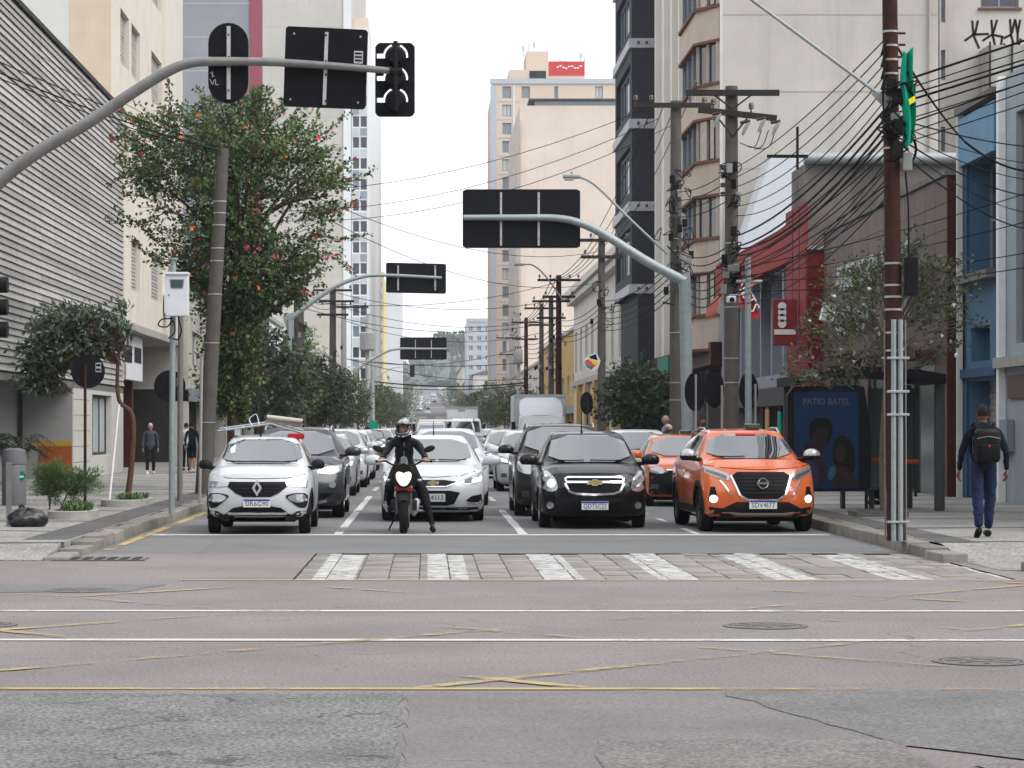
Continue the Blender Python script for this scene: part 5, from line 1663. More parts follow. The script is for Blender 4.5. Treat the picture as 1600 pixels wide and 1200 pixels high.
MB().bevbox(.05,.30,2.0,2.14,1.575,1.66,.02).build('roof_sign',M('lamp_dark'),c.root)
text_obj('roof_sign_letters','TAXI',.07,M('lettering_green'),c.root,(.175,1.995,1.62),'-y',.002)
c.decal('sun_strip',[(-.16,1.475),(.16,1.475),(.155,1.505),(-.155,1.505)],'banner_red',off=.036)

# ---------- white saloon behind the motorcycle
S=std_profiles(base_spec(L=4.67,W=1.79,wb=2.70,fo=.94,tyre_r=.32,paint='paint_white',sweep=.36,
   lean=[(0.2,.10),(.35,.02),(.5,0),(.66,.04),(.8,.20),(.95,.40)]),
   .78,.92,1.30,.99,2.05,1.45,3.45,1.36,1.10,.96,clear=.17)
c=Car('saloon_car','white saloon with gold bow badge stopped behind the motorcyclist',S,(.09,42.1,0))
c.decal('upper_grille',[(-.40,.685),(-.20,.715),(.20,.715),(.40,.685),(.46,.735),(.40,.66),(.22,.615),(-.22,.615),(-.40,.66),(-.46,.735)],'grille_black',off=.012)
c.ribbon('chrome_trim',[(-.47,.745),(-.38,.655),(-.22,.605),(.22,.605),(.38,.655),(.47,.745)],.018,'chrome',off=.022)
c.decal('lower_grille',[(-.46,.50),(-.30,.535),(.30,.535),(.46,.50),(.36,.31),(.25,.28),(-.25,.28),(-.36,.31)],'grille_black',off=.012)
for i in range(3): c.ribbon('grille_bar',[(-.38,.47-.06*i),(.38,.47-.06*i)],.012,'trim_dark',off=.02)
c.pair('headlight',[(.46,.66),(.52,.72),(.70,.80),(.84,.86),(.86,.78),(.80,.66),(.60,.635)],'lamp_clear',off=.014,rnd_=1)
c.pair('headlight_lens',[(.52,.67),(.56,.72),(.66,.755),(.68,.66)],'lamp_dark',off=.02)
c.pair('headlight_beam',[(.66,.665),(.67,.72),(.84,.77),(.815,.69)],'lamp_on',off=.024)
c.pair('foglamp_pocket',[(.56,.37),(.66,.44),(.83,.47),(.84,.33),(.60,.335)],'grille_black',off=.012)
c.pair('chrome_fin',[(.58,.325),(.84,.325),(.84,.305),(.60,.31)],'chrome',off=.018)
c.decal('bumper_skirt',[(-.84,.25),(.84,.25),(.82,.17),(-.82,.17)],'trim_dark',off=.010)
c.bowtie(0,.665,.21,.05)
c.wind([(-.70,1.01),(.70,1.01),(.585,1.40),(-.585,1.40)])
side_glass(c,(1.55,2.2,3.4,3.9),1.0,1.36)
c.mirrors(1.02,1.42,'paint_white',out=.15,w=.27,h=.17)
c.plate(.415,'4113',h=.135,w=.42,blue=False,grey=True)
c.ribbon('bonnet_seam',[(-.78,.87),(-.5,.79),(0,.755),(.5,.79),(.78,.87)],.010,'black_matte',off=.002)
c.wiper([(-.55,1.03),(-.2,1.02),(.05,1.03)]); c.wiper([(.1,1.03),(.4,1.02),(.58,1.03)])
c.antenna(.02,2.9,.28,.12)

# ---------- dark grey suv behind the hatchback
S=std_profiles(base_spec(L=4.45,W=1.82,wb=2.67,fo=.85,tyre_r=.345,tyre_w=.22,paint='paint_graphite',sweep=.30),
   .98,1.05,1.15,1.09,1.85,1.60,3.6,1.53,1.12,1.02,clear=.22)
c=Car('suv_car','dark grey crossover with lit headlamps behind the white hatchback',S,(-2.37,43.7,0))
for sx in (-1,1):
    c.decal('kidney_grille',[(sx*.04,.86),(sx*.36,.85),(sx*.32,.66),(sx*.06,.65)],'grille_black',off=.012,rnd_=1)
c.pair('headlight',[(.44,.80),(.46,.88),(.70,.93),(.86,.95),(.84,.82),(.66,.775)],'lamp_clear',off=.014)
c.pair('headlight_ring',[(.50,.815),(.52,.87),(.62,.885),(.62,.815)],'lamp_on',off=.02); c.pair('headlight_ring',[(.66,.82),(.66,.89),(.80,.915),(.79,.835)],'lamp_on',off=.02)
for sx in (-1,1):
    c.decal('foglamp',[(sx*(.70+.06*math.cos(t*.5236)),.60+.06*math.sin(t*.5236)) for t in range(12)],'lamp_clear',off=.015)
c.decal('intake',[(-.72,.45),(.72,.45),(.55,.34),(-.55,.34)],'grille_black',off=.01); c.ribbon('silver_lip',[(-.60,.31),(-.4,.27),(.4,.27),(.60,.31)],.05,'paint_silver',off=.02)
c.wind([(-.72,1.12),(.72,1.12),(.59,1.535),(-.59,1.535)])
side_glass(c,(1.42,2.0,3.5,3.8),1.08,1.49)
c.mirrors(1.16,1.28,'paint_graphite',out=.13,w=.24,h=.17); c.rails(2.0,3.7,.60,'steel_bright')


# ---------- generic cars for the rest of the queue
def generic(name,label,loc,paint,L=4.3,W=1.78,H=1.5,lit=True,rails=False,group='cars queued in the street',cat='car',plate=None,rz=0,taxi=False,grille='grille_black',suv=False):
    k=H/1.5
    S=std_profiles(base_spec(L=L,W=W,wb=L*.61,fo=.84,tyre_r=.31*(1.08 if suv else 1),paint=paint,sweep=.30,cat=cat),
       .88*k,.98*k,1.15,1.02*k,1.85,H-.01,L*.80,(H-.08),1.05*k,.97*k,clear=.2)
    c=Car(name,label,S,loc,rz,group)
    w=W/2
    c.decal('grille',[(-.45,.76*k),(.45,.76*k),(.40,.60*k),(-.40,.60*k)],grille,off=.012)
    c.ribbon('chrome_trim',[(-.46,.77*k),(.46,.77*k)],.022,'chrome',off=.022)
    c.decal('intake',[(-.55,.45),(.55,.45),(.45,.28),(-.45,.28)],'grille_black',off=.01)
    c.pair('headlight',[(.50*w/.88,.70*k),(.52*w/.88,.80*k),(.72*w/.88,.88*k),(.84*w/.88,.90*k),(.83*w/.88,.74*k),(.66*w/.88,.68*k)],'lamp_clear',off=.014,rnd_=1)
    if lit: c.pair('headlight_beam',[(.60*w/.88,.72*k),(.61*w/.88,.78*k),(.78*w/.88,.83*k),(.77*w/.88,.75*k)],'lamp_on',off=.022)
    c.pair('foglamp',[(.62*w/.88,.36),(.62*w/.88,.46),(.76*w/.88,.46),(.76*w/.88,.36)],'lamp_dark',off=.012)
    ww=.79*w
    c.wind([(-ww,1.05*k),(ww,1.05*k),(.655*w,H-.055),(-.655*w,H-.055)])
    side_glass(c,(1.42,2.0,L*.78,L*.86),1.0*k,H-.11)
    c.mirrors(1.07*k,1.30,paint,out=.13,w=.24,h=.16)
    if plate: c.plate(.52*k,plate,h=.13,w=.40)
    if rails: c.rails(2.0,L*.82,.60*w/.89,'steel_bright',up=.07)
    if taxi:
        MB().bevbox(-.0,.24,2.0,2.12,H,H+.09,.02).build('roof_sign',M('lamp_dark'),c.root)
        text_obj('roof_sign_letters','TAXI',.065,M('lettering_green'),c.root,(.12,1.995,H+.048),'-y',.002)
    return c
generic('suv_car','tall black suv with silver roof rails behind the black saloon',(2.48,44.6,0),'paint_black',4.5,1.84,1.67,False,True,suv=True)
c=generic('taxi_car','orange taxi with black lower front behind the orange suv taxi',(5.28,50.2,0),'paint_orange',4.06,1.75,1.46,False,group='orange taxis',taxi=True)
c.decal('black_front',[(-.80,.70),(.80,.70),(.80,.24),(-.80,.24)],'trim_dark',off=.008); c.decal('red_sticker',[(-.06,.62),(.06,.62),(.06,.46),(-.06,.46)],'banner_red',off=.02)
generic('car','white car parked behind the two orange taxis',(5.0,57.5,0),'paint_white',4.3,1.78,1.55,False)
generic('car','silver white saloon third in the kerb side queue',(-2.55,57.8,0),'paint_silver',4.6,1.8,1.46,True)
generic('car','white suv fourth in the kerb side queue',(-2.50,66.0,0),'paint_white',4.4,1.82,1.56,False,suv=True)
generic('car','white hatchback fifth in the kerb side queue',(-2.5,76.0,0),'paint_white',4.0,1.74,1.52,False)
c=generic('car','white car with roof rack right behind the white saloon',(.38,50.6,0),'paint_white',4.4,1.78,1.58,False,True)
rk=thing('roof_rack','pale roof rack bar on the car behind the white saloon','roof rack',(.38,53.0,1.585))
MB().tube([(-.6,0,0),(-.55,0,.16),(.55,0,.16),(.6,0,0)],.022,8).build('bar',M('white_paint'),rk,50)
MB().tube([(.62,.8,0),(.62,.8,.22)],.01,5).build('aerial',M('black_plastic'),rk)

def far_copy(src,label,loc,rz=0,group='distant cars along the avenue'):
    o=copy_tree(src.root); o.location=loc; o.rotation_euler=(0,0,rz)
    o['label']=label; o['group']=group
    o.name='distant_car'
    return o
simple=[]
for pnt in ('paint_white','paint_silver','paint_black','paint_red'):
    k=generic('distant_car','x',(0,0,0),pnt,4.3,1.78,1.52,True,group='distant cars along the avenue')
    simple.append(k)
PARK=[(4.95,88,0,'white car parked just before the pale box truck'),(4.4,128,1,'silver car parked first behind the pale box truck'),(4.3,139,2,'black car parked second behind the pale box truck'),
      (4.2,150,0,'white car parked third behind the pale box truck'),(4.3,161,1,'silver car parked fourth behind the pale box truck'),(4.4,172,0,'white car parked last before the angled box truck'),
      (-2.7,92,1,'silver car sixth in the kerb side queue'),(-2.7,112,2,'black car seventh in the kerb side queue'),(-2.7,140,0,'white car eighth in the kerb side queue'),(-2.8,182,0,'white car by the helmet of the motorcyclist'),
      (.2,68,2,'black car hidden behind the roof rack car'),(.1,120,1,'silver car in the middle lane before the tan van'),(2.6,62,0,'white car behind the tall black suv'),(2.6,78,1,'silver car in the third lane behind the black suv'),
      (2.7,215,0,'white car behind the angled box truck')]
used=set()
for (x,y,k,lab) in PARK:
    far_src=simple[k]
    if k not in used:
        used.add(k); far_src.root.location=(x,y,0); far_src.root['label']=lab
    else: far_copy(far_src,lab,(x,y,0))
rr=random.Random(11)
ORD=['first','second','third','fourth','fifth','sixth','seventh','eighth','ninth','tenth','eleventh','twelfth','thirteenth','fourteenth','fifteenth','sixteenth','seventeenth','eighteenth','nineteenth','twentieth','last']
CN=['white','silver','black','red']
for x,ln in ((-2.8,'kerb side lane'),(.1,'middle lane'),(2.7,'third lane')):
    n_=0
    for y in range(265,1150,30):
        if rr.random()<.5 or n_>=len(ORD): continue
        k=rr.choice((0,0,1,1,2,3)); yy=y+rr.uniform(-8,8)
        lab='tiny %s car, %s in the %s of the climbing far avenue'%(CN[k],ORD[n_],ln)
        if k not in used:
            used.add(k); o=simple[k].root; o['label']=lab; o.location=(x,yy,GZ(yy))
        else: o=far_copy(simple[k],lab,(x+rr.uniform(-.2,.2),yy,GZ(yy)))
        o.rotation_euler=(math.atan((GZ(yy+2)-GZ(yy-2))/4),0,0)
        n_+=1
# ---------- trucks
def truck(name,label,loc,rz,w,h,L,cab_h,box_mat,deflector=True):
    t=thing(name,label,'truck',loc,rz,'trucks in the street')
    hw_=w/2
    mb=MB(); cw=hw_*.93
    # cab side profile extruded with a tapered top
    prof=[(.0,.45),(-.02,1.0),(.06,1.25),(.32,cab_h-.12),(.5,cab_h),(1.65,cab_h),(1.65,.45)]
    vs=[];n=len(prof)
    for sx in (-1,1):
        for (y,z) in prof: vs.append((sx*(cw if z<1.3 else cw*.93),y+(.0),z))
    for i in range(n):
        j=(i+1)%n; mb.f.append((i,j,n+j,n+i))
    mb.v=vs; mb.f+= [tuple(range(n-1,-1,-1)),tuple(range(n,2*n))]
    bm=bmesh.new(); me=bpy.data.meshes.new('cab'); me.from_pydata(mb.v,[],mb.f); bm.from_mesh(me)
    bmesh.ops.recalc_face_normals(bm,faces=bm.faces)
    bmesh.ops.bevel(bm,geom=bm.edges[:],offset=.07,segments=3,affect='EDGES'); bm.to_mesh(me); bm.free()
    me.materials.append(M('paint_white')); sharpen(me,35)
    cab=link_mesh('cab',me,t)
    mb=MB(); mb.add([(-cw*.86,.075,1.28),(cw*.86,.075,1.28),(cw*.80,.295,cab_h-.2),(-cw*.80,.295,cab_h-.2)],[(0,1,2,3)])
    mb.v=[(a,b-.012,c_) for a,b,c_ in mb.v]
    MB().add(mb.v+[(a,b+.03,c_) for a,b,c_ in mb.v],[(0,1,2,3),(4,7,6,5),(0,4,5,1),(1,5,6,2),(2,6,7,3),(3,7,4,0)]).build('windscreen',M('car_glass'),cab)
    for sx in (-1,1):
        MB().box(sx*cw*.94-.012,sx*cw*.94+.012,.5,1.4,1.32,cab_h-.22).build('side_window',M('car_glass'),cab)
        MB().bevbox(sx*(cw*.62)-.20,sx*(cw*.62)+.20,-.05,.04,.82,1.0,.03).build('headlight',M('lamp_clear'),cab)
        m_=MB().bevbox(sx*(hw_+.10)-.09,sx*(hw_+.10)+.09,.25,.35,1.35,1.85,.03); m_.cyl((sx*(cw-.1),.4,1.6),(sx*(hw_+.1),.32,1.6),.02,.02,6); m_.build('side_mirror',M('black_plastic'),cab)
    MB().bevbox(-cw*.9,cw*.9,-.06,.1,.42,.66,.03).build('bumper',M('trim_dark'),cab)
    MB().bevbox(-cw*.5,cw*.5,-.035,.05,.84,1.0,.02).build('grille',M('grille_black'),cab)
    bx=MB().bevbox(-hw_,hw_,1.75,L,.85,h,.04).build('cargo_box',M(box_mat),t)
    for sx in (-1,1): MB().box(sx*hw_-.015,sx*hw_+.015,1.74,1.80,.86,h-.01).build('corner_rail',M('steel_bright'),bx)
    MB().box(-hw_+.01,hw_-.01,1.70,1.749,h-.12,h+.01).build('top_rail',M('steel_bright'),bx)
    MB().bevbox(-.25,.25,1.70,1.745,h-.30,h-.22,.01).build('emblem',M('frame_grey'),bx)
    if deflector:
        mb=MB(); n=9; vs=[];fs=[]
        for i in range(n):
            u=i/(n-1)*2-1
            x=u*hw_*.84; yb=.45+.25*u*u; 
            vs+=[(x,yb,cab_h-.02),(x,yb+.35,cab_h+.35),(x*.95,1.7,h-.12 if abs(u)<.9 else h-.25)]
        for i in range(n-1):
            for k in range(2): fs.append((3*i+k,3*i+3+k,3*i+4+k,3*i+1+k))
        link_mesh('wind_deflector',mb.add(vs,fs).mesh('wind_deflector',M('white_panel'),50),t)
        em=MB().prism([(-.32,0),(-.12,.06),(0,.09),(.12,.06),(.32,0),(.12,-.06),(0,-.08),(-.12,-.06)],'xz',.6,.62); 
        e=em.build('emblem',M('frame_grey'),t); e.location=(0,.27,cab_h+.42); e.rotation_euler=(R(-25),0,0)
    for wy in (.85,L-1.2):
        for sx in (-1,1):
            wv=MB().lathe([(.22,-.11),(.36,-.12),(.39,-.08),(.39,.08),(.36,.12),(.22,.11)],n=26,axis='x').build('wheel',M('tyre'),t,40); wv.location=(sx*(hw_-.16),wy,.39)
            MB().lathe([(.21,-.1),(.21,.125),(.1,.13),(.1,.09)],n=20,axis='x').build('rim',M('rim_alloy'),wv,40)
    MB().box(-hw_*.5,hw_*.5,1.2,L-.2,.5,.84).build('chassis',M('black_matte'),t)
    return t
truck('box_truck','pale box truck with winged emblem over the cab in the kerb bay',(4.86,106,0),0,2.2,3.02,7.0,2.15,'truck_box')
truck('box_truck','white box truck standing at an angle in the middle distance',(2.85,178,0),R(13),2.4,3.1,6.6,2.25,'truck_box',False)
t=truck('delivery_van','tan boxed delivery van above the roof rack car',(.22,150,0),0,1.9,2.5,5.2,1.95,'van_tan',False)
# ------------------------------------------------------------------ vegetation
def leaf(mb, p, d, n, l, w):
    d=d.normalized(); s=d.cross(n)
    s=s.normalized() if s.length>1e-6 else Vector((1,0,0))
    n2=s.cross(d)
    b=len(mb.v)
    m=p+d*l*.45+n2*(l*.06)
    mb.v += [tuple(p),tuple(m+s*w/2),tuple(p+d*l),tuple(m-s*w/2)]
    mb.f.append((b,b+1,b+2,b+3))
def rvec(r):
    while True:
        v=Vector((r.uniform(-1,1),r.uniform(-1,1),r.uniform(-1,1)))
        if .05<v.length<=1: return v.normalized()
def flower(mb, p, r, size):
    n=rvec(r); 
    for k in range(5):
        a=rvec(r); a=(a-n*a.dot(n))
        if a.length>1e-4: leaf(mb,p,(a.normalized()+n*.5),n,size,size*.75)
def twigs(r, mbl, mbw, base, tip, n, ll, lw, spread, droop=0.0, wood=.012, mbf=None, pf=0.0, fs=.1):
    """a bent twig with n leaves set along it"""
    mid=(base+tip)/2+Vector((r.uniform(-.1,.1),r.uniform(-.1,.1),r.uniform(0,.15)))
    if mbw is not None: mbw.tube([base,mid,tip],[wood,wood*.7,wood*.3],4,False)
    ax=(tip-base).normalized()
    for i in range(n):
        t=r.uniform(.15,1.0)
        p=(base.lerp(mid,t*2) if t<.5 else mid.lerp(tip,t*2-1))+rvec(r)*spread*.35
        d=(ax*.5+rvec(r)*.9+Vector((0,0,-droop)))
        leaf(mbl,p,d,rvec(r)+Vector((0,0,.8)),ll*r.uniform(.7,1.2),lw*r.uniform(.7,1.2))
    if mbf is not None and r.random()<pf: flower(mbf,tip,r,fs)

def crown_tree(name,label,cat,base,trunk,shape,nt,seed,leafmat_,ll,lw,nl=14,bark='bark_grey',flowers=None,group=None,gap=.35,core=.6,droop=.2,trunk_r=.09,depth_k=.9,tw=.55):
    """shape: list of (z, x0, x1) in world metres giving the crown's outline; depth follows the width"""
    r=random.Random(seed)
    t=thing(name,label,cat,base,0,group)
    B=Vector(base)
    tk=MB(); pts=[Vector(p)-B for p in trunk]
    tk.tube(smoothpath(pts,5),[lerp(trunk_r,trunk_r*.45,i/(5*(len(pts)-1))) for i in range(5*(len(pts)-1)+1)],10)
    top=pts[-1]
    L_=MB(); Wd=MB(); F_=[MB(),MB()]
    zs=[s[0] for s in shape]; z0,z1=min(zs),max(zs)
    shp=sorted(shape)
    def ext(z): return interp([(s[0],s[1]) for s in shp],z), interp([(s[0],s[2]) for s in shp],z)
    # clump centres fill the outline unevenly
    cl=[]
    tries=0
    while len(cl)<nt and tries<nt*30:
        tries+=1
        z=r.uniform(z0,z1); a,b=ext(z); w=(b-a)/2; cx=(a+b)/2
        if w<=.02 or r.random()>max(.15,w/3.0)*1.4: continue
        th=r.uniform(0,2*math.pi); q=math.sqrt(r.random())
        if q<core and r.random()<.25: continue
        p=Vector((cx+w*q*math.cos(th), B.y+w*depth_k*q*math.sin(th), z))
        # gaps: low-frequency noise thins the crown
        nv=math.sin(p.x*2.1+seed)+math.sin(p.y*1.7+seed*2)+math.sin(p.z*2.3+seed*3)
        if nv< -1.2+gap and r.random()<.75: continue
        cl.append((p-B, q))
    for p,q in cl:
        c=Vector((top.x*.4+p.x*.25, top.y*.4+p.y*.25, min(p.z-.3, lerp(top.z,p.z,.55))))
        out=(p-c); out=out.normalized() if out.length>.01 else Vector((0,0,1))
        L=tw*r.uniform(.6,1.3)*(1.25 if q>.8 else 1)
        b0=p-out*L*.55; tip=p+(out+rvec(r)*.5).normalized()*L*.6
        f_=None; pf=0
        if flowers: f_=F_[0] if r.random()<.6 else F_[1]; pf=flowers*(1.6 if q>.6 else .5)
        twigs(r,L_,Wd,b0,tip,nl,ll,lw,.35*L,droop,.008,f_,pf if p.z>3.2 else 0,.085)
    # limbs
    k=0
    for p,q in r.sample(cl,min(26,len(cl))):
        s=pts[-1]*r.uniform(.6,1.0)+pts[0]*0
        s=Vector((lerp(pts[-2].x,pts[-1].x,.6),lerp(pts[-2].y,pts[-1].y,.6),lerp(pts[-2].z,pts[-1].z,r.random())))
        m=(s+p)/2+Vector((0,0,.25))
        tk.tube(smoothpath([s,m,p],4),[lerp(trunk_r*.45,.010,i/8) for i in range(9)],6)
    tk.build('trunk',M(bark),t,50)
    link_mesh('crown',L_.raw('crown',M(leafmat_)),t)
    w=link_mesh('twigs',Wd.raw('twigs',M(bark)),t); w['kind']='stuff'
    if flowers:
        for i,m_ in enumerate(('flower_red','flower_orange')):
            if F_[i].f:
                o=link_mesh('blossom',F_[i].raw('blossom',M(m_)),t); o['kind']='stuff'
    return t

# big flowering tree on the left kerb
D=58.5
rows=[(148,345,400),(165,325,440),(185,200,470),(210,195,500),(240,205,515),(280,205,530),(320,215,530),(360,232,522),(400,250,510),(440,285,490),(470,310,468),(500,322,425),(540,324,405),(600,325,398),(655,335,392)]
shape=[(PZ(y,D),PX(a,D),PX(b,D)) for y,a,b in rows]
ft=crown_tree('flowering_tree','tall tree full of red blossoms growing behind the leaning concrete pole','tree',(PX(372,D),D,.15),
   [(PX(372,D),D,.15),(PX(366,D),D,2.0),(PX(372,D),D+.2,4.5),(PX(375,D),D,6.5)],shape,2000,5,'leaf_green',.12,.075,15,'bark',flowers=.06,gap=.85,trunk_r=.14,depth_k=.85,tw=.6)
# long sprigs standing out of its outline
r=random.Random(9); L_=MB(); Wd=MB(); Fm=MB()
B=Vector(ft.location)
for (a,b,c_,d_,e_,f_) in ((440,260,500,215,548,182),(450,300,510,270,552,255),(470,330,520,335,560,310),(480,360,530,372,575,362),(470,380,520,400,555,430),(270,200,262,160,266,132),(240,260,205,275,168,290),(260,330,220,350,172,345),(250,380,215,350,178,325),(240,200,215,185,180,172),(400,170,392,150,405,140),(440,220,465,160,480,140),(460,250,490,200,505,150),(270,420,235,400,205,372),(500,300,545,285,585,268),(430,190,440,165,436,150)):
    P=[Vector((PX(x,D),D+r.uniform(-.8,.8),PZ(y,D)))-B for x,y in ((a,b),(c_,d_),(e_,f_))]
    path=smoothpath(P,8); Wd.tube(path,[lerp(.014,.004,i/(len(path)-1)) for i in range(len(path))],5,False)
    for i in range(3,len(path)):
        for k in range(5): 
            leaf(L_,path[i]+rvec(r)*.06,rvec(r)+Vector((0,0,.2)),rvec(r)+Vector((0,0,.6)),.12*r.uniform(.6,1.1),.07)
        if r.random()<.10: flower(Fm,path[i]+rvec(r)*.08,r,.075)
o=link_mesh('sprigs',L_.raw('sprigs',M('leaf_green')),ft); o['kind']='stuff'
o=link_mesh('sprig_stems',Wd.raw('sprig_stems',M('bark')),ft); o['kind']='stuff'
o=link_mesh('blossom',Fm.raw('blossom',M('flower_red')),ft); o['kind']='stuff'

# young broad-leaved tree in a stone planter
D=47
px_=lambda x,y,dd=0.0: (PX(x,D),D+dd,PZ(y,D))
rows=[(490,70,190),(505,50,205),(525,48,205),(550,40,200),(575,34,120),(600,36,100),(615,60,88)]
shape=[(PZ(y,D),PX(a,D),PX(b,D)) for y,a,b in rows]
crown_tree('young_tree','young bent tree with big grey-green leaves held by a white stake','tree',(PX(198,D),D,.15),
   [(PX(198,D),D,.15),(PX(206,D),D,PZ(720,D)),(PX(207,D),D,PZ(650,D)),(PX(186,D),D,PZ(625,D)),(PX(184,D),D,PZ(570,D)),(PX(190,D),D,PZ(530,D))],
   shape,420,21,'leaf_greygreen',.155,.065,9,'bark',gap=.2,core=.3,trunk_r=.06,depth_k=.6,tw=.38,droop=.3)
st=thing('tree_stake','thin white stake leaning against the young bent tree','stake',(PX(170,D-.6),D-.6,.15))
MB().cyl((0,0,0),(PX(187,D)-PX(170,D-.6),.5,PZ(632,D)-.15),.022,.02,8).build('stake',M('white_paint'),st)
# thin tree with white flowers beside the bus shelter
D=41
rows=[(395,1405,1440),(430,1310,1500),(470,1290,1520),(510,1265,1505),(545,1240,1490),(580,1230,1440),(600,1240,1300)]
shape=[(PZ(y,D),PX(a,D),PX(b,D)) for y,a,b in rows]
crown_tree('thin_tree','thin tree with sparse leaves and white flowers over the bus shelter','tree',(PX(1376,D),D-.2,.15),
   [(PX(1376,D),D-.2,.15),(PX(1374,D),D-.2,1.2),(PX(1380,D),D-.2,2.4),(PX(1385,D),D-.1,3.2)],shape,300,33,'leaf_olive',.085,.045,12,'bark_grey',gap=.55,core=.2,trunk_r=.045,depth_k=.8,tw=.5)
tt=bpy.data.objects[[o.name for o in bpy.data.objects if o.name.startswith('thin_tree')][0]]
r=random.Random(4); Fm=MB()
for k in range(46):
    z=r.uniform(2.6,3.9); flower(Fm,Vector((r.uniform(-1.4,1.4),r.uniform(-.8,.6),z-.15)),r,.05)
o=link_mesh('blossom',Fm.raw('blossom',M('flower_white')),tt); o['kind']='stuff'
# street trees further down
def street_tree(x,y,h,w,seed,label,lm='leaf_olive',base_h=1.7,side='l'):
    zt=h; z0=base_h
    shape=[(z0,x-w*.25,x+w*.25),(lerp(z0,zt,.25),x-w*.48,x+w*.46),(lerp(z0,zt,.55),x-w*.5,x+w*.5),(lerp(z0,zt,.85),x-w*.33,x+w*.36),(zt,x-w*.1,x+w*.12)]
    zb=GZ(y)
    return crown_tree('street_tree',label,'tree',(x,y,.15+zb),[(x,y,.15+zb),(x+.1,y,base_h*.7),(x-.05,y,base_h+.6),(x,y,lerp(base_h,h,.6))],shape,300,seed,lm,.20,.12,11,'bark_grey',group='street trees along the pavements',gap=.1,core=.3,trunk_r=.10,tw=.7)
street_tree(-5.4,80,4.6,2.9,41,'dark street tree behind the white compact car, under the slatted front',lm='leaf_dark')
street_tree(-5.6,92,4.4,3.2,42,'olive street tree between the grey gantry post and concrete pole')
street_tree(-5.3,108,4.5,3.0,43,'dark street tree below the maroon building',lm='leaf_dark')
street_tree(-5.4,126,4.6,3.2,44,'olive street tree left of the pole with three crossarms')
street_tree(-5.2,150,4.8,3.4,45,'bushy street tree behind the green roundel sign')
street_tree(-5.2,185,5.0,4.0,46,'olive street tree beyond the third sign gantry post')
street_tree(-5.3,225,5.5,4.2,47,'far street tree just left of the delivery van',lm='leaf_dark')
street_tree(7.3,86,3.7,2.4,51,'low dark street tree in front of the charcoal building',lm='leaf_dark',base_h=1.4)
street_tree(7.3,205,5.0,4.2,52,'olive street tree above the angled box truck')
street_tree(7.4,240,5.2,4.4,53,'far street tree right of the angled box truck',lm='leaf_dark')
for i,y in enumerate((290,340,400,470,560,660,780,920)):
    for s in (-1,1):
        x=-5.5*(1 if s<0 else -1.35)
        t_=street_tree(x,y,GZ(y)+5.5+y*.004,4.6+max(0,(y-500)*.012),60+i*2+s,'small distant tree, %s of the far row by the %s'%(['first','second','third','fourth','fifth','sixth','seventh','last'][i],'yellow slab' if s<0 else 'old shops'),base_h=GZ(y)+1.6)

# yellow-flowered tuft over the maroon building
street_tree(-8.9,172,8.6,2.8,71,'yellow-green tree rising over the maroon building',lm='leaf_grass',base_h=5.0)

# wooded hill at the end of the avenue
r=random.Random(77); hb=MB()
vs=[];fs=[]; nx,ny=40,6
for j in range(ny):
    for i in range(nx):
        x=lerp(-520,520,i/(nx-1)); y=1550+j*130
        base=GZ(y)-2
        hgt=base+ (14+9*math.sin(x*.012+1.0)+5*math.sin(x*.04))*math.sin(math.pi*min(1,(j+.6)/(ny)))**.7 - 9*math.exp(-((x-(-30))/38)**2)
        vs.append((x,y,hgt))
for j in range(ny-1):
    for i in range(nx-1): fs.append((j*nx+i,j*nx+i+1,(j+1)*nx+i+1,(j+1)*nx+i))
struct(link_mesh('hill',hb.add(vs,fs).raw('hill',M('leaf_hill'))))
Lf=MB()
for k in range(9000):
    i=r.uniform(0,nx-1.01); j=r.uniform(0,ny-1.01); i0,j0=int(i),int(j)
    a=Vector(vs[j0*nx+i0]); b=Vector(vs[j0*nx+i0+1]); c_=Vector(vs[(j0+1)*nx+i0])
    p=a+(b-a)*(i-i0)+(c_-a)*(j-j0)+Vector((0,0,r.uniform(0,9)))
    if abs(p.x)>330: continue
    leaf(Lf,p,rvec(r)+Vector((0,0,.3)),rvec(r),r.uniform(4,8),r.uniform(3,6))
for k in range(9000):
    y=r.uniform(520,1500); s_=r.choice((-1,1)); x=s_*(14+abs(r.gauss(0,34)))
    leaf(Lf,Vector((x,y,GZ(y)+r.uniform(0,10)*min(1,.5+abs(x)/50))),rvec(r)+Vector((0,0,.3)),rvec(r),r.uniform(2.5,5),r.uniform(2,4))
o=link_mesh('woodland',Lf.raw('woodland',M('leaf_hill'))); tag(o,'hazy wooded hillside closing the end of the avenue','woodland',kind='stuff')
def araucaria(x,y,h,seed,label):
    r=random.Random(seed); zb=GZ(y)-2
    t=thing('pine_tree',label,'tree',(x,y,zb),0,'umbrella pines on the far hill')
    MB().cyl((0,0,0),(0,0,h),.9,.4,8).build('trunk',M('bark_grey'),t)
    mb=MB()
    for k in range(260):
        a=r.uniform(0,6.28); q=math.sqrt(r.random())*h*.30; lv=r.choice((.80,.9,1.0))
        leaf(mb,Vector((math.cos(a)*q,math.sin(a)*q,h*lv+q*.12+r.uniform(-.6,.6))),rvec(r)+Vector((0,0,.3)),rvec(r),2.6,1.8)
    link_mesh('crown',mb.raw('crown',M('leaf_hill')),t)
araucaria(PX(706,1250),1250,PZ(527,1250)-GZ(1250)+2,1,'flat-topped umbrella pine left of the glass apartment tower')
araucaria(PX(722,1300),1300,PZ(532,1300)-GZ(1300)+2,2,'lower umbrella pine touching the glass apartment tower')

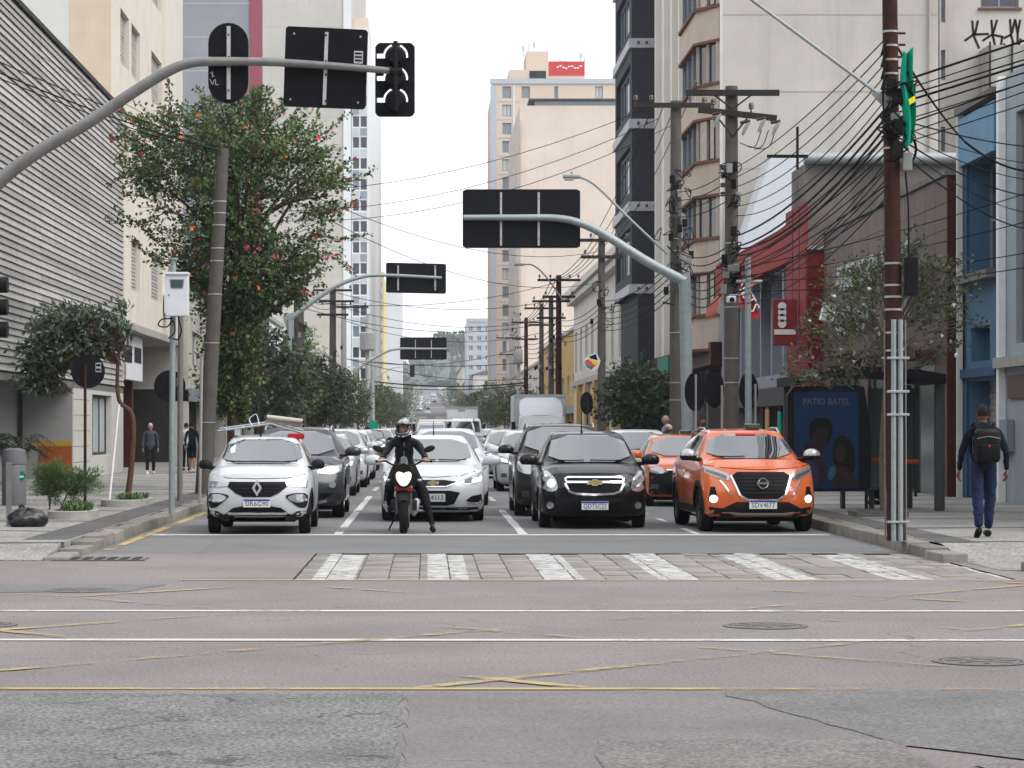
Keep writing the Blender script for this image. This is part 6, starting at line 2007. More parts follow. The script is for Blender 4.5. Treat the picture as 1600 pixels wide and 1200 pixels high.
# planters and small plants on the corner
def planter(name,label,x,y,w,l,h):
    t=thing(name,label,'planter',(x,y,.15))
    n=20; mb=MB(); 
    prof=[]
    def ring(k,z): return [((w/2-k)*abs(math.cos(2*math.pi*i/n))**.6*math.copysign(1,math.cos(2*math.pi*i/n)),(l/2-k)*abs(math.sin(2*math.pi*i/n))**.6*math.copysign(1,math.sin(2*math.pi*i/n)),z) for i in range(n)]
    rings=[ring(0,0),ring(0,h-.01),ring(.02,h),ring(.10,h),ring(.10,h-.08)]
    vs=[p for q in rings for p in q]; fs=[]
    for k in range(len(rings)-1):
        for i in range(n): fs.append((k*n+i,k*n+(i+1)%n,(k+1)*n+(i+1)%n,(k+1)*n+i))
    mb.add(vs,fs).build('stone_rim',M('concrete'),t,40)
    MB().add(ring(.10,h-.06),[tuple(range(n))]).build('soil',M('ground_soil'),t)
    return t
def grass_clump(parent_label,x,y,z,w,l,n,hh,seed,name='strap_leaf_plant'):
    r=random.Random(seed); t=thing(name,parent_label,'plant',(x,y,z)); mb=MB()
    for k in range(n):
        p=Vector((r.uniform(-w/2,w/2),r.uniform(-l/2,l/2),0)); d=Vector((r.uniform(-1,1),r.uniform(-1,1),0)); 
        h=hh*r.uniform(.6,1.1); q=p+d*h*.35+Vector((0,0,h*.75)); e=p+d*h*.9+Vector((0,0,h*.55)); s=Vector((-d.y,d.x,0))
        s=s.normalized()*.012 if s.length>.01 else Vector((.012,0,0)); b=len(mb.v)
        mb.v+=[tuple(p-s),tuple(p+s),tuple(q+s),tuple(q-s),tuple(e)]; mb.f+=[(b,b+1,b+2,b+3),(b+3,b+2,b+4)]
    link_mesh('leaves',mb.raw('leaves',M('leaf_grass')),t)
D1=44.6
planter('stone_planter','oval stone planter at the foot of the young bent tree',PX(190,45.8),46.6,.85,2.2,.13)
grass_clump('strap-leaved plant in the planter under the young bent tree',PX(205,46),46.2,.24,.5,.9,150,.20,5)
D2=39.6
planter('stone_planter','stone planter holding the two feathery bushes near the garbage bag',PX(108,D2),D2+.5,.75,1.5,.13)
grass_clump('strap-leaved plant beside the feathery bushes',PX(118,D2),D2+.3,.24,.42,.7,150,.24,6)
def feathery(label,x,y,stem,c,rad,seed,n=900):
    r=random.Random(seed); t=thing('feathery_bush',label,'bush',(x,y,.24)); S_=MB(); B=Vector((x,y,.24)); C=Vector(c)-B
    S_.tube(smoothpath([Vector((0,0,0)),C*.5+Vector(stem)*.1,C*.9],6),[lerp(.016,.006,i/12) for i in range(13)],6)
    mb=MB()
    for k in range(n):
        d=rvec(r); q=r.random()**.5
        q*=r.uniform(.7,1.3) if r.random()<.35 else 1; lob=1+.22*math.sin(5*math.atan2(d.z,d.x)+seed*2); p=C+Vector((d.x*rad[0],d.y*rad[0]*.7,d.z*rad[1]))*q*lob
        leaf(mb,p,d*.7+Vector((0,0,.35))+rvec(r)*.7,rvec(r),.085,.012)
        if k%14==0: S_.tube([C*.55,p],[.005,.002],4,False)
    S_.build('stem',M('bark_grey'),t)
    link_mesh('foliage',mb.raw('foliage',M('leaf_feather')),t)
feathery('round feathery green bush next to the grey litter bin',PX(70,D2),D2+.5,(0,0,1),(PX(72,D2),D2+.5,PZ(752,D2)),(.27,.30),1,3200)
feathery('loose feathery bush leaning toward the sign post',PX(84,D2),D2+.6,(0,0,1),(PX(115,D2),D2+.6,PZ(755,D2)),(.38,.24),2,2000)
# dark palm in the shop entrance
pt=thing('palm_plant','dark potted palm in the open entrance under the slats','plant',(PX(22,64.5),64.5,.15))
r=random.Random(2); mb=MB()
for k in range(26):
    a=r.uniform(0,6.28); L=r.uniform(.8,1.25)
    P=smoothpath([Vector((0,0,.3)),Vector((math.cos(a)*L*.4,math.sin(a)*L*.4,.3+L*.8)),Vector((math.cos(a)*L*.9,math.sin(a)*L*.9,.2+L*.65))],6)
    for i in range(2,len(P)):
        for s in (-1,1): leaf(mb,P[i],Vector((-math.sin(a)*s,math.cos(a)*s,-.5))+Vector((math.cos(a),math.sin(a),0))*.5,Vector((0,0,1)),.28,.035)
link_mesh('fronds',mb.raw('fronds',M('leaf_dark')),pt)
MB().lathe([(.18,0),(.24,.35),(.21,.36),(.2,.3)],n=16).build('pot',M('interior_dark'),pt,40)
# ------------------------------------------------------------------ street furniture, poles, signs and cables
def strip_part(parent,x,y,z0,z1,w=.06,name='bracket'):
    b=MB().box(x-w/2,x+w/2,y-.03,y-.005,z0,z1).build(name,M('sign_strip'),parent)
    for z in (lerp(z0,z1,.12),lerp(z0,z1,.88),lerp(z0,z1,.44),lerp(z0,z1,.58)):
        MB().cyl((x,y-.04,z),(x,y-.03,z),.012,.012,8).build('bolt',M('dark_iron'),b)
    return b
# --- near mast arm with signal head
D=30
mast=thing('traffic_mast','curved grey mast arm reaching in over the left kerb with signs and signal','traffic mast',(PX(-80,D),D,.15))
B=Vector(mast.location)
pth=[Vector((PX(x,D),D,PZ(y,D)))-B for x,y in ((-80,700),(-80,500),(-72,360),(0,283),(60,237),(140,190),(210,143),(265,110),(300,98),(340,96),(420,97),(520,103),(626,112))]
sp_=[Vector((0,0,0))]+smoothpath(pth[0:],6)
MB().tube(sp_,[lerp(.10,.040,i/(len(sp_)-1)) for i in range(len(sp_))],14).build('arm',M('arm_grey'),mast,60)
# oval sign back
sg=thing('oval_sign','black oval sign back hung on the near mast arm','sign',(0,0,0))
cx,cz=PX(356,D),PZ(97,D); hw_=31.5*D/3900; hh=63*D/3900
poly=[]
for k in range(13): poly.append((cx+hw_*math.cos(math.pi*k/12),cz+(hh-hw_)+hw_*math.sin(math.pi*k/12)))
for k in range(13): poly.append((cx-hw_*math.cos(math.pi*k/12),cz-(hh-hw_)-hw_*math.sin(math.pi*k/12)))
MB().prism(poly,'xz',D+.075,D+.081).build('plate',M('sign_black'),sg)
strip_part(sg,cx+.005,D+.075,cz-.44,cz+.44,.045)
def scribble(parent,pts,y,w=.008):
    mb=MB()
    for ln in pts:
        for i in range(len(ln)-1):
            a=Vector(ln[i]); b=Vector(ln[i+1]); d=(b-a).normalized(); n=Vector((-d.y,d.x))*w/2
            mb.add([(p.x,y,p.y) for p in (a+n,b+n,b-n,a-n)],[(0,1,2,3)])
    return link_mesh('scribble',mb.raw('scribble',M('sign_strip')),parent)
sx=lambda x,y:(PX(x,D),PZ(y,D))
for ln in ([sx(328,112),sx(334,118)],[sx(331,110),sx(331,120)],[sx(327,122),sx(331,131),sx(334,123)],[sx(336,122),sx(336,131),sx(341,131)]): scribble(sg,[ln],D+.073)
# square sign back
sg=thing('square_sign','large black square sign back hung on the near mast arm','sign',(0,0,0))
q=[sx(446,39),sx(575,45),sx(571,170),sx(442,165)]
MB().prism(chaikin(q,2,.03),'xz',D+.075,D+.081).build('plate',M('sign_black'),sg)
b=MB().prism([sx(507.5,49),sx(513,49),sx(509,163),sx(503.5,163)],'xz',D+.045,D+.074).build('bracket',M('sign_strip'),sg)
for y in (54,95,116,157): MB().cyl((PX(509,D),D+.035,PZ(y,D)),(PX(509,D),D+.045,PZ(y,D)),.014,.014,8).build('bolt',M('dark_iron'),b)
lb=MB().prism([sx(553,78),sx(567,78.5),sx(566.5,98),sx(552.5,97.5)],'xz',D+.072,D+.0745).build('sticker',M('sign_strip'),sg)
for k in range(3): MB().prism([sx(554.5,80.5+5.5*k),sx(565.5,81+5.5*k),sx(565.3,84+5.5*k),sx(554.3,83.5+5.5*k)],'xz',D+.070,D+.0715).build('sticker_print',M('sign_black'),lb)
for x,y in ((459,51),(563,56),(453,154),(559,159)): MB().cyl((PX(x,D),D+.066,PZ(y,D)),(PX(x,D),D+.075,PZ(y,D)),.012,.012,8).build('rivet',M('sign_strip'),sg)
# signal head seen from behind; its back plate has open slots round the lamp housings
sg=thing('traffic_signal','black three lamp signal head seen from behind at the end of the mast arm','traffic signal',(PX(617,D),D,PZ(123,D)))
B=Vector(sg.location); s=D/3900.0
bm=bmesh.new()
def loop(poly): return [bm.verts.new((p[0],0,p[1])) for p in poly]
pl=chaikin([(-31*s,58*s),(31*s,58*s),(31*s,-58*s),(-31*s,-58*s)],3,.16)
mb=MB()
# build the plate as strips around three ring slots: union of cells on a fine grid
def inslot(x,z):
    for cz_ in (37,2,-32):
        dx,dz=x/s-1,z/s-cz_
        rr_=math.hypot(dx,dz); an=math.degrees(math.atan2(dz,dx))
        if 16.5<rr_<19.5 and (-8<an<68 or 110<an<188): return True
        if -29.5<dx<-17 and -3.2<dz<3.6: return True
    return False
def inplate(x,z):
    ax,az=abs(x/s),abs(z/s)
    if ax>31 or az>58: return False
    if ax>22 and az>49: return (ax-22)**2+(az-49)**2<=81
    return True
st=.9*s; nx=int(31*2/.9)+1; nz_=int(58*2/.9)+1
grid={}
for j in range(nz_):
    run=None
    z0=-58*s+j*st
    for i in range(nx+1):
        x0=-31*s+i*st
        ok=i<nx and inplate(x0+st/2,z0+st/2) and not inslot(x0+st/2,z0+st/2)
        if ok and run is None: run=x0
        if not ok and run is not None:
            mb.box(run,x0,.098,.104,z0,z0+st); run=None
bm.free()
link_mesh('back_plate',mb.raw('back_plate',M('sign_black')),sg)
for cz_ in (37,2,-32):
    h=MB(); h.lathe([(.02,-.03),(12*s,-.02),(15.5*s,.03),(16*s,.10),(16*s,.14)],n=24,axis='y',c=(1*s,0,cz_*s)); 
    hs=h.build('lamp_housing',M('black_plastic'),sg,50)
    MB().lathe([(15*s,.14),(15.5*s,.30),(14.5*s,.30),(14*s,.14)],n=20,axis='y',c=(1*s,0,cz_*s),caps=False).build('visor',M('black_plastic'),hs,50)
mb=MB(); mb.tube([(1*s,-.02,58*s),(1*s,-.045,14*s),(1*s,-.045,-20*s),(1*s,-.02,-50*s)],.028,10); mb.cyl((-8*s,-.03,11*s),(12*s,-.03,11*s),.05,.05,12); mb.build('clamp',M('black_plastic'),sg,50)
# lower repeater signal at the picture's edge
sg=thing('traffic_signal','three dark hooded lamps of a low signal cut by the picture edge','traffic signal',(PX(-14,D),D,PZ(480,D)))
MB().bevbox(-.12,.02,-.1,.14,-.40,.40,.03).build('housing',M('black_plastic'),sg)
for k in range(3): MB().lathe([(.001,.0),(.085,.02),(.10,.08),(.10,.20),(.085,.20)],n=18,axis='x',c=(.0,.0,.27-.27*k)).build('visor',M('black_plastic'),sg,50)
MB().cyl((-.35,0,.2),(-.1,0,.2),.025,.025,8).build('bracket',M('arm_grey'),sg)

def gantry(label,D,base_px,path,rect,rad,strips,side_label,mat='galvanised',tilt=None,z_dx=0):
    t=thing('sign_gantry',label,'sign gantry',(PX(base_px,D),D,.15),0,'sign gantries over the street'); B=Vector(t.location)
    P=[Vector((PX(x,D),D,PZ(y,D)))-B for x,y in path]
    MB().tube([Vector((0,0,0)),Vector((0,0,PZ(path[0][1],D)-.15))+Vector((P[0].x,0,0))],rad*1.15,14).build('post',M(mat),t,60)
    sp_=smoothpath(P,8)
    MB().tube(sp_,[lerp(rad,rad*.55,i/(len(sp_)-1)) for i in range(len(sp_))],12).build('arm',M(mat),t,60)
    j=P[0]; MB().prism([(j.x-.22,j.z+.1),(j.x+.12,j.z+.25),(j.x+.16,j.z-.5),(j.x+.02,j.z-.62)],'xz',-.06,.06).build('bracket',M(mat),t)
    x0,y0,x1,y1=rect
    sg=thing('sign_board',side_label,'sign',(0,0,0),0,'black sign backs over the street')
    q=[(PX(x0,D),PZ(y0,D)),(PX(x1,D),PZ(y0+(tilt or 0),D)),(PX(x1,D),PZ(y1+(tilt or 0),D)),(PX(x0,D),PZ(y1,D))]
    MB().prism(chaikin(q,2,.03),'xz',D+rad*.9,D+rad*.9+.03).build('plate',M('sign_black'),sg)
    for sxp in strips: strip_part(sg,PX(sxp,D),D+rad*.9,PZ(y1-2,D)+.03,PZ(y0+3,D)-.03,.05)
gantry('thick grey gantry post whose arm bends out from the right pavement',60.5,1076,[(1070,440),(1010,408),(950,370),(910,350),(870,341),(800,340),(724,340)],(723,295,907,387),.125,(783,842),'wide black sign back on the thick gantry arm from the right')
gantry('slim grey gantry post rising by the left street trees',81,450,[(452,500),(480,478),(520,450),(560,434),(600,430),(690,434)],(603,410,697,457),.085,(622,680),'rounded black sign back on the slim gantry arm from the left','galvanised',2)
gantry('pale far gantry post by the green roundel',166,554,[(556,578),(580,562),(605,549),(625,545),(660,545),(698,545)],(625,527,698,562),.11,(649,674),'lowest black sign back over the far traffic','pole_pale')
tl=thing('traffic_signal','tiny distant signal on a thin arm below the lowest sign back','traffic signal',(PX(644,260),260,GZ(260)+PZ(580,260)))
MB().bevbox(-.25,.25,-.1,.1,-.6,.6,.05).build('housing',M('black_plastic'),tl); MB().tube([(-4.2,0,-.9),(-2,0,.35),(-.25,0,.5)],.05,6).build('arm',M('pole_pale'),tl)

# --- posts and round sign backs on the left corner
def post(name,label,px,D,top_py,r,mat,cat='post',base_z=.15,lean=0.0):
    t=thing(name,label,cat,(PX(px,D),D,base_z))
    h=PZ(top_py,D)-base_z
    MB().tube([(0,0,0),(lean*.5,0,h*.5),(lean,0,h)],r,12).build('shaft',M(mat),t,60)
    return t
t=post('camera_post','pale grey post carrying the white camera box','268',0,0,0,'galvanised') if False else thing('camera_post','pale grey post carrying the white camera box at the left kerb','post',(PX(268,41.9),41.9,.15))
D=41.9
MB().tube([(0,0,0),(.03,0,PZ(405,D)-.15)],.05,14).build('shaft',M('galvanised'),t,60)
MB().lathe([(.085,0),(.085,.03)],n=14,c=(.03,0,PZ(405,D)-.16)).build('cap',M('galvanised'),t)
cb=thing('camera_box','white enforcement camera box with dark window on a post','camera',(PX(279,D),D-.12,PZ(495,D)))
w=35*D/3900; h=65*D/3900
bx=MB().bevbox(-w/2,w/2,-.16,.04,0,h,.012).build('case',M('white_panel'),cb)
MB().bevbox(-w/2-.012,w/2+.012,-.19,.05,h-.01,h+.035,.01).build('hood',M('white_panel'),cb)
MB().prism([(-w*.28,h*.66),(w*.28,h*.66),(w*.33,h*.88),(-w*.33,h*.88)],'xz',-.166,-.158).build('window_frame',M('frame_grey'),bx)
MB().prism([(-w*.23,h*.68),(w*.23,h*.68),(w*.27,h*.86),(-w*.27,h*.86)],'xz',-.170,-.1665).build('window',M('glass_green'),bx)
MB().cyl((-w*.36,-.17,h*.5),(-w*.36,-.15,h*.5),.012,.012,8).build('lock',M('black_plastic'),bx)
cc=thing('cable_coil','loops of black cable hanging under the white camera box','cable',(PX(270,D),D-.14,PZ(500,D)))
MB().tube(smoothpath([(.0,0,.02),(-.17,-.03,-.0),(-.22,-.03,-.10),(-.08,-.03,-.12),(.02,-.02,-.02),(.05,-.02,-.2),(-.05,-.03,-.32)],8),.013,6).build('loop',M('cable_black'),cc,60)
MB().tube(smoothpath([(.1,0,.05),(.16,-.03,-.18),(.10,-.03,-.33),(.0,-.03,-.31)],8),.013,6).build('loop',M('cable_black'),cc,60)
t=thing('grey_post','dark grey post just beyond the camera post','post',(PX(281,49),49,.15)); D=49
MB().tube([(0,0,0),(.02,0,PZ(440,D)-.15)],.055,12).build('shaft',M('arm_grey'),t,60)
def round_sign(label,px,py,D,r,post_px,base_py,mat='galvanised',top_py=None,sticker=True,cat='sign',turn=0):
    t=thing('round_sign',label,cat,(PX(post_px,D),D,.15),0,'round sign backs on posts'); B=Vector(t.location)
    h=PZ(top_py if top_py else py-10,D)-.15
    MB().cyl((0,0,0),(0,0,h),.028,.028,10).build('post',M(mat),t,60)
    c_=(PX(px,D)-B.x,0,PZ(py,D)-.15)
    p=MB().lathe([(r,.03),(r,.036)],n=36,axis='y').build('disc',M('sign_black'),t); p.location=c_; p.rotation_euler=(0,0,R(turn))
    if sticker:
        k=MB().box(c_[0]+r*.45,c_[0]+r*.78,.026,.0299,c_[2]-r*.05,c_[2]+r*.5).build('sticker',M('sign_strip'),t)
        for i in range(2): MB().box(c_[0]+r*.48,c_[0]+r*.75,.024,.0258,c_[2]+r*(.02+.26*i),c_[2]+r*(.16+.26*i)).build('sticker_print',M('sign_black'),k)
round_sign('round black sign back half hidden in the young tree',137,580,45.5,.31,133,795,'rust_pole')
round_sign('round black sign back behind the camera post',265,603,52,.33,282,783,'arm_grey')
t=thing('low_post','short grey steel post standing beside the garbage bag','post',(PX(14,36.8),36.8,.15)); MB().box(-.035,.035,-.035,.035,0,PZ(722,36.8)-.15).build('shaft',M('arm_grey'),t)
t=thing('thin_post','thin pale pipe post beside the leaning concrete pole','post',(PX(312,48),48,.15)); MB().cyl((0,0,0),(.04,0,PZ(557,48)-.15),.03,.03,8).build('shaft',M('pole_pale'),t)
# litter bin
D=46.5
t=thing('litter_bin','grey plastic litter bin with a green round emblem on the left corner','bin',(PX(22,D),D,.15))
w=.21; h=PZ(700,D)-.15
MB().lathe([(w*1.0,0),(w*1.08,.05),(w*1.08,h*.70),(w*1.02,h*.72)],n=24).build('body',M('bin_grey'),t,40)
MB().lathe([(w*1.1,h*.72),(w*1.1,h*.88),(w*.98,h*.97),(w*.5,h)],n=24).build('lid',M('bin_grey'),t,40)
MB().lathe([(.085,0),(.085,.012)],n=22,axis='y',c=(w*.75,-w*.85,h*.52)).build('emblem',M('bin_green'),t)
MB().box(w*.75-.05,w*.75+.05,-w*.85-.004,-w*.85-.001,h*.49,h*.52).build('emblem_print',M('lettering_white'),t)
# garbage bag
D=36.5
t=thing('garbage_bag','knotted black garbage bag slumped at the short steel post','bag',(PX(41,D),D,.15))
r=random.Random(8); mb=MB().ball((0,0,.10),(.29,.22,.15),40,22)
out=[]
for (x,y,z) in mb.v:
    a=math.atan2(y,x)
    k=1+.10*math.sin(3*a+1)+.05*math.sin(9*a+z*25)+.035*math.sin(17*a-z*30)+r.uniform(-.012,.012)
    z2=max(.003,z*(1+.10*math.sin(2*a+2)+.05*math.sin(8*a)))
    pk=max(0,1-math.hypot(x+.07,y)/.12)
    out.append((x*k+.03*z2,y*k,z2+.055*pk**2))
mb.v=out; mb.tube([(-.07,0,.245),(-.068,.0,.275),(-.09,.01,.31)],[.035,.016,.034],9); mb.tube([(-.068,0,.27),(-.03,.0,.305)],[.014,.034],8)
mb.build('sack',M('garbage_bag'),t,70)

# ------------------------------------------------------------------ utility poles
def crossarm(parent,c,l,mat='dark_iron',w=.11,h=.12,ang=0.0,pins=(-.9,-.3,.3,.9),up=True,rz=0.0):
    m=Matrix.Rotation(rz,3,'Z')@Matrix.Rotation(ang,3,'Y')
    a=MB().cbox(c,(l,w,h),m).build('crossarm',M(mat),parent)
    for p in pins:
        q=Vector(c)+m@Vector((p*l/2,0,0)); s_=1 if up else -1
        MB().lathe([(.018,0),(.018,.08),(.06,.09),(.045,.14),(.06,.15),(.035,.21)],n=10,c=(q.x,q.y,q.z+h/2-.005)).build('insulator',M('insulator'),a,40) if up else MB().lathe([(.05,-.14),(.03,-.1),(.05,-.06),(.02,0)],n=10,c=(q.x,q.y,q.z-h/2+.005)).build('insulator',M('insulator'),a,40)
    return a
def clutter(parent,c,n,r,seed,s=.22):
    """knots of splice boxes, loops and clamps where cables meet the pole"""
    rr_=random.Random(seed)
    for k in range(n):
        p=Vector(c)+Vector((rr_.uniform(-r,r),rr_.uniform(-.25,-.05),rr_.uniform(-r,r)*1.6))
        if k%3==0: MB().bevbox(p.x-.06,p.x+.06,p.y-.05,p.y+.05,p.z-.05*2,p.z+.05*2,.01).build('splice_box',M('transformer_grey' if k%6==3 else 'cable_black'),parent)
        else:
            q=[p+Vector((rr_.uniform(-s,s),rr_.uniform(-.05,.05),rr_.uniform(-s,s))) for _ in range(5)]
            MB().tube(smoothpath(q+[q[0]],5),.012,5).build('cable_loop',M('cable_black'),parent,60)
def upole(label,px,D,top_py,r0,r1,mat,lean=0.0,arms=(),bands=(),knots=(),x=None,group='utility poles'):
    X=PX(px,D) if x is None else x
    t=thing('utility_pole',label,'utility pole',(X,D,.15+GZ(D)),0,group)
    h=PZ(top_py,D)-.15
    MB().tube([(0,0,0),(lean*.5,0,h*.5),(lean,0,h)],[r0,(r0+r1)/2,r1],14).build('shaft',M(mat),t,60)
    for (py,l,ang,off,pins,up,rz) in arms:
        z=PZ(py,D)-.15; crossarm(t,(lean*z/h+off,-r1-.07,z),l,'dark_iron' if mat!='rust_pole' else 'dark_iron',ang=ang,pins=pins,up=up,rz=rz)
    for py in bands:
        z=PZ(py,D)-.15; k=lerp(r0,r1,z/h)
        MB().lathe([(k+.003,-.014),(k+.008,-.011),(k+.008,.011),(k+.003,.014)],n=16,c=(lean*z/h,0,z),caps=False).build('steel_band',M('steel_bright'),t,40)
    for i,(py,n,r) in enumerate(knots):
        z=PZ(py,D)-.15; clutter(t,(lean*z/h,-.12,z),n,r,int(px)+i)
    return t
# rusty near pole on the right corner
D=32.0
pa=upole('rust brown pole clamped with white conduits on the right corner',1400,D,-60,.115,.095,'rust_pole',-.085,
   bands=(412,446,464,484,520,548,50,72,94,116,232),knots=((150,7,.07),(190,8,.07),(228,3,.06)))
for dx,ww in ((-.055,.034),(.03,.034)):
    MB().tube([(dx-.0,-.135,0),(dx,-.135,PZ(500,D)-.15)],ww,10).build('conduit',M('galvanised'),pa,60)
for dx in (-.14,.125): MB().cyl((dx,-.02,.0),(dx-.01,-.02,PZ(500,D)-.15),.012,.012,6).build('thin_conduit',M('arm_grey'),pa)
for py in (560,612,648,815): MB().bevbox(-.14,.14,-.18,-.10,PZ(py,D)-.165,PZ(py,D)-.135,.005).build('clamp',M('steel_bright'),pa)
MB().bevbox(.10,.25,-.18,.02,PZ(462,D)-.15,PZ(403,D)-.15,.01).build('junction_box',M('sign_black'),pa)
MB().bevbox(.06,.18,-.16,-.02,PZ(268,D)-.15,PZ(240,D)-.15,.01).build('meter_box',M('transformer_grey'),pa)
z=PZ(235,D)-.15; MB().tube(smoothpath([Vector((.14+.09*math.cos(a),-.14,z+.16*math.sin(a))) for a in [6.283*k/10 for k in range(11)]],3),.018,6).build('cable_coil',M('cable_black'),pa,60)
MB().tube(smoothpath([(.10,-.10,PZ(270,D)-.15),(.13,-.13,PZ(320,D)-.15),(.14,-.13,PZ(405,D)-.15)],6),.012,6).build('drop_cable',M('cable_black'),pa,60)
for k,py in enumerate((58,76,95,112)):
    MB().tube([(-.09,-.05,PZ(py,D)-.15),(-.16,-.08,PZ(py+14,D)-.15),(-.20,-.1,PZ(py+30,D)-.15)],.02,6).build('dead_end_clamp',M('cable_black'),pa,60)
    MB().cyl((-.12,0,PZ(py-6,D)-.15),(.12,0,PZ(py-6,D)-.15),.016,.016,6).build('bolt_arm',M('rust_pole'),pa)
# lamp arm running up and out of the picture
la=thing('lamp_arm','long thin green-grey lamp arm slanting up from the rusty pole','street lamp',(PX(1392,D),D,PZ(160,D)))
B=Vector(la.location)
Pm=[Vector((PX(x,D),D-.1,PZ(y,D)))-B for x,y in ((1388,168),(1372,150),(1168,-2),(1120,-36),(1060,-52),(1020,-54))]
MB().tube(smoothpath(Pm,6),.022,10).build('arm',M('galvanised'),la,60)
MB().prism([(Pm[0].x+.02,Pm[0].z-.12),(Pm[0].x+.02,Pm[0].z+.18),(Pm[1].x-.10,Pm[1].z+.02)],'xz',-.13,-.07).build('gusset',M('galvanised'),la)
MB().bevbox(Pm[-1].x-.55,Pm[-1].x+.05,-.22,.02,Pm[-1].z-.06,Pm[-1].z+.06,.04).build('lamp_head',M('galvanised'),la)
# green and yellow flag hanging from the pole
fl=thing('flag','green flag with yellow patch hanging folded behind the rusty pole','flag',(PX(1415,D-.3),D-.32,PZ(232,D)))
mb=MB(); vs=[];fs=[]; hgt=PZ(85,D)-PZ(232,D)
for j in range(16):
    for i in range(8):
        u=i/7; v=j/15
        vs.append((-.05+.17*u*(1-.45*abs(v-.45))+.02*math.sin(v*7),.05*math.sin(u*9+v*3),hgt*(v-.03*math.sin(u*5))))
for j in range(15):
    for i in range(7): fs.append((j*8+i,j*8+i+1,(j+1)*8+i+1,(j+1)*8+i))
link_mesh('cloth',MB().add(vs,fs).mesh('cloth',M('flag_green'),60),fl)
MB().add([(.03,-.08,hgt*.42),(.11,-.075,hgt*.46),(.10,-.075,hgt*.52),(.02,-.08,hgt*.48)],[(0,1,2,3)]).build('yellow_patch',M('flag_yellow'),fl)

pb=upole('dark concrete pole with wide double crossarms and switches before the bay windows',1143,52.5,135,.16,.13,'pole_concrete',0,
   arms=((147,1.95,0,.0,(-.78,),True,0),(180,1.65,.11,.1,(-.85,-.62,.35),True,0)),bands=(380,422,480,560,598),knots=((270,4,.12),(300,4,.12),(395,10,.3),(440,6,.25)))
Dp=52.5
for sx in (-1,1): MB().cyl((0,-.2,PZ(172,Dp)-.15),(sx*.38,-.2,PZ(151,Dp)-.15),.02,.02,6).build('brace',M('dark_iron'),pb); MB().cyl((0,-.2,PZ(215,Dp)-.15),(sx*.30,-.2,PZ(187,Dp)-.15),.02,.02,6).build('brace',M('dark_iron'),pb)
for (x,y) in ((1187,198),(1209,203),(1118,190),(1162,203)):
    X=PX(x,Dp)-PX(1143,Dp); Z=PZ(y,Dp)-.15
    MB().tube([(X+.08,-.25,Z+.13),(X,-.28,Z),(X-.06,-.26,Z-.14)],[.03,.045,.03],8).build('fuse_switch',M('transformer_grey'),pb,60)
    MB().cyl((X+.1,-.25,Z+.16),(X-.1,-.25,Z+.12),.035,.035,8).build('switch_cap',M('insulator'),pb)
for k,y in enumerate((262,276,290,304)): MB().lathe([(.03,-.05),(.06,-.03),(.045,0),(.06,.03),(.03,.05)],n=10,c=(-.2,-.12,PZ(y,Dp)-.15)).build('spool',M('insulator'),pb,40)
for k in range(3):
    X=PX(1187+11*k,Dp)-PX(1143,Dp)
    MB().tube(smoothpath([(X,-.27,PZ(206,Dp)-.15),(X-.15,-.27,PZ(232,Dp)-.15),(X-.45,-.25,PZ(225+5*k,Dp)-.15)],6),.010,5).build('jumper',M('cable_black'),pb)
pc=upole('dark pole with a long lamp arm left of the bay windows',1056,64.5,158,.17,.14,'pole_concrete',0,
   arms=((166,2.0,0,-.1,(-.95,-.55,.45),True,0),),bands=(373,392,520,598,625),knots=((290,5,.15),(330,8,.3),(400,12,.4),(440,6,.3)))
Dp=64.5
la=thing('street_lamp','grey street lamp on a long thin arm above the wide sign back','street lamp',(PX(1042,Dp),Dp-.2,PZ(398,Dp)))
B=Vector(la.location); Pm=[Vector((PX(x,Dp),Dp-.2,PZ(y,Dp)))-B for x,y in ((1042,398),(985,345),(940,300),(920,284),(903,277))]
MB().tube(smoothpath(Pm,6),.032,8).build('arm',M('galvanised'),la,60)
q=Pm[-1]; MB().bevbox(q.x-.40,q.x+.05,-.11,.11,q.z-.05,q.z+.05,.03).build('lamp_head',M('galvanised'),la,40); MB().bevbox(q.x-.36,q.x-.12,-.09,.09,q.z-.10,q.z-.048,.02).build('lens',M('glass_pale'),la); MB().cyl((q.x-.17,0,q.z+.05),(q.x-.17,0,q.z+.12),.03,.03,8).build('photocell',M('transformer_grey'),la)
far=[(940,95,368,'pole_concrete','dark concrete pole in front of the charcoal building'),(873,122,430,'rust_pole','brown pole with two crossarms in the row before the blank building'),(861,138,463,'pole_concrete','dark pole second behind the brown one'),(846,150,474,'pole_concrete','dark pole third behind the brown one'),(822,175,496,'rust_pole','brown pole left in the row of right side poles'),(810,190,410,'pole_pale','tall pale lamp pole before the beige tower'),(793,230,520,'pole_pale','pale distant pole by the glass tower')]
for i,(px,Dd,ty,mt,lab) in enumerate(far):
    upole(lab,px,Dd,ty,.17,.13,mt,0,arms=((ty+8,2.1 if i!=5 else 1.2,0,0,(-.9,-.4,.5,.9),True,0),(ty+34,1.6,0,0,(-.8,.8),True,0)) if i not in (5,) else (),knots=((ty+90,4,.35),(ty+120,7,.5)),bands=())
t=thing('transformer','grey pole transformer on the pale lamp pole','transformer',(PX(809,190),189.6,PZ(570,190)))
MB().lathe([(.30,0),(.36,.1),(.36,1.1),(.3,1.2)],n=18).build('tank',M('transformer_grey'),t,40)
for k in range(3): MB().lathe([(.03,0),(.06,.1),(.03,.25)],n=8,c=(-.18+.18*k,0,1.2)).build('bushing',M('insulator'),t)
la=thing('street_lamp','small street lamp arm on the row of brown poles','street lamp',(PX(880,122),121.7,PZ(470,122)))
B=Vector(la.location); Pm=[Vector((PX(x,122),121.7,PZ(y,122)))-B for x,y in ((880,470),(850,430),(832,415),(818,414))]
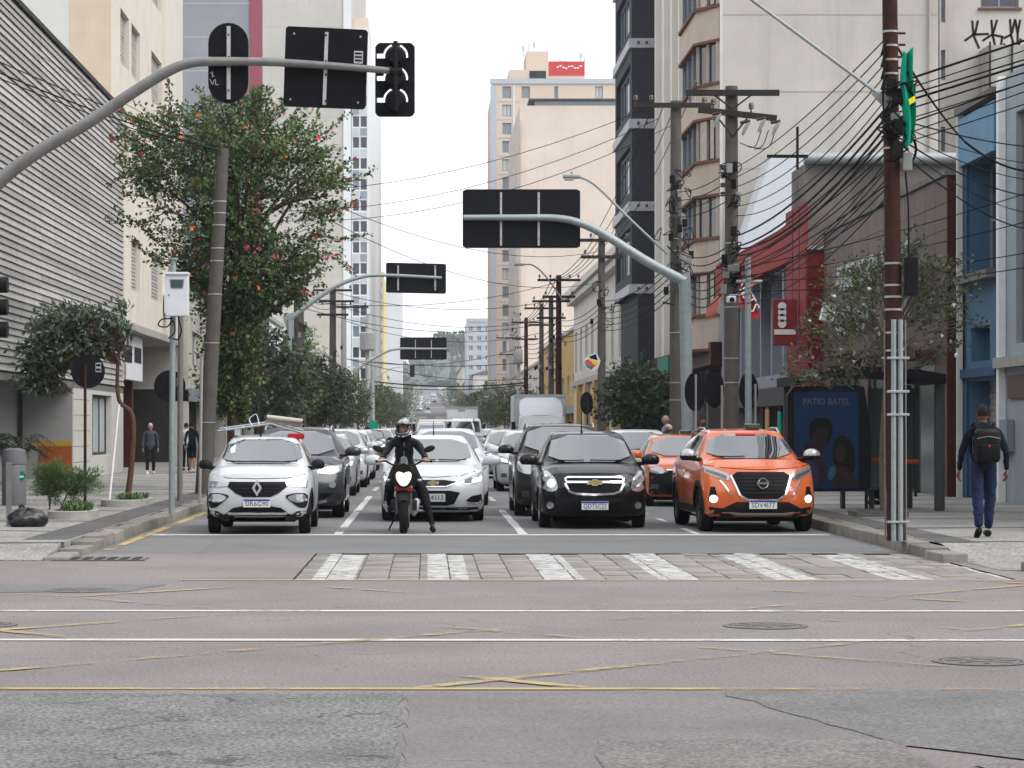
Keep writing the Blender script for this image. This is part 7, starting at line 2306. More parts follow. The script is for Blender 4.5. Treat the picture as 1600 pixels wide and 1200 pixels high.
MB().tube(smoothpath(Pm,5),.04,7).build('arm',M('galvanised'),la,60); q=Pm[-1]; MB().bevbox(q.x-.5,q.x,-.12,.12,q.z-.06,q.z+.06,.03).build('lamp_head',M('galvanised'),la)
# left side poles
D=54.6
pl_=upole('leaning weathered concrete pole in front of the flowering tree',318,D,232,.19,.125,'pole_concrete',PX(349,D)-PX(318,D),bands=(315,333,352,388,408,460,536,660))
upole('thick dark pole behind the flowering tree',408,95,480,.30,.27,'pole_concrete',.05,bands=(530,))
upole('grey concrete pole before the maroon building',470,103,440,.26,.2,'pole_concrete',-.1,bands=(545,560),knots=((520,6,.3),))
upole('pole with three stacked crossarms beyond the maroon building',520,135,450,.22,.17,'pole_concrete',0,arms=((454,2.1,0,0,(-.95,-.3,.3,.9),True,0),(471,1.9,0,.2,(-.8,.8),False,0),(492,1.7,0,0,(-.8,.8),False,0)),knots=((560,6,.5),(600,6,.5)))
upole('pale concrete pole next to the three crossarm pole',537,150,470,.2,.16,'pole_pale',0,arms=((480,2.0,0,.5,(-.6,.8),True,0),),knots=((590,6,.5),))
upole('pale post bearing the green roundel',582,176,560,.17,.14,'pole_pale',0)
gr=thing('green_roundel','small green sign on the pale post among the left queue','sign',(PX(582,175),175.6,PZ(666,175)))
MB().lathe([(.42,0),(.42,.03)],n=8,axis='y').build('plate',M('flag_green'),gr)
t=thing('transformer','grey transformer drum behind the third crossarm pole','transformer',(PX(574,200),200,PZ(548,200)))
MB().lathe([(.5,0),(.62,.1),(.62,1.4),(.5,1.5)],n=18).build('tank',M('transformer_grey'),t,40); MB().cyl((0,.5,-8),(0,.5,3),.2,.16,10).build('support',M('pole_pale'),t)

# ------------------------------------------------------------------ cables
def bundle(name,label,runs,r=.012,sag=.25,group=None):
    """runs: pairs of photo points with depth ((px,py,d),(px,py,d)[,sag])"""
    t=thing(name,label,'cable',(0,0,0),0,group)
    for q in runs:
        a,b=q[0],q[1]; sg_=q[2] if len(q)>2 else sag; rr_=q[3] if len(q)>3 else r
        A=Vector((PX(a[0],a[2]),a[2],PZ(a[1],a[2]))); Bv=Vector((PX(b[0],b[2]),b[2],PZ(b[1],b[2])))
        P=[]
        for k in range(13):
            u=k/12; p=A.lerp(Bv,u); p.z-=sg_*4*u*(1-u); P.append(p)
        MB().tube(P,rr_,5,False).build('cable',M('cable_black'),t)
    return t
A=32
rr=random.Random(31)
bundle('cable_bundle','fan of thin cables from the rusty pole down to the pole with switches',
  [((1386,58+19*k,A),(1150,262+15*k,52.4),.15+.05*k) for k in range(6)],.009)
bundle('cable_bundle','thick cluster of black cables sagging from the rusty pole over the red building',
  [((1388,165+14*k,A-.1),(1152+rr.uniform(-3,3),372+10*k+rr.uniform(-4,4),52.3),rr.uniform(.15,.45),rr.choice((.009,.012,.018))) for k in range(11)],.012)
bundle('cable_bundle','cables crossing the tiled facade from the lower rusty pole',
  [((1392,205+26*k,A-.1),(1150+rr.uniform(-4,4),400+9*k,52.2),rr.uniform(.1,.3)) for k in range(5)]+[((1616,393,46),(1150,440,52.2),.12),((1616,298,46),(1150,420,52.2),.1),((1616,416,46),(1150,455,52.2),.12),((1616,343,46),(1150,432,52.2),.12)],.010)
bundle('cable_bundle','dense cables rising from the rusty pole to the upper right picture edge',
  [((1398,130+12*k+rr.uniform(-3,3),A-.1),(2600,-277+8*k+rr.uniform(-10,10),A-3),rr.uniform(.0,.12),rr.choice((.008,.011,.016))) for k in range(9)],.011)
bundle('cable_bundle','cables dropping from the rusty pole to the lower right picture edge',
  [((1400,185+9*k,A-.1),(1616,230+26*k,46),.06+.03*k,rr.choice((.008,.012))) for k in range(6)],.010)
bundle('cable','thick black cable hanging down toward the blue building',[((1400,70,A),(1508,222,40),.08,.016),((1508,222,40),(1616,268,46),.12,.02)],.016)
bundle('cable_bundle','cables linking the switch pole with the long lamp arm pole',
  [((1146,262+15*k,52.4),(1060,300+13*k,64.4),.12) for k in range(4)]+[((1146,378+9*k,52.3),(1058,392+9*k,64.3),.25+.06*k,.015) for k in range(7)],.012)
bundle('cable_bundle','high cables running from the long lamp arm pole toward the brown poles',
  [((1020+18*k,163,64.4),(925+12*k,374,95),.3) for k in range(4)]+[((1058,400+11*k,64.3),(940,470+9*k,95),.35,.015) for k in range(6)],.012)
bundle('cable_bundle','cables between the charcoal building pole and the brown poles',
  [((928+8*k,374,95),(862+7*k,436,122),.3) for k in range(4)]+[((940,470+9*k,95),(873,500+8*k,122),.3) for k in range(5)]+[((873,500+8*k,122),(822,530+7*k,175),.4,.02) for k in range(5)]+[((862+7*k,436,122),(816+4*k,502,175),.4,.02) for k in range(3)],.016)
bundle('cable_bundle','long cables crossing the sky from the left pole to the right side poles',
  [((349,236,54.6),(940,392,95),1.0,.010),((349,244,54.6),(940,440,95),1.2,.010),((470,470,103),(873,440,122),.6,.014),((470,480,103),(873,500,122),.8,.014),((520,456,135),(861,470,138),.7,.016),((520,475,135),(846,500,150),.8,.016),((537,500,150),(846,520,150),.9,.016),((537,560,150),(822,540,175),.8,.02)],.012)
bundle('cable_bundle','upper cables passing the beige tower from the left trees to the right',
  [((430,300,70),(1010,170,64),.5,.009),((440,330,70),(1030,185,64),.6,.009),((440,345,70),(1050,196,64),.7,.009)],.009)
bundle('cable_bundle','thin cables from the upper left corner to the leaning pole',
  [((-180,12,46),(349,232,54.6),.15,.012),((-180,32,46),(349,238,54.6),.18,.016),((-180,40,46),(349,243,54.6),.2,.012),((60,85,64.2),(349,236,54.6),.1,.008)],.012)
bundle('cable_bundle','cables running back from the leaning pole through the flowering tree',
  [((349,236+5*k,54.6),(470,445+8*k,103),.35) for k in range(4)]+[((470,445+6*k,103),(520,456+8*k,135),.3,.014) for k in range(4)],.011)
bundle('cable_bundle','dark horizontal cables spanning the far street below the lowest sign back',
  [((582,596,176),(822,598,175),.3,.045),((582,602,176),(822,601,175),.35,.03),((582,565,176),(822,566,175),.3,.025),((540,560,150),(846,590,150),.6,.02)],.03)
# thin T-shaped rod standing on the red fascia
t=thing('roof_rod','thin black T-shaped rod above the white gable','rod',(PX(1246,60),60,PZ(265,60)))
MB().box(-.03,.03,-.02,.02,0,PZ(198,60)-PZ(265,60)).build('upright',M('cable_black'),t); MB().box(PX(1198,60)-PX(1246,60),PX(1262,60)-PX(1246,60),-.07,-.025,PZ(247,60)-PZ(265,60),PZ(242,60)-PZ(265,60)).build('bar',M('cable_black'),t)

# ------------------------------------------------------------------ right pavement furniture
D=50.5
t=thing('camera_mast','pale post with short arm and small camera by the red banner','post',(PX(1170,D),D,.15)); 
MB().cyl((0,0,0),(-.02,0,PZ(402,D)-.15),.075,.06,12).build('shaft',M('galvanised'),t,60)
MB().cyl((-.25,0,PZ(440,D)-.15),(.27,0,PZ(440,D)-.15),.035,.035,8).build('arm',M('galvanised'),t)
c1=MB().bevbox(-.45,-.27,-.15,.05,PZ(473,D)-.15,PZ(463,D)-.15,.02).build('camera_housing',M('white_panel'),t); MB().lathe([(.05,0),(.05,.02)],n=12,axis='y',c=(-.36,-.17,PZ(469,D)-.15)).build('lens',M('black_plastic'),c1)
MB().cyl((-.4,0,PZ(461,D)-.15),(0,0,PZ(460,D)-.15),.015,.015,6).build('camera_arm',M('galvanised'),t)
MB().bevbox(-.42,-.2,-.1,.05,PZ(425,D)-.15,PZ(414,D)-.15,.015).build('flood_lamp',M('arm_grey'),t)
bn=thing('banner','red vertical banner with white letters hanging behind the pale post','banner',(PX(1170,56),56,0))
xb=lambda px:PX(px,56)-PX(1170,56); zb=lambda py:PZ(py,56)
mb=MB(); mb.add([(xb(1152),0,zb(440)),(xb(1166),-.1,zb(436)),(xb(1184),-.05,zb(490)),(xb(1190),0,zb(482)),(xb(1182),-.1,zb(500)),(xb(1166),-.05,zb(494)),(xb(1158),.0,zb(470)),(xb(1178),-.12,zb(465))],[(0,1,7,6),(6,7,2,5),(2,3,4,5)])
link_mesh('cloth',mb.raw('cloth',M('banner_red')),bn)
text_obj('banner_letters','NETS',.34,M('lettering_white'),bn,(xb(1166),-.16,zb(462)),'-y',.004).rotation_euler=(0,R(62),0)
round_sign('round black sign back just right of the thick gantry post',1088,612,57.5,.45,1087,690,'pole_pale',585,False,turn=52)
round_sign('round black sign back beside the switch pole foot',1118,608,55,.42,1128,690,'pole_pale',602,False,turn=52)
round_sign('round black sign back behind the pale camera mast',1172,611,53,.40,1180,690,'pole_pale',600,False,turn=52)
round_sign('round black sign back over the roof of the black suv',918,630,84,.38,918,680,'dark_iron',620,False,turn=52)
# hexagonal multicoloured sign by the charcoal building
D=88; t=thing('shop_sign','hexagonal sign in blue, magenta, yellow and black on the pole by charcoal building','sign',(PX(924,D),D,PZ(566,D)))
s=D/3900
hexp=[(-12*s,2*s),(-4*s,10*s),(7*s,14*s),(13*s,2*s),(10*s,-8*s),(0,-13*s),(-7*s,-9*s)]
pl=MB().prism([(a*1.1,b*1.1) for a,b in hexp],'xz',0,.06).build('panel',M('white_panel'),t)
for poly,m_ in (([(-11,1),(-7,-8),(0,-12),(4,-8)],'glass_blue'),([(-11,2),(-5,5),(6,-6),(4,-8)],'flower_red'),([(-4,5),(11,0),(9,-7),(6,-6)],'flag_yellow'),([(-3,9),(7,13),(10,3),(-2,6)],'sign_black')):
    MB().prism([(a*s,b*s) for a,b in poly],'xz',-.006,-.001).build('colour_field',M(m_),pl)
MB().cyl((13*s,.03,0),(22*s,.5,.1),.03,.03,6).build('bracket',M('dark_iron'),t)
# bus shelter
D=44.0
t=thing('bus_shelter','dark bus shelter with curved roof and orange leaning rail on the right pavement','bus shelter',(PX(1350,D),D,.15)); B=Vector(t.location)
x=lambda px,dd=D:PX(px,dd)-B.x
z=lambda py,dd=D:PZ(py,dd)-.15
rp2=[]
for k in range(13):
    u=k/12; rp2.append((lerp(x(1232),x(1462),u), z(596)+.26*math.sin(math.pi*(u*.72+.12))-.02))
low_=[(a,b-.16) for a,b in rp2]
MB().prism(rp2+low_[::-1],'xz',-.9,1.5).build('roof',M('sign_black'),t,30)
MB().bevbox(x(1236),x(1264),-1.1,-.9,z(596),z(580),.02).build('route_panel',M('shelter_grey'),t)
MB().box(x(1240),x(1262),-1.12,-1.101,z(592),z(584)).build('route_print',M('sign_strip'),t)
for (px,dd,w_) in ((1457,-.6,.17),(1438,1.2,.14),(1245,1.2,.12)):
    MB().bevbox(x(px)-w_/2,x(px)+w_/2,dd-.06,dd+.06,0,z(600),.02).build('post',M('shelter_grey'),t)
MB().box(x(1375),x(1450),1.22,1.24,.35,z(605)).build('glass_panel',M('glass_green'),t)
for k in range(3): MB().box(x(1375)+k*.42,x(1375)+k*.42+.05,1.18,1.26,.2,z(602)).build('mullion',M('shelter_grey'),t)
MB().tube([(x(1364),.3,z(719)),(x(1440),.3,z(722))],.045,10).build('leaning_rail',M('orange_rail'),t,60)
MB().tube([(x(1366),.3,z(719)),(x(1366),.8,z(719)),(x(1366),.8,0)],.03,8).build('rail_leg',M('shelter_grey'),t,60)
MB().tube([(x(1437),.3,z(721)),(x(1437),.8,z(721)),(x(1437),.8,0)],.03,8).build('rail_leg',M('shelter_grey'),t,60)
MB().bevbox(x(1320),x(1380),.5,.9,z(768),z(760),.02).build('bench_seat',M('shelter_grey'),t); MB().bevbox(x(1324),x(1330),.6,.8,0,z(768),.01).build('bench_leg',M('shelter_grey'),t); MB().bevbox(x(1370),x(1376),.6,.8,0,z(768),.01).build('bench_leg',M('shelter_grey'),t)
# advertising panel at the shelter's end
ad=thing('advert_panel','lit advertising case with blue poster of two people at the shelter end','advertising panel',(PX(1300,D-.9),D-.9,.15)); B=Vector(ad.location); d2=D-.9
x=lambda px:PX(px,d2)-B.x
z=lambda py:PZ(py,d2)-.15
MB().prism(chaikin([(x(1231),z(768)),(x(1231),z(604)),(x(1350),z(602)),(x(1356),z(640)),(x(1362),z(690)),(x(1360),z(768))],1,.08),'xz',0,.28).build('case',M('sign_black'),ad,30)
pm('print_title',(.11,.12,.15),.5,.1)
ps=MB().box(x(1241),x(1342),-.012,-.001,z(764),z(612)).build('poster',M('poster_blue'),ad)
text_obj('poster_title','PATIO BATEL',.15,M('print_title'),ps,(x(1291),-.016,z(628)),'-y',.001,maxw=.80)
def blob(name,pts,m_,y): MB().prism(chaikin([(x(a),z(b)) for a,b in pts],3),'xz',y-.003,y).build(name,M(m_),ps)
pm('print_skin',(.030,.020,.021),.4,.5,9); pm('print_pink',(.034,.014,.028),.4,.5,9); pm('print_lilac',(.03,.03,.07),.4,.4,9)
blob('printed_hair',[(1264,690),(1264,660),(1278,652),(1298,655),(1302,675),(1292,700)],'hair_dark',-.014)
blob('printed_face',[(1268,682),(1280,668),(1294,670),(1294,692),(1284,706),(1272,700)],'print_skin',-.018)
blob('printed_coat',[(1243,762),(1246,712),(1260,690),(1276,702),(1290,725),(1288,762)],'print_pink',-.022)
blob('printed_sleeve',[(1246,762),(1250,722),(1276,718),(1282,762)],'print_lilac',-.026)
blob('printed_hair',[(1300,720),(1302,690),(1316,678),(1332,690),(1338,725),(1330,745),(1312,735)],'hair_dark',-.015)
blob('printed_face',[(1303,712),(1308,694),(1320,694),(1322,714),(1312,726)],'print_skin',-.020)
blob('printed_dress',[(1296,762),(1302,728),(1320,728),(1338,745),(1341,762)],'print_skin',-.024)
pm('print_cyan',(.03,.10,.14),.5,.2)
blob('printed_cloth',[(1292,748),(1296,728),(1308,732),(1300,752)],'print_cyan',-.030)
# tree pit frame at the thin tree
t=thing('tree_pit','dark square edging round the foot of the thin tree','edging',(PX(1372,40.8),40.8,.15))
for (a,b,c_,d_) in ((-.42,.42,-.42,-.34),(-.42,.42,.34,.42),(-.42,-.34,-.34,.34),(.34,.42,-.34,.34)): MB().box(a,b,c_,d_,0,.09).build('edge_stone',M('concrete_dark'),t)
# ------------------------------------------------------------------ people and motorcycle
from mathutils import noise as mnoise
def skin_body(name, J, E, parent, rot=None, lv=2, fold=.006):
    """J: joint -> (pos, radius); E: list of (a, b, material). One continuous skinned surface."""
    names=list(J); idx={n:i for i,n in enumerate(names)}
    me=bpy.data.meshes.new(name)
    me.from_pydata([J[n][0] for n in names],[(idx[a],idx[b]) for a,b,_ in E],[])
    o=link_mesh(name,me)
    md=o.modifiers.new('skin','SKIN'); md.use_smooth_shade=True
    sv=me.skin_vertices[0].data
    for i,n in enumerate(names):
        r=J[n][1]; sv[i].radius=(r,r) if not hasattr(r,'__len__') else r
        sv[i].use_root=(n=='pelvis')
    ms=o.modifiers.new('sub','SUBSURF'); ms.levels=lv; ms.render_levels=lv
    bpy.context.view_layer.update()
    m2=apply_obj_mesh(o)
    bpy.data.objects.remove(o)
    mats=[]; 
    for _,_,m in E:
        if m not in mats: mats.append(m)
    m2.materials.clear()
    for m in mats: m2.materials.append(M(m))
    seg=[(Vector(J[a][0]),Vector(J[b][0]),(J[a][1] if not hasattr(J[a][1],'__len__') else J[a][1][0]),(J[b][1] if not hasattr(J[b][1],'__len__') else J[b][1][0]),mats.index(m)) for a,b,m in E]
    for p in m2.polygons:
        c=p.center; best=None
        for A,B,ra,rb,mi in seg:
            ab=B-A; t=max(0,min(1,(c-A).dot(ab)/max(1e-9,ab.length_squared)))
            d=(c-(A+ab*t)).length-lerp(ra,rb,t)
            if best is None or d<best[0]: best=(d,mi)
        p.material_index=best[1]; p.use_smooth=True
    if fold:
        skinv=set()
        for p in m2.polygons:
            if mats[p.material_index].startswith('skin'): skinv.update(p.vertices)
        nrm=[v.normal.copy() for v in m2.vertices]
        for v in m2.vertices:
            if v.index in skinv: continue
            q=v.co
            a=mnoise.noise(Vector((q.x*9,q.y*9,q.z*16)))+.5*mnoise.noise(Vector((q.x*22+5,q.y*22,q.z*34)))
            v.co=q+nrm[v.index]*(a*fold)
    m2.name=name
    return m2, mats
def add_mesh(me, mats, mb, matname):
    """join extra geometry (head, fingers) into the same body mesh"""
    if matname not in mats: mats.append(matname); me.materials.append(M(matname))
    mi=mats.index(matname)
    bm=bmesh.new(); bm.from_mesh(me)
    vs=[bm.verts.new(p) for p in mb.v]
    for f in mb.f:
        try:
            q=bm.faces.new([vs[i] for i in dict.fromkeys(f)]) if len(set(f))>2 else None
            if q: q.material_index=mi; q.smooth=True
        except ValueError: pass
    bmesh.ops.recalc_face_normals(bm,faces=bm.faces)
    bm.to_mesh(me); bm.free()
def hand(mb, wrist, fwd, palm_n, s=1.0, curl=.5, side=1):
    fwd=Vector(fwd).normalized(); n=Vector(palm_n); n=(n-fwd*n.dot(fwd)).normalized(); u=fwd.cross(n)*side
    w=Vector(wrist)
    P=[w,w+fwd*.05*s,w+fwd*.092*s]
    # palm: flattened tube
    b=len(mb.v); mb.tube(P,[.028*s,.042*s,.040*s],10)
    for i in range(b,len(mb.v)):
        q=Vector(mb.v[i])-w; h=q.dot(n); mb.v[i]=tuple(w+q-n*h*.45)
    for k,(off,l) in enumerate(((-.030,.062),(-.010,.075),(.010,.072),(.029,.056))):
        a=w+fwd*.088*s+u*off*s
        d1=(fwd*math.cos(curl*.6)+n*math.sin(curl*.6)); d2=(fwd*math.cos(curl*1.6)+n*math.sin(curl*1.6)); d3=(fwd*math.cos(curl*2.5)+n*math.sin(curl*2.5))
        p1=a+d1*l*.45*s; p2=p1+d2*l*.35*s; p3=p2+d3*l*.3*s
        mb.tube([a,p1,p2,p3],[.0095*s,.009*s,.008*s,.006*s],7)
    a=w+fwd*.03*s-u*.036*s; p1=a+(fwd*.7-u*.6+n*.3).normalized()*.04*s; p2=p1+(fwd*.8+n*.5).normalized()*.035*s
    mb.tube([a,p1,p2],[.013*s,.011*s,.008*s],7)
def head(mb, c, s=1.0, face=(0,-1,0)):
    c=Vector(c); f=Vector(face).normalized(); r=Vector((0,0,1)).cross(f).normalized(); up=Vector((0,0,1))
    b=MB().ball((0,0,0),(.078,.098,.118),18,14)
    for (x,y,z) in b.v:
        k=1-.22*max(0,-z/.118-.2)            # narrower jaw
        x*=k
        if y<0 and z<-.02: y*=1-.10*abs(z/.118)
        p=c+(r*x*-1+f*-y+up*z)*s
        mb.v.append(tuple(p))
    o=len(mb.v)-len(b.v); mb.f+=[tuple(i+o for i in q) for q in b.f]
    P=lambda x,y,z: tuple(c+(r*x+f*y+up*z)*s)
    # nose, brow, lips, ears
    mb.tube([P(0,.088,.012),P(0,.108,-.018),P(0,.098,-.032)],[.008*s,.014*s,.010*s],8)
    mb.tube([P(-.045,.082,.026),P(0,.093,.022),P(.045,.082,.026)],[.006*s,.010*s,.006*s],6)
    mb.tube([P(-.024,.085,-.058),P(0,.092,-.056),P(.024,.085,-.058)],[.005*s,.009*s,.005*s],6)
    for sx in (-1,1):
        mb.ball(P(sx*.078,-.005,-.005),(.012*s,.02*s,.03*s),8,6)
def eyes(parent,c,s,face,mat='hair_dark'):
    c=Vector(c); f=Vector(face).normalized(); r=Vector((0,0,1)).cross(f).normalized()
    for sx in (-1,1):
        p=c+(r*sx*.032+f*.088+Vector((0,0,.004)))*s
        e=MB().ball(tuple(p),(.013*s,.013*s,.008*s),8,6).build('eye',M('white_paint'),parent,60)
        MB().ball(tuple(p+f*.009*s),(.006*s,.006*s,.006*s),8,6).build('iris',M(mat),e,60)
def hair(parent,c,s,face,mat,length=.0,name='hair',lift=.0):
    c=Vector(c); f=Vector(face).normalized(); r=Vector((0,0,1)).cross(f).normalized(); mb=MB()
    b=MB().ball((0,0,0),(.086,.106,.126),18,14); keep={}
    out=[]
    for (x,y,z) in b.v: out.append(c+(r*x+f*y+Vector((0,0,1))*(z+lift))*s)
    fs=[]
    for q in b.f:
        m=sum((Vector(b.v[i]) for i in q),Vector())/len(q)
        hl=.055-.9*max(0,m.y)*.0
        if (m.y>.03 and m.z<.045) or (m.y<=.03 and m.z<-.035-length): continue
        fs.append(q)
    mb.add([tuple(p) for p in out],fs)
    return mb.build(name,M(mat),parent,70)
def shoe(parent,ankle,toe,mat,s=1.0,name='shoe',sole='black_matte'):
    a=Vector(ankle); t=Vector(toe); d=(t-a)
    mb=MB(); back=a-d*.28
    pts=[back+Vector((0,0,.0)),a,a+d*.45,a+d*.85,t]
    mb.tube(pts,[.030*s,.046*s,.044*s,.040*s,.024*s],12)
    o=mb.build(name,M(mat),parent,60)
    return o
def person(name,label,loc,H,face=(0,-1,0),top='cloth_navy',legs='denim',skin='skin',hairm='hair_dark',stride=.0,arm=.12,short=False,shoes='shoe_black',group=None,hairlen=.0,detail=True,arms_bent=False,build=1.0):
    """standing or walking figure; face gives the heading"""
    t=thing(name,label,'person',loc,0,group)
    f=Vector(face).normalized(); r=Vector((0,0,1)).cross(f).normalized()
    k=H/1.75
    P=lambda x,y,z: tuple((r*x*build+f*y+Vector((0,0,z)))*k)
    s=stride
    J={'pelvis':(P(0,0,.95),.135*k*build),'waist':(P(0,.0,1.10),.125*k*build),'chest':(P(0,.01,1.30),(.155*k*build,.12*k*build)),'shoulders':(P(0,0,1.43),.09*k*build),'neck':(P(0,.01,1.51),.052*k),'skull':(P(0,.02,1.57),.045*k)}
    E=[('pelvis','waist',top),('waist','chest',top),('chest','shoulders',top),('shoulders','neck',top),('neck','skull',skin)]
    ends={}
    for sx,n in ((-1,'l'),(1,'r')):
        q=s*sx
        J['hip'+n]=(P(sx*.09,0,.90),.098*k*build); J['knee'+n]=(P(sx*.095,.30*q+.05*abs(q),.50),(.064 if short else .078)*k); J['calf'+n]=(P(sx*.095,.36*q-.10*abs(q) if q<0 else .40*q,.32),(.056 if short else .070)*k); J['ankle'+n]=(P(sx*.095,.55*q,.095 if q>=0 else .095+.14*abs(q)),(.042 if short else .056)*k)
        E+=[('pelvis','hip'+n,legs),('hip'+n,'knee'+n,legs),('knee'+n,'calf'+n,legs if not short else skin),('calf'+n,'ankle'+n,legs if not short else skin)]
        J['sh'+n]=(P(sx*.175,0,1.40),.062*k*build); J['el'+n]=(P(sx*(.175+arm),-.20*q-.02,1.13),.047*k*build)
        wy=-.22*q+.06; wz=.885
        if arms_bent: wy,wz=.2,1.12
        J['wr'+n]=(P(sx*(.175+arm*1.2 if not arms_bent else .12),wy,wz),.033*k)
        E+=[('shoulders','sh'+n,top),('sh'+n,'el'+n,top),('el'+n,'wr'+n,top)]
        ends[n]=(Vector(J['wr'+n][0]),Vector(J['wr'+n][0])-Vector(J['el'+n][0]),Vector(J['ankle'+n][0]),sx)
    me,mats=skin_body('body',J,E,t,lv=3 if loc[1]<40 else 2,fold=.010)
    hc=P(0,.035,1.635)
    hb=MB(); head(hb,hc,k,face); add_mesh(me,mats,hb,skin)
    hm=MB()
    for n,(w,d,a,sx) in ends.items(): hand(hm,w+d.normalized()*.005,d,-r*sx,k,.55,sx)
    add_mesh(me,mats,hm,skin)
    link_mesh('body',me,t)
    if detail: eyes(t,hc,k,face)
    if hairm: hair(t,hc,k,face,hairm,hairlen)
    for n,(w,d,a,sx) in ends.items():
        q=s*sx
        toe=a+f*.17*k+Vector((0,0,-.055 if q>=0 else -.10))*k
        base=a+Vector((0,0,-.05*k))
        o=shoe(t,base,base+f*.17*k+Vector((0,0,0 if q>=0 else -.09*k)),shoes,k)
    return t
# man with backpack walking away on the right pavement
X=PX(1537,32.9)
mn=person('person','person in navy top and jeans with black backpack walking away on the right pavement',(X,32.9,.155),1.74,(.0,1,0),'cloth_navy','denim','skin_brown','hair_dark',stride=-.32,arm=.09,build=1.06)
bp=thing('backpack','black backpack with padded straps on the walking person','backpack',(X,32.9,.155))
b=MB(); b.bevbox(-.165,.165,-.30,-.10,.98,1.43,.06); b.build('pack',M('cloth_navy') if False else M('black_plastic'),bp,50)
MB().bevbox(-.13,.13,-.345,-.29,1.0,1.24,.035).build('front_pocket',M('black_matte'),bp,50)
MB().tube([(-.15,-.302,1.30),(0,-.312,1.33),(.15,-.302,1.30)],.006,6).build('zip',M('arm_grey'),bp)
MB().bevbox(-.012,.012,-.352,-.345,1.19,1.22,.003).build('badge',M('lettering_red'),bp)
for sx in (-1,1): MB().tube(smoothpath([(sx*.10,-.14,1.40),(sx*.13,-.02,1.50),(sx*.14,.12,1.38),(sx*.15,.08,1.12),(sx*.16,-.1,1.03)],5),.022,8).build('strap',M('black_matte'),bp,60)
MB().tube(smoothpath([(-.04,-.2,1.42),(0,-.2,1.47),(.04,-.2,1.42)],5),.012,6).build('grab_loop',M('black_matte'),bp,60)
# people on the left pavement
person('person','grey-haired person in slate jacket and dark trousers facing the street under the overhang',(PX(235,78),78,.155),1.58,(.15,-1,0),'cloth_slate','trouser_black','skin','hair_grey',stride=.08,arm=.05,shoes='shoe_white',build=1.12)
person('person','person in navy shirt and shorts beyond the camera post',(PX(300,80),80,.155),1.62,(.2,1,0),'cloth_navy','cloth_navy','skin','hair_dark',stride=.2,arm=.05,short=True,shoes='shoe_white')
person('person','person in white shirt half hidden by the dark grey post',(PX(291,84),84,.155),1.6,(0,1,0),'cloth_white','trouser_black','skin','hair_dark',stride=.1,arm=.05)
person('person','person in maroon jacket at the end of the left queue',(PX(574,135),135,.155),1.7,(0,-1,0),'cloth_maroon','trouser_black','skin','hair_dark',stride=.15,arm=.06,detail=False)
# people on the right pavement
person('person','balding person in grey shirt behind the second orange taxi',(PX(1042,66),66,.155),1.76,(-.9,-.3,0),'cloth_grey','trouser_black','skin',None,stride=.1,arm=.08,build=1.1)
person('person','smaller person in front of the balding one behind the second orange taxi',(PX(1047,63),63,.155),1.52,(-.9,-.3,0),'cloth_slate','trouser_black','skin_brown','hair_grey',stride=.1,arm=.05)
person('person','blond person beyond the white parked car',(PX(983,90),90,.155),1.56,(0,-1,0),'cloth_navy','trouser_black','skin','hair_blond',stride=.1,arm=.05,detail=False)
person('person','grey-haired person next to the blond one beyond the white car',(PX(974,96),96,.155),1.72,(0,-1,0),'cloth_grey','trouser_black','skin','hair_grey',stride=.1,arm=.05,detail=False)
person('person','person in black between the sign posts behind the orange suv',(PX(1098,60),60,.155),1.70,(0,-1,0),'black_plastic','trouser_black','skin_brown','hair_dark',stride=.1,arm=.05)
person('person','person waiting in the dark of the bus shelter beside the advertising panel',(PX(1371,46.8),46.8,.155),1.66,(-1,-.2,0),'cloth_maroon','trouser_black','skin_brown','hair_dark',stride=.0,arm=.04)

# ---------- motorcycle
MX,MY=-.36,37.35
mc=thing('motorcycle','dark naked motorcycle with lit headlamp and red fork cover at the stop line','motorcycle',(MX,MY,0))
def mpart(mb,name,mat,parent=None,sm=50): return mb.build(name,M(mat),parent or mc,sm)
R_=.295
def mwheel(y,w,name):
    h=w/2
    o=mpart(MB().lathe([(R_*.68,-h*.7),(R_*.82,-h),(R_*.95,-h*.8),(R_,-h*.25),(R_,h*.25),(R_*.95,h*.8),(R_*.82,h),(R_*.68,h*.7)],n=32,axis='x',caps=False,c=(0,y,R_)),name,'tyre')
    rm=MB().lathe([(R_*.69,-h*.6),(R_*.64,-h*.5),(R_*.64,h*.5),(R_*.69,h*.6)],n=32,axis='x',caps=False,c=(0,y,R_))
    for k in range(5):
        m=Matrix.Rotation(2*math.pi*k/5,3,'X'); rm.cbox(Vector((0,y,R_))+m@Vector((0,0,R_*.34)),(.04,.05,R_*.62),m)
    rm.lathe([(.05,-.07),(.05,.07)],n=12,axis='x',c=(0,y,R_))
    mpart(rm,'rim','rim_dark',o); return o
fw=mwheel(.35,.125,'front_wheel'); mwheel(1.72,.15,'rear_wheel')
mpart(MB().lathe([(.14,.078),(.14,.084)],n=26,axis='x',c=(0,.35,R_)),'brake_disc','steel_bright',fw)
for sx in (-1,1):
    mpart(MB().tube([(sx*.10,.35,R_),(sx*.10,.43,.60)],[.028,.028],12),'fork_lower','shelter_grey')
    mpart(MB().tube([(sx*.10,.43,.60),(sx*.10,.56,.98)],[.022,.022],10),'fork_upper','black_plastic')
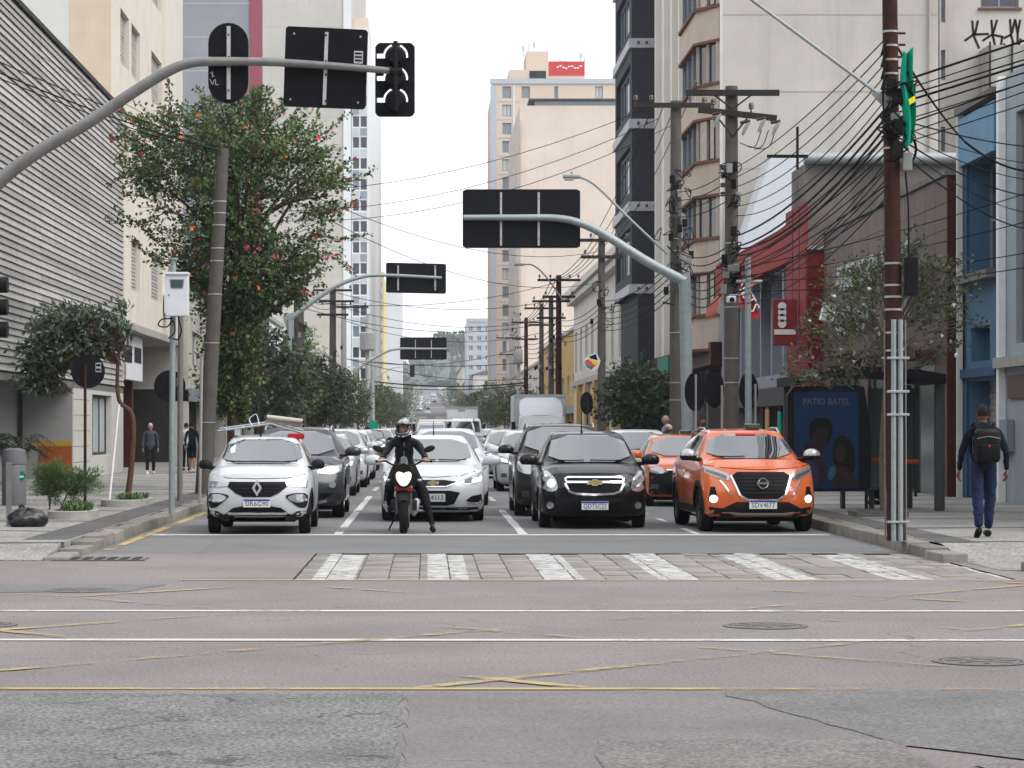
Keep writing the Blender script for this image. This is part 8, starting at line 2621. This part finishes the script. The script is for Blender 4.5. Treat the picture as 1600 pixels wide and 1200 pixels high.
# mudguard, red cover
vs=[];fs=[]
for j in range(9):
    a=math.radians(40+j*14)
    for i in range(5):
        xx=(i/4-.5)*.15; rr2=R_+.035-.35*xx*xx*4
        vs.append((xx,.35-rr2*math.cos(a),R_+rr2*math.sin(a)))
for j in range(8):
    for i in range(4): fs.append((j*5+i,j*5+i+1,(j+1)*5+i+1,(j+1)*5+i))
mpart(MB().add(vs,fs),'front_mudguard','black_plastic')
mpart(MB().bevbox(-.14,.14,.36,.52,.635,.715,.025),'fork_cover','paint_red')
mpart(MB().prism([(-.12,.64),(-.09,.60),(.09,.60),(.12,.64)],'xz',.37,.46),'fork_brace','black_plastic')
# heart-shaped headlamp in a cowl
cow=chaikin([(-.155,.93),(-.10,1.02),(0,1.06),(.10,1.02),(.155,.93),(.15,.80),(.07,.695),(0,.68),(-.07,.695),(-.15,.80)],2)
mpart(MB().prism(cow,'xz',.27,.50),'headlamp_cowl','black_plastic',None,40)
lm=chaikin([(-.118,.90),(-.09,.935),(-.03,.925),(0,.905),(.03,.925),(.09,.935),(.118,.90),(.11,.82),(.055,.735),(0,.715),(-.055,.735),(-.11,.82)],2)
hl=mpart(MB().prism(lm,'xz',.245,.275),'headlamp','lamp_warm')
vz=[(-.10,1.00),(-.06,1.09),(0,1.115),(.06,1.09),(.10,1.00)]
mpart(MB().add([(a,.26,b-.05) for a,b in vz]+[(a*.75,.40,b+.06) for a,b in vz],[(i,i+1,i+6,i+5) for i in range(4)]),'fly_screen','visor',None,60)
# handlebar, mirrors, tank, engine, seat
mpart(MB().tube(smoothpath([(-.38,.62,1.09),(-.30,.60,1.10),(-.14,.55,1.03),(.14,.55,1.03),(.30,.60,1.10),(.38,.62,1.09)],6),.014,8),'handlebar','black_plastic')
for sx in (-1,1):
    mpart(MB().cyl((sx*.30,.60,1.10),(sx*.43,.63,1.085),.020,.020,10),'grip','black_plastic')
    mpart(MB().tube([(sx*.26,.52,1.115),(sx*.40,.48,1.10)],.008,6),'lever','steel_bright')
    mpart(MB().tube(smoothpath([(sx*.27,.58,1.11),(sx*.31,.55,1.20),(sx*.36,.55,1.27)],5),.008,6),'mirror_stem','black_plastic')
    mm=MB().ball((sx*.39,.55,1.275),(.085,.02,.05),14,8); mm.v=[(a,b,c_+(sx*(a-sx*.39))*.25) for a,b,c_ in mm.v]; mpart(mm,'rear_mirror','black_plastic')
    mpart(MB().ball((sx*.235,.42,.80),(.045,.03,.025),10,8),'turn_signal','lamp_clear'); mpart(MB().cyl((sx*.10,.46,.80),(sx*.21,.43,.80),.008,.008,6),'signal_stem','black_plastic')
    mpart(MB().prism([(.62,.72),(.95,.62),(1.02,.80),(.70,.95)],'yz',sx*.15-.02,sx*.15+.02),'tank_shroud','black_plastic')
    mpart(MB().cyl((sx*.12,.98,.33),(sx*.28,.98,.32),.018,.018,8),'footpeg','steel_bright')
    mpart(MB().bevbox(sx*.15-.05,sx*.15+.05,.62,.9,.34,.50,.02),'engine_cover','dark_iron')
tk=MB().ball((0,.86,.90),(.155,.28,.15),18,12); mpart(tk,'fuel_tank','paint_black')
mpart(MB().bevbox(-.12,.12,.6,1.15,.30,.66,.04),'engine','dark_iron')
mpart(MB().bevbox(-.11,.11,1.02,1.75,.76,.84,.035),'seat','black_matte')
mpart(MB().tube([(0,.60,.95),(0,.9,.78),(0,1.2,.70),(0,1.72,.62)],.03,8),'frame','dark_iron')
for sx in (-1,1): mpart(MB().tube([(sx*.10,1.05,.36),(sx*.11,1.72,.295)],.022,8),'swingarm','dark_iron')
mpart(MB().tube([(.10,.62,.5),(.15,.70,.28),(.17,1.3,.30),(.19,1.8,.44)],[.025,.03,.045,.055],12),'exhaust','steel_bright')
mpart(MB().tube([(-.09,1.0,.30),(-.20,1.05,.10),(-.24,1.08,.012)],.012,6),'side_stand','dark_iron')
# rider: left foot down on the road (picture right), right foot on its peg
rd=thing('person','motorcyclist in black jacket, trousers and patterned helmet with one foot down','person',(MX,MY,0))
J={'pelvis':((0,1.28,.92),.15),'waist':((0,1.24,1.07),.145),'chest':((0,1.13,1.27),(.175,.14)),'shoulders':((0,1.08,1.39),.10),'neck':((0,1.04,1.455),.06),'skull':((0,1.02,1.50),.05),
 'hipl':((-.11,1.22,.90),.118),'kneel':((-.23,.86,.68),.084),'calfl':((-.22,.96,.50),.070),'anklel':((-.21,1.02,.39),.045),
 'hipr':((.12,1.20,.88),.118),'kneer':((.30,.82,.60),.084),'calfr':((.36,.72,.38),.066),'ankler':((.43,.60,.125),.040),'sockr':((.435,.59,.10),.036),
 'shl':((-.19,1.07,1.36),.075),'ell':((-.31,.86,1.19),.056),'wrl':((-.325,.66,1.125),.040),
 'shr':((.19,1.07,1.36),.075),'elr':((.31,.86,1.19),.056),'wrr':((.325,.66,1.125),.040)}
E=[('pelvis','waist','jacket_black'),('waist','chest','jacket_black'),('chest','shoulders','jacket_black'),('shoulders','neck','jacket_black'),('neck','skull','skin'),
 ('pelvis','hipl','trouser_black'),('hipl','kneel','trouser_black'),('kneel','calfl','trouser_black'),('calfl','anklel','trouser_black'),
 ('pelvis','hipr','trouser_black'),('hipr','kneer','trouser_black'),('kneer','calfr','trouser_black'),('calfr','ankler','trouser_black'),('ankler','sockr','skin'),
 ('shoulders','shl','jacket_black'),('shl','ell','jacket_black'),('ell','wrl','jacket_black'),('shoulders','shr','jacket_black'),('shr','elr','jacket_black'),('elr','wrr','jacket_black')]
me,mats=skin_body('body',J,E,rd,lv=3,fold=.011)
hb=MB(); head(hb,(0,.99,1.575),1.0,(-.25,-1,-.08)); add_mesh(me,mats,hb,'skin')
hm=MB()
for sx in (-1,1):
    hand(hm,(sx*.335,.665,1.128),(sx*.15,-1,.0),(0,-.1,-1),1.05,.95,sx)
add_mesh(me,mats,hm,'skin')
link_mesh('body',me,rd)
eyes(rd,(0,.99,1.575),1.0,(-.25,-1,-.08))
MB().tube([(.0,1.04,1.44),(0,1.03,1.50)],[.10,.075],14).build('collar',M('jacket_black'),rd,60)
for sx in (-1,1): MB().tube([(sx*.318,.735,1.145),(sx*.326,.66,1.122)],[.052,.05],12).build('cuff',M('jacket_black'),rd,60)
MB().tube([(0,.985,1.37),(0,1.02,1.2),(0,1.085,1.08)],.006,6).build('zip',M('steel_bright'),rd)
# helmet shell with an open face port
fdir=Vector((-.25,-1,-.05)).normalized(); rgt=Vector((0,0,1)).cross(fdir).normalized(); upv=Vector((0,0,1))
HC=Vector((0,1.0,1.585))
sh=MB().ball((0,0,0),(.132,.162,.155),28,20)
vs=[];fs=[]
for (x,y,z) in sh.v:
    if y>0 and z<0: y*=1+.10*(-z/.155); 
    vs.append(tuple(HC+rgt*x+fdir*y+upv*z))
port=[]; rim_pts=[]
for q in sh.f:
    m=sum((Vector(sh.v[i]) for i in q),Vector())/len(q)
    if m.y>.055 and abs(m.x)<.092 and -.052<m.z<.055: continue
    if m.z<-.135: continue
    fs.append(q)
hm_mat=bpy.data.materials.new('helmet_pattern'); nt,N,L,Bn=nodes_of(hm_mat)
Bn.inputs['Roughness'].default_value=.2; Bn.inputs['Coat Weight'].default_value=1
geo=N.new('ShaderNodeNewGeometry'); vo=N.new('ShaderNodeTexVoronoi'); vo.inputs['Scale'].default_value=13; vo.inputs['Randomness'].default_value=1
nz2=N.new('ShaderNodeTexNoise'); nz2.inputs['Scale'].default_value=9; L.new(geo.outputs['Position'],nz2.inputs['Vector'])
L.new(nz2.outputs['Color'],vo.inputs['Vector'])
rp=N.new('ShaderNodeValToRGB'); rp.color_ramp.interpolation='CONSTANT'
el=rp.color_ramp.elements; el[0].color=(.012,.012,.013,1); el[1].position=.42; el[1].color=(.45,.45,.43,1)
e3=el.new(.62); e3.color=(.30,.012,.018,1); e4=el.new(.74); e4.color=(.02,.02,.02,1); e5=el.new(.84); e5.color=(.4,.4,.4,1)
sepc=N.new('ShaderNodeSeparateColor'); L.new(vo.outputs['Color'],sepc.inputs[0]); L.new(sepc.outputs[0],rp.inputs['Fac']); L.new(rp.outputs['Color'],Bn.inputs['Base Color'])
MATS['helmet_pattern']=hm_mat
he=thing('helmet','black, white and red patterned full-face helmet worn by the motorcyclist','helmet',(MX,MY,0))
MB().add(vs,fs).build('shell',M('helmet_pattern'),he,60)
HP=lambda x,y,z: tuple(HC+rgt*x+fdir*y+upv*z)
MB().tube(smoothpath([HP(-.098,.098,-.03),HP(-.07,.150,-.075),HP(0,.178,-.085),HP(.07,.150,-.075),HP(.098,.098,-.03)],6),.028,10).build('chin_bar',M('helmet_shell'),he,60)
for sx in (-1,1): MB().tube(smoothpath([HP(sx*.125,.05,-.04),HP(sx*.095,.125,-.085),HP(sx*.02,.19,-.115)],6),.013,8).build('chin_stripe',M('plate_white'),he,60)
MB().tube(smoothpath([HP(-.118,.07,.062),HP(-.07,.138,.074),HP(0,.158,.078),HP(.07,.138,.074),HP(.118,.07,.062)],6),.020,10).build('raised_visor',M('visor'),he,60)
MB().lathe([(.085,0),(.11,.03),(.115,.07)],n=20,c=tuple(HC+Vector((0,.02,-.165))),caps=False).build('neck_roll',M('black_matte'),he,60)
shoe(rd,(.435,.585,.062),(.45,.40,.048),'shoe_black',1.0); shoe(rd,(-.21,1.02,.355),(-.215,.84,.34),'shoe_black',1.0)
# braid of hair out of the helmet
MB().tube(smoothpath([(-.09,1.06,1.48),(-.16,1.1,1.42),(-.20,1.12,1.33)],5),[.02]*5+[.018]*5+[.008],8).build('hair',M('hair_dark'),rd,60)
# ------------------------------------------------------------------ hazy air
hz=MB().box(-620,620,-62,2600,-2.0,95).build('haze',None) if False else None
mb=MB().box(-700,700,-70,3600,-3.0,100.0)
hz=link_mesh('haze',mb.mesh('haze'))
hm=bpy.data.materials.new('haze_air'); hm.use_nodes=True
N=hm.node_tree.nodes; L=hm.node_tree.links; N.clear()
ho=N.new('ShaderNodeOutputMaterial'); hv=N.new('ShaderNodeVolumePrincipled')
hv.inputs['Color'].default_value=(.86,.92,1.0,1); hv.inputs['Density'].default_value=.00022; hv.inputs['Anisotropy'].default_value=.2
L.new(hv.outputs[0],ho.inputs['Volume'])
hz.data.materials.append(hm)
tag(hz,'pale hazy air filling the whole avenue','haze',kind='stuff')
